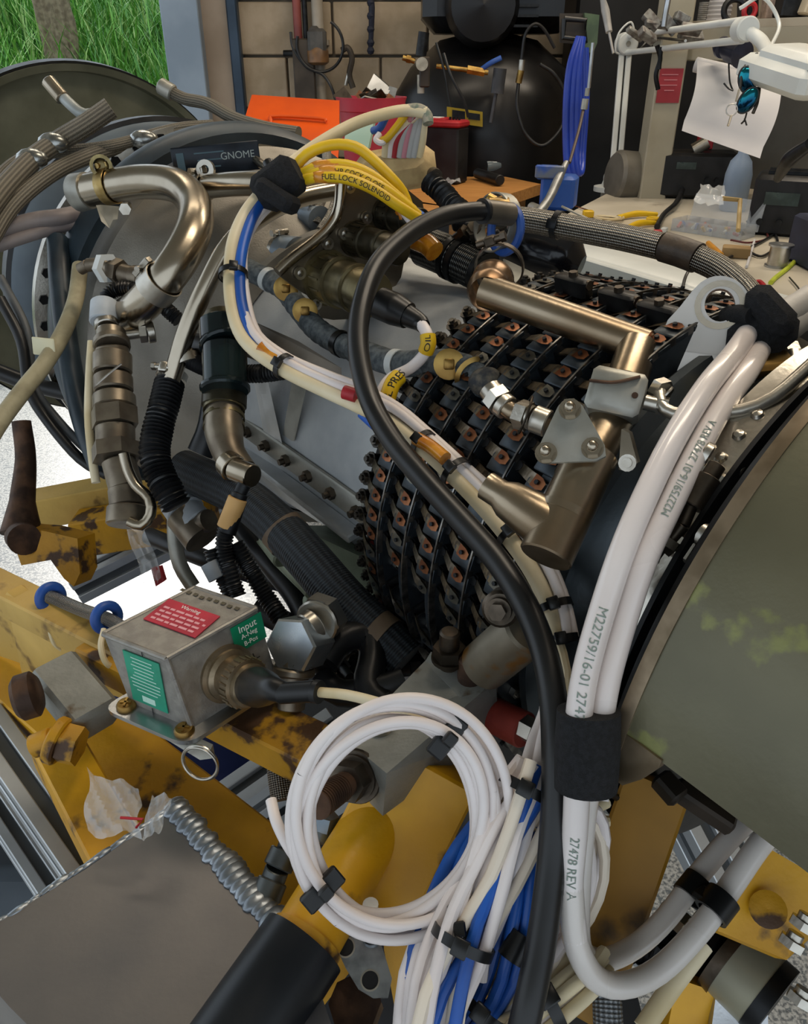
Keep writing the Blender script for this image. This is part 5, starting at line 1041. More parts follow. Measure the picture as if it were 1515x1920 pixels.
# clean steel joint plate with two holes
t = thing('joint_plate', 'bright machined plate with two holes beneath the yellow sleeve', 'plate')
cc = P(695, 1820, .50); nn = (CAM - cc).normalized() + V((0, -.1, .3))
oc = [(627, 1770), (632, 1755), (655, 1745), (700, 1735), (718, 1780), (735, 1835), (728, 1870), (700, 1872), (672, 1855), (648, 1815)]
o_ = [onp(x, y, cc, nn) for x, y in oc]
MB().prism(o_, nn.normalized() * -.02).build('plate', mat('turned_plate', '#85898c', '#a6aaad', 1, .3, 60), t)
for x, y in ((648, 1776), (694, 1838)):
    c = onp(x, y, cc, nn); MB().lathe([(-.001, .0062), (.0012, .0062), (.0012, .0052), (-.001, .0048)], 24, 0, frame(c, nn), caps=False).build('hole_rim', STEEL, t)
    MB().cyl(c, c + nn.normalized() * .0004, .0052, 24).build('bore', mat('bore_black', '#0a0a0b'), t)
g = MB(); c = onp(697, 1760, cc, nn); 
for i in range(9): g.cyl(c + V((0, 0, .004 * i)) , c + V((0, 0, .004 * i + .0028)), .0062 - i * .0003, 14)
g.cyl(c, c + V((0, 0, .036)), .005, 14); g.build('threaded_stud', ALU, t)
MB().lathe([(0, .017), (.012, .017), (.02, .014)], 8, 0, frame(P(665, 1880, .50), V((.1, .2, -1)))).build('rusty_nut', RUST, t)

# ---- mount block
t = thing('mount_block', 'grey painted mount block bolted on top of the yellow stand', 'mount')
def quadbox(c8, name, m, p, lab=None): # eight corners: top face then bottom face
    q = [P(*c) for c in c8]; g = MB(); g.add(q, [(0, 1, 2, 3), (7, 6, 5, 4), (0, 4, 5, 1), (1, 5, 6, 2), (2, 6, 7, 3), (3, 7, 4, 0)]); return g.build(name, m, p, lab)
quadbox([(650, 1388, .545), (725, 1450, .505), (930, 1275, .575), (808, 1228, .60), (648, 1460, .575), (718, 1530, .53), (935, 1370, .60), (800, 1330, .64)], 'block', MOUNTG, t)
quadbox([(796, 1242, .595), (808, 1222, .598), (932, 1268, .573), (880, 1322, .558), (796, 1262, .60), (808, 1240, .605), (930, 1300, .58), (880, 1345, .565)], 'cap_strip', MOUNTG, t)
MB().cyl(P(905, 1250, .572), P(992, 1178, .53), .0185, 32, bev=.002).build('trunnion_tube', mat('stained_tube', '#8d8677', '#6f6656', .5, .42, 14, c3='#7a5320', n3=22, lo3=.6, hi3=.66), t)
for (x, y, h, r, m, nm) in [(716, 1392, .03, .0075, STEEL, 'stud'), (842, 1228, .034, .0075, DARKST, 'stud'), (884, 1268, .03, .0105, RUST, 'pin')]:
    c = P(x, y, .553 if x < 800 else .578); c -= V((0, 0, .012)); k = MB()
    k.cyl(c, c + V((0, 0, h)), r, 18, bev=.0015)
    if nm == 'stud': k.cyl(c + V((0, 0, .008)), c + V((0, 0, .011)), r * 1.75, 20); k.hexa(c + V((0, 0, .011)), c + V((0, 0, .02)), r * 1.6)
    k.build(nm, m, t)
zA, zB = P(668, 1455, .53), P(598, 1508, .485); dv = (zB - zA).normalized(); k = MB(); k.cyl(zA, zB, .0085, 20, bev=.001)
for i in range(12): k.cyl(zA + dv * (.022 + i * .0025), zA + dv * (.0235 + i * .0025), .0092, 20)
k.build('threaded_bolt', RUST, t)
k = MB(); k.cyl(zA - dv * .002, zA + dv * .002, .0185, 28, bev=.0005); k.cyl(zA + dv * .002, zA + dv * .004, .0155, 28); k.hexa(zA + dv * .004, zA + dv * .0155, .0135); k.build('hex_nut', DARKST, t)

# ---- ignition box
t = thing('ignition_box', 'grey metal box with red and green labels beside the engine', 'electrical box')
u = {'A': (193, 1190, .66), 'B': (353, 1107, .72), 'C': (488, 1140, .66), 'D': (312, 1233, .585), 'a': (243, 1300, .68), 'b': (385, 1230, .74), 'c': (515, 1262, .675), 'd': (360, 1366, .61)}
# rebuild as a true box from D and its three edges, top face level
def lev(px, py, h): return H(px, py, h)
hz = P(*u['D']).z; D_ = P(*u['D']); A_ = H(193, 1187, hz); C_ = H(488, 1142, hz)
eu = (A_ - D_); ev = (C_ - D_); ev = ev - eu.normalized() * ev.dot(eu.normalized()) * .15
dn = P(360, 1366, .612) - D_; hh = dn.length; UPV = -dn.normalized(); B_ = D_ + eu + ev
g = MB(); g.prism([D_, A_, B_, C_ if 0 else D_ + ev], dn); C_ = D_ + ev
bm_ = g; ib = bm_.build('box_body', mat('hammered_grey_box', '#8a8680', '#9b978f', .45, .45, 90, c3='#6d5f4a', n3=10, lo3=.6, hi3=.74, bump=.35, bs=600), t, 'hammered grey metal housing')
for (a, b) in ((D_, A_), (D_, C_), (A_, B_), (C_, B_)): MB().tube([a + V((0, 0, -.001)), b + V((0, 0, -.001))], .0022, 8).build('rolled_edge', MC['hammered_grey_box'], ib)
MB().tube([D_, D_ + dn], .0022, 8).build('rolled_edge', MC['hammered_grey_box'], ib)
ex = eu.normalized(); ey = ev.normalized()
bp = [D_ + dn - ex * .012 - ey * .016, A_ + dn + ex * .012 - ey * .016, B_ + dn + ex * .012 + ey * .016, C_ + dn - ex * .012 + ey * .016]
def rounded(ps, r=.014, n=5):
    out = []
    for i in range(len(ps)):
        a, b, c = ps[i - 1], ps[i], ps[(i + 1) % len(ps)]; p0 = b + (a - b).normalized() * r; p1 = b + (c - b).normalized() * r
        for k in range(n + 1): s_ = k / n; out.append(p0.lerp(b, s_).lerp(b.lerp(p1, s_), s_))
    return out
MB().prism(rounded(bp), V((0, 0, -.004))).build('base_plate', ALU, t, 'bright base plate')
for q in (bp[0] + ex * .014 + ey * .011, bp[3] + ex * .014 - ey * .011, bp[1] - ex * .014 + ey * .011):
    k = MB(); k.lathe([(0, .008), (.002, .008), (.004, .0065), (.0045, 0)], 20, 0, T(*q)); k.box((0, 0, .0048), (.009, .0018, .001), 0, T(*q)).box((0, 0, .0048), (.0018, .009, .001), 0, T(*q)); k.build('base_screw', BRASS, t)
# labels: placed on the faces
def face(o, xa, ya): z = xa.cross(ya).normalized(); return frame(o, z, xa)
nU = V((0, 0, 1))
def label_on(o, xa, ya, w, h, m, name, p): # o centre
    M_ = face(o, xa, ya); ob = MB().box((0, 0, .0004), (w, h, .0008), 0, M_).build(name, m, p); return ob, M_
# top face: pixels (300,1140)-(410,1160)-(365,1182)-(275,1165)
cT = H(341, 1159, hz + .0005); lr, MR = label_on(cT, -ex, ey, .052, .030, LABR, 'red_label', ib)
MR = face(cT, -ex, ey)
txt('Warning', .0055, MR @ T(0, .0108, .0009), PRINTW, lr, ex=.0001)
g = MB()
for i in range(4):
    x = -.022; 
    while x < .020:
        w = random.uniform(.003, .008); g.box((x + w / 2, .0045 - i * .005, .001), (min(w, .022 - x), .0022, .0002), 0, MR); x += w + .0014
g.build('label_lines', mat('pink_print2', '#e5a3aa'), lr)
g = MB(); M_ = face(H(392, 1124, hz + .0005), -ex, ey); 
for i in range(9): g.box((-.028 + i * .007, random.uniform(-.001, .001), .0003), (.004, .0035, .0002), 0, M_)
g.build('worn_stencil', mat('worn_stencil', '#57503f'), ib)
# right-hand face (D-C side): connector and green label 'Input'
fn = ev.cross(dn).normalized(); fn = fn if fn.dot(CAM - D_) > 0 else -fn
def onface(px, py, o, n): return onp(px, py, o, n)
xr = ey if 1 else ey
MGf = face(onface(465, 1186, D_, fn) + fn * .0006, ey, UPV)
if MGf.to_3x3().col[2].dot(fn) < 0: MGf = face(onface(465, 1186, D_, fn) + fn * .0006, -ey, UPV)
lg2 = MB().box((0, 0, .0004), (.030, .0235, .0008), 0, MGf).build('green_label', LABG, ib)
for i, (s_, sz) in enumerate([('Input', .0085), ('A-Neg', .0058), ('B-Pos', .0058)]): txt(s_, sz, MGf @ T(0, .0065 - i * .0068, .001), PRINTW, lg2, ex=.0001)
# left face (D-A side): green data label
fl = eu.cross(dn).normalized(); fl = fl if fl.dot(CAM - D_) > 0 else -fl; ML = face(onface(275, 1277, D_, fl) + fl * .0006, -ex, UPV)
if ML.to_3x3().col[2].dot(fl) < 0: ML = face(onface(275, 1277, D_, fl) + fl * .0006, ex, UPV)
lg3 = MB().box((0, 0, .0004), (.036, .05, .0008), 0, ML).build('green_label', mat('faded_green_label', '#2d9c7c', '#268c6e', .1, .4, 30), ib)
g = MB(); rr = random.Random(4)
for i in range(10):
    w = rr.uniform(.018, .031); g.box((0, .021 - i * .0036, .001), (w, .0009, .0002), 0, ML)
g.box((0, -.019, .001), (.013, .006, .0002), 0, ML); g.box((-.004, -.0185, .0012), (.003, .002, .0002), 0, ML); g.build('label_lines', mat('pale_green_print', '#b8dccb'), lg3)
g = MB(); g.box((.002, .030, .0003), (.0009, .008, .0002), 0, ML); g.box((0.001, -.031, .0003), (.0009, .008, .0002), 0, ML)
qx = face(onface(478, 1235, D_, fn) + fn * .0006, MGf.to_3x3().col[0], UPV); g.box((0, 0, .0002), (.009, .0008, .0002), 0, qx); g.box((0, .001, .0002), (.0008, .010, .0002), 0, qx @ Matrix.Rotation(.2, 4, 'Z')); g.build('marker_tick', PRINTK, ib)
cc = onface(425, 1262, D_, fn); fd = fn
cn = MB(); cn.lathe([(0, .024), (.003, .024), (.004, .021), (.006, .0205), (.008, .017), (.018, .017), (.019, .0195), (.028, .0195), (.029, .017), (.034, .017), (.036, .014)], 32, 0, frame(cc, fd)); cn.build('input_connector', mat('tan_connector', '#8f8069', '#74664f', .8, .35, 60), ib)
k = MB(); fr = frame(cc, fd)
for i in range(24): a = 2 * pi * i / 24; k.box((.0197 * cos(a), .0197 * sin(a), .0235), (.0015, .0015, .008), 0, fr)
k.build('coupling_ridges', MC['tan_connector'], ib)
c2 = cc + fd * .034
lead = thing('coil_lead', 'cream lead with a black boot plugged into the grey box', 'cable')
e1 = P(512, 1292, .535); e2 = P(535, 1300, .53); e3 = P(590, 1296, .52); e4 = P(600, 1298, .518)
g = MB(); g.tube([c2, c2.lerp(e1, .3), c2.lerp(e1, .65), e1, e2], [.0145, .015, .0125, .0085, .0072], 24, step=.003); g.build('boot', PLAST, lead)
MB().tube([e2 - V((.003, 0, 0)), e3], .0072, 18).build('boot_sleeve', PLAST, lead); MB().cyl(e3, e4, .0078, 18).build('boot_collar', RUBBER, lead)
# blue rings on braided pair left of the box
t = thing('ringed_hose', 'thin braided steel hose pair with blue rings behind the box', 'hose')
for o2 in (0, 9): MB().tube(pl([(90, 1112 + o2, .80), (150, 1138 + o2, .77), (205, 1158 + o2, .735), (240, 1180 + o2, .71)]), .0045, 10, step=.006).build('braided_line', BRAIDM, t)
for x, y in ((95, 1120), (200, 1158)): MB().ring(P(x, y, .795 if x < 150 else .738), P(205, 1160, .78) - P(90, 1112, .86), .0115, .0048, 28, 10).build('blue_ring', BLUEP, t)
for x, y, z in ((100, 1190, .79), (195, 1225, .72)): MB().tube(pl([(x, y - 45, z), (x - 6, y - 15, z - .01), (x + 2, y + 15, z - .01), (x + 18, y + 28, z)]), .0028, 8).build('cream_tie', CREAM, t)
# key ring under the base plate
t = thing('split_ring', 'bent steel key ring hanging below the grey box', 'ring')
MB().ring(P(375, 1430, .60), V((-.25, -1, .25)), .0145, .0012, 36, 8).build('wire_ring', STEEL, t)
MB().ring(P(376, 1432, .60), V((-.3, -1, .15)), .0145, .0010, 36, 8).build('wire_ring', STEEL, t)
g = MB(); g.prism([P(325, 1372, .615), P(395, 1405, .6), P(398, 1422, .6), P(375, 1425, .6), P(318, 1390, .615)], V((.001, .004, .001))); g.build('clip_tab', ZINC, t)

# clear bag with red tag on the left under the engine
film('plastic_bag', pl([(234, 985, .93), (270, 985, .93), (305, 1085, .9), (270, 1095, .9)]), 'narrow clear bag hanging above the grey box', 'bag', 6, 8, .004, seed=9)
MB().prism(pl([(283, 1066, .91), (300, 1063, .91), (308, 1090, .9), (292, 1100, .9)]), V((.002, .004, 0))).build('red_tag', REDP, None, 'red tag at the bottom of the narrow clear bag', 'tag')
# clear bag with red zip line
film('plastic_bag', pl([(165, 1443, .58), (262, 1480, .58), (262, 1568, .55), (160, 1560, .55)]), 'crumpled clear bag standing behind the welded tank', 'bag', 14, 14, .0035, seed=12)
film('plastic_bag', pl([(285, 1487, .56), (322, 1495, .56), (300, 1560, .54), (265, 1572, .54)]), 'small clear bag end against the weld corner', 'bag', 10, 10, .003, seed=13)
g = MB(); g.tube(pl([(226, 1533, .548), (268, 1536, .545), (255, 1552, .545)]), .001, 6, sub=1); g.build('red_zip_strip', REDP, None, 'red zip strip printed across the clear bag', 'strip')

# ---- welded aluminium tank, bottom left
t = thing('welded_tank', 'bare welded aluminium tank filling the lower left corner', 'tank')
hT = P(330, 1512, .60).z
tp = [H(330, 1512, hT), H(160, 1630, hT), H(-40, 1752, hT), H(-60, 1800, hT), H(20, 1890, hT), H(90, 1960, hT), H(300, 2150, hT), H(700, 2150, hT), H(585, 1815, hT), H(517, 1728, hT), H(450, 1650, hT)]
TKM = mat('bare_tank_sheet', '#807c79', '#5f6064', .75, .42, 5, lo=.4, hi=.62, c3='#9b9188', n3=6, lo3=.56, hi3=.72, bump=.08)
MB().prism(tp, V((0, 0, -.16))).build('tank_body', TKM, t)
wd_ = MB(); a, b = H(325, 1510, hT), H(520, 1732, hT); n = 24; rr = random.Random(2)
WELD = mat('weld_bead', '#9da3a9', '#7f858b', .9, .38, 60, bump=.1)
WB = []
for i in range(n):
    q = a.lerp(b, i / (n - 1)) + V((rr.uniform(-.001, .001), rr.uniform(-.001, .001), 0)); WB.append(q)
    wd_.ball((0, 0, 0), .0105 * rr.uniform(.85, 1.15), 14, 0, (.95, .62, .45), frame(q, nU, nU.cross(b - a)))
wd_.build('weld_bead', WELD, t, 'thick rippled weld bead')
wd_ = MB(); a, b = H(325, 1512, hT), H(-40, 1752, hT)
for i in range(46):
    q = a.lerp(b, i / 45) + V((rr.uniform(-.001, .001), rr.uniform(-.001, .001), -.001)); wd_.ball((0, 0, 0), .0042 * rr.uniform(.6, 1.2), 8, 0, (1.9, .6, .5), frame(q, nU, b - a))
wd_.build('edge_weld', WELD, t)

# ---- aluminium extrusions and pieces on the floor below
EXT = mat('anodised_extrusion', '#c4c7c8', '#b0b3b5', .6, .4, 10)
def extrusion(a, b, w, lab, name='aluminium_extrusion', m=EXT):
    a = V(a); b = V(b); t = thing(name, lab, 'extrusion'); fr = frame(a.lerp(b, .5), b - a, (0, 0, 1)); L = (b - a).length
    MB().box((0, 0, 0), (w * .72, w * .72, L), 0, fr).build('core', BLACKM if 0 else mat('slot_shadow_metal', '#4d5052', '#595c5e', .7, .5, 10), t)
    for sx in (-1, 1):
        for sy in (-1, 1): MB().box((sx * w * .33, sy * w * .33, 0), (w * .34, w * .34, L), 0, fr, .001).build('corner_rail', m, t)
    return t
extrusion(P(140, 1100, 1.25), P(420, 960, 1.3), .045, 'aluminium extrusion lying under the rear yellow rail')
extrusion(P(370, 1560, .95), P(640, 1370, 1.0), .05, 'aluminium extrusion crossing behind the yellow beam below the grey box')
extrusion(P(390, 1640, .97), P(660, 1455, 1.0), .045, 'second aluminium extrusion just below the one behind the beam')
extrusion(P(-30, 1355, .85), P(170, 1640, .75), .04, 'aluminium extrusion standing slanted at the far left')
extrusion(P(-60, 1430, .9), P(120, 1700, .8), .03, 'narrow aluminium extrusion at the left edge')
extrusion(P(1275, 1500, .95), P(1420, 1780, .9), .05, 'aluminium extrusion slanting behind the clear tubes')
extrusion(P(1330, 1500, 1.0), P(1450, 1720, .95), .03, 'narrow aluminium extrusion under the exhaust drum')
extrusion(P(1100, 1690, 1.2), P(1230, 1760, 1.2), .035, 'short pale extrusion on the floor right of the white cables')
extrusion(P(1110, 1725, 1.15), P(1220, 1800, 1.15), .03, 'second short pale extrusion on the floor right of the white cables')
MB().box((0, 0, 0), (.35, .25, .3), 0, T(*P(30, 1620, 1.1)), .01).build('grey_bin', mat('dark_grey_bin', '#3b434b', '#4a525a', .2, .5, 6), None, 'dark grey bin behind the welded tank', 'bin')
MB().box((0, 0, 0), (.14, .2, .12), 0, T(*P(205, 1440, 1.05)), .01).build('navy_box', mat('navy_box', '#1d2c63', '#243572', 0, .5, 8), None, 'navy blue box under the yellow beam', 'box')
MB().box((0, 0, 0), (.16, .2, .12), 0, T(*P(430, 1415, 1.1)), .01).build('navy_box', mat('navy_box'  , '#1d2c63'), None, 'navy blue box below the grey electrical box', 'box')
MB().box((0, 0, 0), (.8, .7, .04), 0, T(*(P(640, 1560, 1.25))), .004).build('black_mat', mat('black_mat', '#1c2025', '#262a30', 0, .7, 8), None, 'dark rubber mat on the floor beneath the stand', 'mat')
# grey hydraulic jack hose in front of the beam
g = MB(); g.tube(pl([(520, 1380, .66), (522, 1440, .65), (530, 1500, .64)]), .0095, 16, step=.005); g.build('braided_drop_hose', BRAIDM, None, 'braided steel hose hanging behind the wire coil', 'hose')
t = thing('grease_fitting', 'dark steel hose end lying along the yellow beam', 'hose end')
stackpart('hose_end', [(548, 1560, .55), (535, 1595, .55), (520, 1628, .545), (512, 1650, .545), (498, 1685, .54)], [.0065, .0105, .0085, .0105], mat('dark_fitting', '#4a4d4d', '#5c5f5e', .8, .4, 30), t)
t = thing('silver_nut_fitting', 'pale blue-grey fitting inside the wire coil', 'fitting')
stackpart('fitting', [(606, 1525, .56), (600, 1550, .56), (593, 1580, .555)], [(.012,), .0095], MC['blue_grey_fitting'], t)

# ---- relay at bottom right
t = thing('relay_unit', 'grey cylindrical relay with black terminals at the bottom right', 'relay')
a, b = P(1362, 1795, .56), P(1440, 1868, .54); dv = (b - a).normalized()
MB().cyl(a, b, .0265, 32, bev=.003).build('can', mat('relay_can', '#858271', '#97947f', .35, .45, 10), t)
MB().cyl(a - dv * .004, a + dv * .004, .028, 32).build('can_rim', DARKST, t); MB().cyl(b - dv * .004, b + dv * .006, .027, 32).build('can_rim', BLACKM, t)
k = MB(); k.box((0, 0, 0), (.04, .045, .018), 0, frame(a - dv * .014, dv), .003); k.build('terminal_block', PLAST, t)
for (o1, o2) in ((-.012, .008), (.014, -.004)):
    q = a - dv * .02 + V((o1, 0, o2)); k = MB(); k.cyl(q + dv * .004, q - dv * .022, .0045, 14).hexa(q - dv * .002, q - dv * .009, .009); k.build('terminal_nut', TUBESTEEL, t)
k = MB(); k.prism(pl([(1345, 1845, .55), (1440, 1885, .54), (1440, 1960, .54), (1330, 1960, .54)]), cv(0, 0, .006)); k.build('foot_plate', ALU, t)
for x, y in ((1480, 1775), (1495, 1880), (1500, 1740)):
    stackpart('steel_bolt', [(x, y, .46), (x + 8, y - 14, .46), (x + 14, y - 26, .46)], [(.0075,), .0045], STEEL, t)
film('dark_cloth', pl([(1215, 1740, .7), (1310, 1715, .7), (1330, 1790, .66), (1180, 1810, .66)]), 'crumpled black cloth behind the clear tubes', 'cloth', 12, 10, .01, VELCRO, 4)

# ================================================================ CABLES
def wires(name, label, cat, base, offs, m, r, p=None, step=.012): # bundle: each wire follows the base path with its own offset
    t = p or thing(name, label, cat)
    c = pl(base)
    for (o, mm, rr_) in offs:
        tt, ns = transport(c); q = [c[i] + ns[i] * o[0] + tt[i].cross(ns[i]) * o[1] for i in range(len(c))]
        MB().tube(q, rr_ or r, 10, step=step).build('wire', mm or m, t)
    return t
def tie(p, c, ax, R, w=.0035, m=PLAST, hd=None, name='cable_tie'):
    c = P(*c) if not isinstance(c, V) else c; ax = V(ax); g = MB(); g.band(c, ax, R, w, .0011); s_ = V(hd) if hd else (CAM - c).normalized(); s_ = (s_ - ax.normalized() * s_.dot(ax.normalized())).normalized()
    g.box((0, 0, 0), (w * 1.6, w * 1.5, .005), 0, frame(c + s_ * (R + .002), s_, ax), .0006); return g.build(name, m, p)
# heavy black cable
bk_pts = [(925, 396, .72), (880, 397, .71), (825, 408, .69), (765, 440, .665), (708, 497, .64), (678, 575, .62), (672, 655, .605), (692, 745, .59), (735, 825, .57), (795, 898, .55), (865, 975, .53), (935, 1055, .51), (985, 1135, .49), (1018, 1215, .475), (1036, 1300, .46), (1042, 1400, .45), (1042, 1500, .445), (1034, 1620, .44), (1016, 1760, .43), (990, 1890, .42), (965, 1990, .42)]
t = thing('black_power_cable', 'thick glossy black cable looping over the engine and down the front', 'cable')
MB().tube(pl(bk_pts), .0083, 24, step=.006).build('jacket', CABLEBLK, t)
dv = P(925, 396, .72) - P(880, 397, .71)
MB().cyl(P(905, 396, .716), P(958, 402, .735), .0105, 24, bev=.0008).build('end_collar', mat('grey_collar', '#6d6558', '#565046', .4, .4, 20), t)
MB().cyl(P(903, 396, .715), P(908, 396, .717), .0112, 24).build('collar_ring', RUBBER, t)
# big cable clamp under it
t = thing('hose_clamp', 'large steel band clamp with worm screw by the cable end', 'clamp')
g = MB(); c = P(932, 418, .76); g.lathe([(-.007, .026), (.007, .026), (.007, .0275), (-.007, .0275), (-.007, .026)], 32, 0, frame(c, P(958, 402, .735) - P(905, 396, .716)), caps=False); g.build('band', ZINC, t)
g = MB(); g.cyl(P(915, 372, .745), P(958, 395, .74), .0055, 12); g.box((0, 0, 0), (.02, .012, .01), 0, frame(P(935, 383, .74), (0, -.3, 1), (1, 0, -.3)), .001); g.hexa(P(958, 395, .74), P(964, 398, .74), .0075); g.build('worm_screw', BRASS, t)
MB().ring(P(948, 430, .75), P(958, 402, .735) - P(905, 396, .716), .021, .004, 28, 8).build('blue_liner', BLUEP, t)
# braided hose across the top right
t = thing('braided_hose', 'thick braided steel hose running right above the levers', 'hose')
MB().tube(pl([(958, 408, .78), (975, 411, .78), (1010, 416, .77), (1090, 431, .75), (1170, 446, .73), (1240, 462, .71)]), .0118, 24, step=.006).build('braided_cover', BRAIDM, t)
MB().tube(pl([(1245, 463, .709), (1275, 472, .70), (1308, 484, .69)]), .0130, 24).build('brown_sleeve', mat('brown_shrink', '#4a3d30', '#3a3028', 0, .5, 60, bump=.5), t)
MB().tube(pl([(1305, 483, .69), (1350, 505, .68), (1395, 542, .665), (1425, 585, .65)]), .0112, 24, step=.006).build('braided_cover', BRAIDM, t)
MB().cyl(P(955, 407, .78), P(972, 410, .78), .0122, 20, bev=.001).build('blue_end_ferrule', MC['blue_grey_fitting'], t)
tie(t, (1045, 422, .762), P(1090, 431, .75) - P(1010, 416, .77), .0122, .006, BLACKM)
# dark braided sleeve to the bellows
t = thing('dark_braided_duct', 'dark braided duct with black bands leading to the bellows', 'duct')
MB().tube(pl([(795, 462, .83), (830, 476, .815), (870, 493, .80), (910, 512, .785)]), .0205, 28, step=.005).build('braided_cover', braid('dark_braid', '#17181a', '#6c6c68', .9, .4, .0045, 12), t)
dv = P(910, 512, .785) - P(830, 476, .815)
for x, y, z in ((848, 484, .808), (862, 490, .803), (905, 510, .787)): g = MB(); g.band(P(x, y, z), dv, .0206, .006, .002); g.build('black_band', PLAST, t)
MB().tube(pl([(700, 425, .87), (760, 445, .85), (800, 464, .83)]), .0175, 20).build('dark_cuff', BLACKM, t)
MB().tube(pl([(778, 448, .79), (800, 458, .785), (815, 472, .78)]), .0105, 14).build('amber_wrap', ORANW, t)
# black wrapped module behind the tube (top centre)
g = MB(); g.tube(pl([(925, 448, .86), (960, 455, .85), (1010, 470, .84), (1060, 488, .83), (1090, 500, .825)]), [.02, .03, .034, .032, .012], 10, sub=3); g.build('wrapped_module', mat('glossy_black_wrap', '#0c0d10', '#15161a', 0, .15, 20, bump=.4, bs=40), None, 'bundle wrapped in glossy black film above the levers', 'module')
g = MB(); g.prism(pl([(945, 485, .80), (1050, 535, .77), (1040, 540, .77), (965, 538, .77)]), V((.0, .01, -.003))); g.build('grey_wedge_plate', ZINC, EG)
for k in range(14):
    x = random.uniform(830, 925); y = random.uniform(425, 480); g = MB(); c = P(x, y, .80); dr = V((random.uniform(-1, 1), random.uniform(-1, .3), random.uniform(-1, 1))).normalized(); g.cyl(c, c + dr * .014, .006, 10, bev=.0008); g.hexa(c + dr * .014, c + dr * .02, .0075); g.build('small_fitting', random.choice([DARKST, STEEL, MC['tan_grey_fitting'], BLACKM]), EG)

# felt covered hose with brass bosses
t = thing('felt_covered_hose', 'grey felt covered hose clipped across the casing', 'hose')
fpts = [(462, 503, .86), (478, 512, .85), (505, 525, .84), (535, 545, .82), (562, 580, .80), (595, 618, .775), (640, 645, .75), (690, 665, .72), (745, 682, .69), (800, 680, .665), (850, 684, .645), (890, 700, .63), (912, 722, .615)]
MB().tube(pl(fpts), .0115, 20, step=.004, rfun=lambda L: 1 + .05 * sin(L * 700) * sin(L * 260)).build('felt_cover', FELT, t)
cp = pl(fpts)
for i, m in ((2, WHITEP), (6, PLAST), (8, WHITEP), (9, FELT)): g = MB(); g.band(cp[i], cp[min(i + 1, len(cp) - 1)] - cp[i - 1], .0117, .008, .001); g.build('band', m, t)
for x, y, z in ((536, 541, .80), (572, 583, .78), (842, 683, .632)):
    c = P(x, y, z); g = MB(); fr = frame(c, CAM - c); g.lathe([(-.006, .0125), (.002, .0125), (.003, .009), (.003, 0)], 20, 0, fr); g.box((0, 0, .006), (.0085, .0085, .008), 0, fr, .001); g.build('brass_boss', BRASS, t)
g = MB(); g.lathe([(-.002, .013), (.002, .0165), (.004, .013)], 24, 0, frame(P(885, 702, .63), cp[-1] - cp[-2]), caps=False); g.build('end_washer', BRASS, t)
g = MB(); g.ball(tuple(P(912, 716, .61)), .013, 14, 0, (1.1, .9, .9)); g.build('torn_end', mat('torn_felt', '#2b2f33', '#5d574c', .1, .7, 120, bump=1, bs=300), t)
# sensor lead with yellow oil label
t = thing('oil_sensor_lead', 'black boot sensor lead with yellow sleeves beside the black cable', 'cable')
MB().tube(pl([(712, 568, .66), (740, 580, .655), (765, 592, .65)]), [.0135, .0135, .011], 20).build('boot', PLAST, t)
MB().tube(pl([(762, 591, .65), (785, 603, .645), (794, 612, .64)]), [.0095, .0075, .006], 16).build('boot_tail', PLAST, t)
MB().tube(pl([(790, 608, .64), (800, 625, .635), (802, 645, .635), (795, 665, .64), (770, 690, .65), (735, 708, .65), (718, 730, .645), (712, 760, .64)]), .0048, 12).build('wire', WHITEW, t)
ysl = MB().tube(pl([(802, 628, .634), (803, 645, .634), (798, 660, .638)]), .0064, 14).build('yellow_sleeve', YELW, t)
opts = [(748, 706, .637), (736, 720, .633), (728, 742, .63), (722, 766, .63)]
osl = MB().tube(pl(opts), .0068, 16).build('yellow_sleeve', YELW, t)
def ontube(pts, r, start, dirn=1, up=None): # maps flat lettering onto the near side of a tube
    c, _ = spline(pl(pts), .002); tt = tangents(c); S_ = [0]
    for i in range(1, len(c)): S_.append(S_[-1] + (c[i] - c[i - 1]).length)
    def f(v):
        s = start + v.x * dirn; i = max(0, min(len(c) - 2, int(np.searchsorted(S_, s)) - 1)); k = (s - S_[i]) / max(1e-6, S_[i + 1] - S_[i]); q = c[i].lerp(c[i + 1], k); tn = tt[i].lerp(tt[i + 1], k).normalized()
        n = (CAM - q); n = (n - tn * n.dot(tn)).normalized(); b = n.cross(tn) * dirn; a = v.y / r
        return q + (n * cos(a) + b * sin(a)) * (r + .0004 + v.z)
    return f
txt('OIL PRES', .0085, None, PRINTK, osl, curve=ontube(list(reversed(opts)), .0068, .016), ex=.0001)
txt('OIL', .006, None, PRINTK, ysl, curve=ontube([(798, 660, .638), (803, 645, .634), (802, 628, .634)], .0064, .008), ex=.0001)

# main harness: cream sleeve with white and blue wires
t = thing('main_wire_harness', 'cream and white wire harness with a blue wire crossing the engine', 'harness')
hp = [(800, 212, .80), (765, 207, .80), (725, 213, .79), (665, 232, .78), (600, 268, .765), (545, 308, .75), (497, 355, .735), (460, 400, .72), (437, 455, .705), (431, 515, .695), (434, 570, .685), (448, 620, .675), (475, 655, .665), (530, 693, .65), (600, 728, .635), (665, 758, .62), (728, 790, .605), (790, 838, .585), (850, 893, .565), (905, 950, .55), (955, 1010, .535), (1000, 1075, .52), (1030, 1140, .51), (1042, 1200, .505)]
MB().tube(pl(hp), .0058, 16, step=.006).build('cream_sleeve', CREAM, t)
off = [(.0088, .001, WHITEW, .0036), (.0125, -.003, WHITEW, .0036), (.005, -.0065, mat('ivory_wire', '#e0d3c0'), .0038)]
cb = pl(hp[5:]); tt = tangents(cb); nc = [((CAM - cb[i]) - tt[i] * (CAM - cb[i]).dot(tt[i])).normalized() for i in range(len(cb))]; bb = [-tt[i].cross(nc[i]) for i in range(len(cb))]
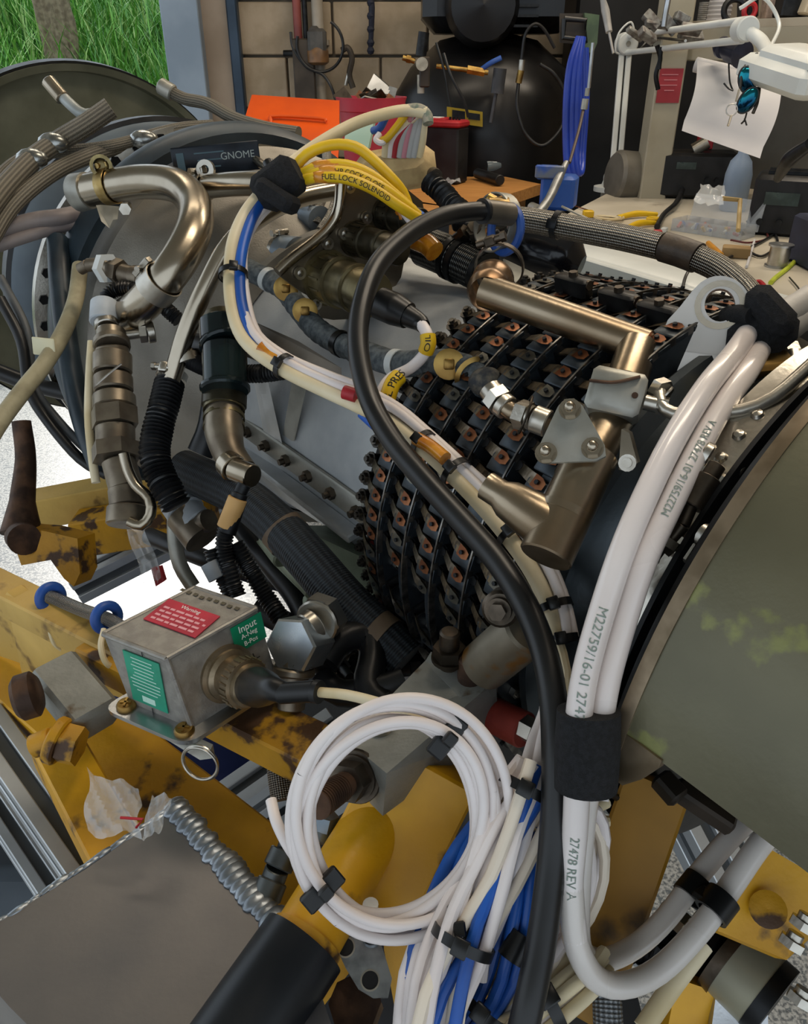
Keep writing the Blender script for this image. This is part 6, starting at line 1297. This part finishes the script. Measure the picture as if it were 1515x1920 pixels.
for k, (a, b_, m, r) in enumerate(off):
    q = [cb[i] + bb[i] * (a + .0015 * sin(i * 1.3 + k)) + nc[i] * (b_ + .0012 * cos(i * 1.1 + k)) for i in range(len(cb))]
    MB().tube(q, r, 10, step=.008).build('wire', m, t)
MB().tube(pl([(490, 378, .73), (468, 420, .715), (452, 480, .70), (450, 540, .69), (458, 590, .68), (475, 630, .672), (500, 662, .665)]), .0050, 12).build('wire', BLUEW, t)
MB().tube(pl([(678, 775, .63), (700, 795, .625), (720, 812, .62)]), .0042, 10).build('wire', BLUEW, t)
MB().tube(pl([(488, 652, .662), (505, 663, .66), (524, 675, .655)]), .0062, 12).build('amber_sleeve', ORANW, t)
MB().tube(pl([(780, 822, .578), (808, 838, .57), (835, 860, .56)]), .0052, 12).build('amber_sleeve', ORANW, t)
MB().tube(pl([(645, 735, .615), (668, 742, .612)]), .0055, 12).build('red_mark_sleeve', REDP, t)
for i, r in ((9, .0115), (13, .0095), (17, .0095), (18, .011), (20, .0105), (22, .0105), (23, .0095)):
    c = pl(hp)[i]; ax = pl(hp)[min(i + 1, len(hp) - 1)] - pl(hp)[i - 1]; bq = -ax.normalized().cross((CAM - c).normalized()); tie(t, c + bq * .0035, ax, r + .0005, .005)
# black fabric wrap at the top of the harness
t2 = thing('fabric_cable_wrap', 'black fabric strap wrapped round the harness near the yellow wires', 'strap')
cw_ = P(520, 345, .735); ax = P(497, 372, .73) - P(545, 310, .75)
MB().box((0, 0, 0), (.046, .034, .028), 0, frame(P(522, 345, .725), V((-.3, -1, .3)), P(480, 372, .73) - P(570, 330, .74)), .006).build('strap', VELCRO, t2)
MB().box((0, 0, 0), (.040, .016, .026), 0, frame(P(520, 368, .715), V((-.3, -1, .3)), P(500, 350, .73) - P(545, 382, .72)), .004).build('strap_end', VELCRO, t2)
MB().tube(pl([(503, 305, .735), (512, 325, .73), (520, 345, .72)]), .0055, 10).build('tie_head', PLAST, t2)
# yellow wires to the right
t = thing('yellow_wire_bundle', 'bundle of yellow sleeved wires fanning from the black wrap', 'harness')
yw = [[(545, 325, .735), (575, 290, .73), (620, 272, .73), (665, 275, .73), (700, 300, .735), (735, 335, .74), (755, 360, .75), (765, 385, .755)],
      [(560, 330, .73), (600, 312, .72), (650, 310, .72), (695, 328, .725), (735, 360, .735), (775, 395, .75)],
      [(565, 335, .73), (610, 322, .715), (660, 325, .715), (710, 348, .72), (745, 372, .73), (785, 405, .745)],
      [(560, 340, .73), (600, 332, .715), (650, 335, .71), (700, 355, .715), (745, 385, .725), (788, 412, .74)]]
for k, q in enumerate(yw):
    MB().tube(pl(q), .0050, 12, step=.006).build('yellow_sleeve', YELW, t)
    if k: MB().tube(pl([q[0], ((q[0][0] + q[1][0]) / 2, (q[0][1] + q[1][1]) / 2, q[0][2] - .001), q[1], (q[1][0] + 35, q[1][1] + (q[2][1] - q[1][1]) * .6, q[1][2])]), .0056, 12).build('amber_sleeve', ORANW, t)
ys_ = [o for o in t.children if o.name.startswith('yellow_sleeve')]
txt('FUEL LOCK SOLENOID', .0062, None, PRINTK, ys_[-1], curve=ontube(yw[3], .0050, .062), ex=.0001)
txt('HP COCK CLOSE', .006, None, PRINTK, ys_[-2], curve=ontube(yw[2], .0050, .06), ex=.0001)
MB().tube(pl([(765, 385, .755), (772, 402, .75), (782, 415, .745)]), .0045, 10).build('wire', WHITEW, t)
MB().tube(pl([(775, 395, .75), (790, 405, .745), (800, 415, .74)]), .0042, 10).build('wire', BLUEW, t)
MB().tube(pl([(760, 400, .75), (775, 420, .745), (785, 435, .745)]), .0045, 10).build('wire', WHITEW, t)
MB().tube(pl([(752, 392, .76), (768, 418, .76), (790, 440, .76)]), .007, 12).build('amber_sleeve', ORANW, t)
# white terminal housing with bundle of fine leads
t = thing('terminal_block_cover', 'cream insulated terminal cover standing on the engine top', 'cover')
g = MB(); c = P(742, 318, .86); fr = frame(c, V((-.1, -1, .5)), P(815, 310, .86) - P(670, 328, .86)); g.box((0, 0, 0), (.088, .042, .04), 0, fr, .012); g.build('cover', mat('cream_foam', '#c8ae7c', '#b3986a', 0, .7, 60, bump=.5), t)
g = MB(); g.cyl(P(812, 326, .83), P(818, 330, .82), .007, 12); g.build('screw', DARKST, t)
t = thing('fine_lead_cluster', 'cluster of fine coloured leads entering the cream cover', 'leads')
zc = .84
for k, (x0, x1, m) in enumerate([(722, 800, CREAM), (730, 795, WHITEW), (738, 790, REDP), (748, 785, mat('clear_lead', '#a9a9a6')), (756, 780, mat('pink_lead', '#c0808a')), (766, 795, mat('clear_lead', '#a9a9a6')), (775, 800, mat('clear_lead', '#a9a9a6')), (786, 803, CREAM)]):
    MB().tube(pl([(x0, 295, zc), (x0 + 6, 262, zc - .01), ((x0 + x1) / 2, 232, zc - .02), (x1 - 8, 212, zc - .03)]), .0042, 10).build('fine_lead', m, t)
MB().tube(pl([(705, 262, .83), (722, 262, .82), (742, 240, .815), (760, 215, .81)]), .004, 10).build('fine_lead', YELW, t)
MB().tube(pl([(700, 245, .83), (712, 240, .82), (722, 222, .815), (730, 205, .81)]), .004, 10).build('fine_lead', BLUEP, t)
MB().tube(pl([(712, 250, .82), (705, 262, .82), (716, 268, .82), (726, 258, .82)]), .003, 8).build('fine_lead', WHITEW, t)
MB().tube(pl([(765, 206, .80), (785, 205, .80), (800, 215, .80), (803, 232, .80)]), .0055, 12).build('bundle_end', mat('dull_bundle', '#a09886', '#6f7a6a', 0, .6, 200), t)
MB().prism(pl([(648, 245, .85), (700, 232, .85), (690, 280, .84), (645, 268, .84)]), V((.002, .012, 0))).build('pale_green_tag', mat('mint_tag', '#a8c6b8', '#98b8a9', 0, .5, 10), None, 'pale mint green tag behind the cream harness', 'tag')

# two heavy white cables
WC = thing('white_battery_cables', 'pair of heavy white cables strapped with black velcro at the right', 'cable')
wa = [(1400, 628, .53), (1372, 668, .505), (1325, 725, .475), (1268, 815, .45), (1215, 920, .433), (1168, 1030, .422), (1128, 1150, .417), (1098, 1260, .415), (1085, 1350, .415), (1083, 1450, .42), (1078, 1560, .435), (1070, 1660, .44), (1078, 1760, .44), (1112, 1830, .445), (1165, 1848, .45), (1235, 1820, .46), (1310, 1745, .47), (1365, 1670, .48), (1420, 1590, .49), (1470, 1530, .5)]
wb_ = [(1425, 655, .53), (1400, 698, .50), (1355, 760, .475), (1305, 850, .45), (1255, 950, .435), (1208, 1050, .425), (1168, 1170, .422), (1140, 1270, .42), (1125, 1350, .42), (1110, 1430, .425), (1095, 1540, .455), (1085, 1680, .46), (1090, 1780, .465), (1130, 1800, .475), (1190, 1775, .485), (1250, 1720, .49), (1310, 1640, .5), (1370, 1570, .51), (1420, 1520, .52)]
rW = .0071
ja = MB().tube(pl(wa[:13]), rW, 24, step=.006).build('white_jacket', WHITEC, WC); jb = MB().tube(pl(wb_[:10]), rW, 24, step=.006).build('white_jacket', WHITEC, WC)
TR = mat('translucent_tube', '#d9d2cb', '#cdc6bf', 0, .25, 6, coat=.3)
MB().tube(pl(wa[11:]), rW, 20, step=.006).build('translucent_jacket', TR, WC); MB().tube(pl(wb_[9:]), rW * .95, 20, step=.006).build('translucent_jacket', TR, WC)
wr = list(reversed(wb_))
txt('M22759/16-01 27478 REV A', .0062, None, PRINTG, jb, curve=ontube(list(reversed(wb_[1:7])), rW, .097), ex=.00005)
txt('M22759/16-01 27478 REV A', .0072, None, PRINTG, ja, curve=ontube(wa[5:11], rW, .075), ex=.00005)
txt('27478 REV A', .0072, None, PRINTG, ja, curve=ontube(wa[9:13], rW, .058), ex=.00005)
t2 = thing('velcro_strap', 'black velcro strap low around the pair of white cables', 'strap')
g = MB(); cA = P(1104, 1332, .418); cB = P(1098, 1478, .424); g.tube([cA, cA.lerp(cB, .5), cB], [.0168, .0175, .0168], 24, sub=6, flat=.85, up=(1, 0, 0)); g.build('strap', VELCRO, t2)
g = MB(); g.tube(pl([(1128, 1345, .44), (1150, 1400, .45), (1140, 1440, .45), (1118, 1450, .44)]), .005, 8); g.build('strap_tail', VELCRO, t2)
t2 = thing('velcro_strap', 'black velcro strap high around the white cables beside the lug', 'strap')
g = MB(); fr = frame(P(1428, 628, .535), V((-.4, -1, .5)), P(1480, 585, .54) - P(1380, 660, .53)); g.box((0, 0, 0), (.044, .034, .026), 0, fr, .008); g.build('strap', VELCRO, t2)
MB().box((.012, .008, .010), (.02, .038, .02), 0, fr, .006).build('strap_fold', VELCRO, t2)
MB().tube(pl([(1362, 592, .55), (1385, 588, .535), (1410, 592, .525)]), .006, 12).build('strap_loop', VELCRO, t2)
MB().tube(pl([(1400, 585, .54), (1440, 575, .53), (1462, 590, .525), (1470, 620, .525)]), .003, 10).build('tie_strip', PLAST, t2)
t = thing('grey_wrapped_hoses', 'pair of pale wrapped hoses leaving past the right edge', 'hose')
for dy in (0, 26): MB().tube(pl([(1440, 610 + dy, .56), (1480, 585 + dy, .57), (1520, 560 + dy, .58), (1600, 520 + dy, .6)]), .0105, 18, step=.01, rfun=lambda L: 1 + .04 * sin(L * 300)).build('wrapped_hose', mat('pale_wrap', '#b8b4ae', '#a39f99', 0, .5, 20, bump=.3), t)
# twin clip on the translucent tubes
t2 = thing('twin_tube_clip', 'black twin clip holding the two translucent tubes', 'clip')
for (x, y, z) in ((1302, 1668, .495), (1345, 1697, .474)): g = MB(); g.band(P(x, y, z), P(1365, 1640, .48) - P(1310, 1710, .47), .0083, .014, .0022); g.build('clip_ring', PLAST, t2)
bar(MB(), P(1306, 1668, .482), P(1345, 1695, .468), .012, .005).build('clip_bridge', PLAST, t2)

# coiled wire hank
CO = thing('coiled_white_wire', 'coiled hank of white wire hanging in front of the mount block', 'wire coil')
rr = random.Random(5); 
def coil(cx, cy, rx, ry, z, ph, tilt=0, r=.0034):
    q = []
    for i in range(28):
        a = 2 * pi * i / 28 + ph; q.append(P(cx + rx * cos(a) * cos(tilt) - ry * sin(a) * sin(tilt), cy + rx * cos(a) * sin(tilt) + ry * sin(a) * cos(tilt), z + .012 * sin(a + 1)))
    q.append(q[0]); return MB().tube(q, r, 10, sub=3, caps=False).build('wire_turn', WHITEW, CO)
for k in range(8):
    f_ = k / 7; coil(733 + 16 * f_ + rr.uniform(-14, 14), 1530 + 10 * f_ + rr.uniform(-14, 14), 148 + 54 * f_ + rr.uniform(-9, 9), 180 + 42 * f_ + rr.uniform(-12, 12), .458 - .008 * f_ + rr.uniform(-.007, .007), rr.uniform(0, 6), .30 + rr.uniform(-.4, .4), .0031)
MB().tube(pl([(600, 1298, .518), (650, 1303, .50), (710, 1318, .48), (790, 1345, .465), (850, 1385, .462), (900, 1440, .462), (935, 1530, .462)]), .0034, 12, step=.008).build('cream_tail', CREAM, CO)
MB().tube(pl([(508, 1500, .47), (520, 1545, .46), (550, 1600, .455), (600, 1660, .45)]), .0034, 10).build('wire_end', WHITEW, CO)
for (x, y, ax, w) in [(838, 1382, (70, 60), 0), (605, 1668, (50, 60), 0), (862, 1742, (70, -10), 0)]:
    c = P(x, y, .447); a_ = P(x + ax[0], y + ax[1], .447) - c; fr = frame(c, a_, ray(x, y))
    g = MB(); g.box((0, 0, 0), (.007, .026, .011), 0, fr, .001); g.box((-.010, 0, 0), (.006, .008, .007), 0, fr, .001); g.build('cable_tie', PLAST, CO)

# lower harness: many white wires with blue ones
def strands(name, label, base, n, rad, seed, cols, r=.0036, wob=.004, step=.012, flat=1):
    t = thing(name, label, 'harness'); c = pl(base); tt, ns = transport(c); rr = random.Random(seed)
    for k in range(n):
        a = rr.uniform(0, 2 * pi); ra = rad * math.sqrt(rr.random()); ph = rr.uniform(0, 6); q = []
        for i in range(len(c)):
            sp = 1 if not isinstance(rad, list) else 1
            o = ns[i] * (ra * cos(a) + wob * sin(i * .9 + ph)) + tt[i].cross(ns[i]) * (ra * sin(a) * flat + wob * cos(i * .8 + ph))
            q.append(c[i] + o)
        MB().tube(q, r, 9, step=step).build('wire', cols[k % len(cols)], t)
    return t
W5 = [WHITEW, WHITEW, MC['ivory_wire'], WHITEW, BLUEW, WHITEW, MC['ivory_wire'], WHITEW]
h1 = strands('white_wire_bundle', 'thick bundle of white and blue wires dropping below the coil', [(1010, 1440, .47), (985, 1490, .465), (955, 1560, .46), (925, 1640, .455), (890, 1720, .45), (862, 1790, .445), (835, 1860, .44), (810, 1960, .44)], 15, .014, 3, W5, r=.0038)
tie(h1, (985, 1480, .465), P(955, 1560, .46) - P(1010, 1440, .47), .0165, .006)
tie(h1, (868, 1765, .446), P(835, 1860, .44) - P(890, 1720, .45), .0175, .006)
h2 = strands('white_wire_bundle', 'fan of white and cream wires behind the black cable at mid right', [(1130, 1500, .50), (1090, 1510, .495), (1045, 1540, .49), (1000, 1590, .48), (960, 1650, .47), (930, 1740, .465), (905, 1830, .46)], 12, .016, 8, [WHITEW, CREAM, WHITEW, MC['ivory_wire']], r=.0036)
h3 = strands('white_wire_bundle', 'curved white wires doubling back right of the white cables', [(1060, 1500, .475), (1100, 1520, .478), (1120, 1570, .48), (1115, 1640, .48), (1090, 1710, .475), (1040, 1790, .47), (990, 1860, .46), (940, 1930, .46)], 6, .009, 12, [WHITEW, MC['ivory_wire']], r=.0036)
h4 = strands('blue_wire_bundle', 'bundle of bright blue wires left of the thick black cable', [(1015, 1560, .47), (1005, 1620, .468), (992, 1690, .465), (970, 1760, .462), (945, 1830, .46), (905, 1900, .455), (860, 1960, .45)], 7, .008, 17, [BLUEW, BLUEW, BLUEW, CREAM], r=.0036)
g = MB(); g.tube(pl([(985, 1752, .456), (960, 1800, .452)]), .0125, 16, flat=.7); g.build('black_sleeve', PLAST, h4)
tie(h4, (905, 1893, .452), P(860, 1960, .45) - P(945, 1830, .46), .014, .006)
h5 = strands('blue_wire_bundle', 'blue wires showing behind the coil beside the yellow plate', [(985, 1440, .50), (950, 1480, .50), (915, 1540, .495), (880, 1600, .49), (850, 1660, .48), (810, 1740, .47), (775, 1830, .46), (755, 1940, .46)], 4, .005, 21, [BLUEW, BLUEW, WHITEW, WHITEW], r=.0042)
h6 = strands('white_wire_bundle', 'few white wires running up beside the velcro strap to the cream harness', [(1042, 1200, .505), (1050, 1260, .50), (1045, 1340, .49), (1025, 1400, .48), (1005, 1450, .475), (980, 1500, .47)], 5, .006, 25, [WHITEW, WHITEW, CREAM, BLUEW], r=.0036)
h7 = strands('cream_wire_bundle', 'cream marked wires lying at the bottom centre', [(1120, 1805, .475), (1090, 1830, .465), (1040, 1860, .455), (980, 1900, .45), (920, 1950, .45)], 8, .013, 31, [CREAM, WHITEW, CREAM], r=.004)
tie(h7, (1020, 1872, .452), P(980, 1900, .45) - P(1040, 1860, .455), .0175, .007)
MB().tube(pl([(1118, 1800, .5), (1135, 1850, .49), (1140, 1920, .48), (1142, 1990, .48)]), .009, 16, step=.005).build('grey_drop_hose', BRAIDM if 0 else braid('grey_braid', '#55585a', '#8c8f90', .5, .5, .004, 8), None, 'grey braided hose at the bottom behind the white cables', 'hose')
MB().tube(pl([(1205, 1930, .47), (1260, 1850, .48), (1320, 1770, .49)]), .006, 12).build('cream_rod', CREAM, None, 'cream tube slanting at the bottom right beside the relay', 'tube')
for lab, q in [('thin black lead above the gap right of the velcro strap', [(1110, 1520, .5), (1150, 1470, .52), (1185, 1440, .53)]), ('thin black lead curling under the exhaust drum lip', [(1140, 1485, .52), (1170, 1500, .53), (1195, 1485, .53), (1200, 1450, .54)])]:
    MB().tube(pl(q), .0025, 8).build('thin_lead', PLAST, None, lab, 'cable')
# cables at the far left
t = thing('tan_braided_harness', 'worn tan braided harness branching over the intake cowl', 'harness')
def tb(pts, r, m=BRAIDT, name='braided_branch'): return MB().tube(pl(pts), r, 14, step=.008).build(name, m, t)
tb([(-30, 400, .95), (10, 350, 1.0), (60, 300, 1.05), (110, 265, 1.08), (160, 235, 1.08), (208, 202, 1.08)], .0135)
tb([(-30, 470, .95), (20, 390, 1.0), (90, 330, 1.05), (160, 295, 1.1), (240, 270, 1.15), (330, 245, 1.18), (400, 238, 1.2)], .0105)
tb([(-30, 375, 1.0), (10, 320, 1.05), (60, 290, 1.08), (110, 285, 1.1), (200, 275, 1.12), (270, 258, 1.15)], .008)
tb([(-30, 440, 1.0), (60, 415, 1.02), (110, 408, 1.03), (150, 400, 1.05)], .011, mat('mauve_jacket', '#6f6664', '#857b77', .1, .5, 20))
tb([(-30, 470, 1.0), (60, 440, 1.02), (150, 415, 1.05)], .008, WHITEW if 0 else mat('mauve_jacket', '#6f6664'))
tb([(205, 203, 1.08), (160, 215, 1.08), (128, 192, 1.08), (112, 175, 1.08)], .0075, mat('pale_lead', '#a5aaa8', '#8f9492', .3, .4, 30))
MB().cyl(P(118, 185, 1.08), P(90, 152, 1.08), .010, 16, bev=.001).build('connector_barrel', TUBESTEEL, t)
for x, y, z in ((60, 298, 1.05), (100, 268, 1.075), (270, 262, 1.14)): MB().ball(tuple(P(x, y, z)), .017, 12, 0, (1.3, .9, .8)).build('foil_joint', mat('crinkled_foil', '#b5b7b4', '#7d7e7a', .9, .25, 60, bump=1, bs=60), t)
MB().tube(pl([(560, 250, 1.3), (500, 240, 1.32), (440, 222, 1.35), (390, 195, 1.38), (345, 185, 1.4), (312, 168, 1.4)]), .0105, 14, step=.01).build('braided_branch', BRAIDT, thing('rear_braided_lead', 'braided lead with a metal plug rising behind the engine', 'cable'))
MB().cyl(P(325, 175, 1.4), P(300, 160, 1.4), .014, 16, bev=.002).build('metal_plug', ZINC, bpy.data.objects['rear_braided_lead'])
t = thing('tan_taped_lead', 'tan taped lead curving past the gearbox drum', 'cable')
MB().tube(pl([(150, 500, .99), (142, 560, .96), (120, 620, .93), (85, 680, .9), (45, 730, .87), (0, 790, .84), (-30, 840, .82)]), .0095, 14, step=.008).build('taped_jacket', mat('tan_tape', '#a39a7c', '#8c8367', 0, .6, 40, bump=.3), t)
MB().box((0, 0, 0), (.02, .03, .003), 0, frame(P(82, 650, .905), (-.3, -1, .2), (0, 0, 1)), .001).build('paper_flag', mat('ivory_flag', '#d0c9a8'), t)
for lab, q, r, m in [('dark hose sweeping down from the intake to the frame', [(108, 450, 1.04), (115, 560, 1.0), (135, 700, .97), (160, 800, .95), (190, 880, .94)], .0135, RUBBERB),
                     ('thin dark hose curving at the left edge', [(0, 560, .95), (40, 640, .95), (55, 730, .95), (90, 790, .95), (150, 860, .95), (200, 890, .95)], .0065, RUBBER),
                     ('second thin dark hose curving at the left edge', [(0, 520, .97), (50, 620, .96), (62, 720, .96), (110, 790, .96), (170, 850, .96), (200, 870, .96)], .0055, mat('grey_rubber', '#4c4f51', '#5b5e60', 0, .5, 20)),
                     ('black hose crossing under the front of the engine', [(-20, 690, 1.2), (60, 720, 1.2), (140, 740, 1.2)], .012, RUBBER)]:
    MB().tube(pl(q), r, 14, step=.01).build('dark_hose', m, None, lab, 'hose')
settle()
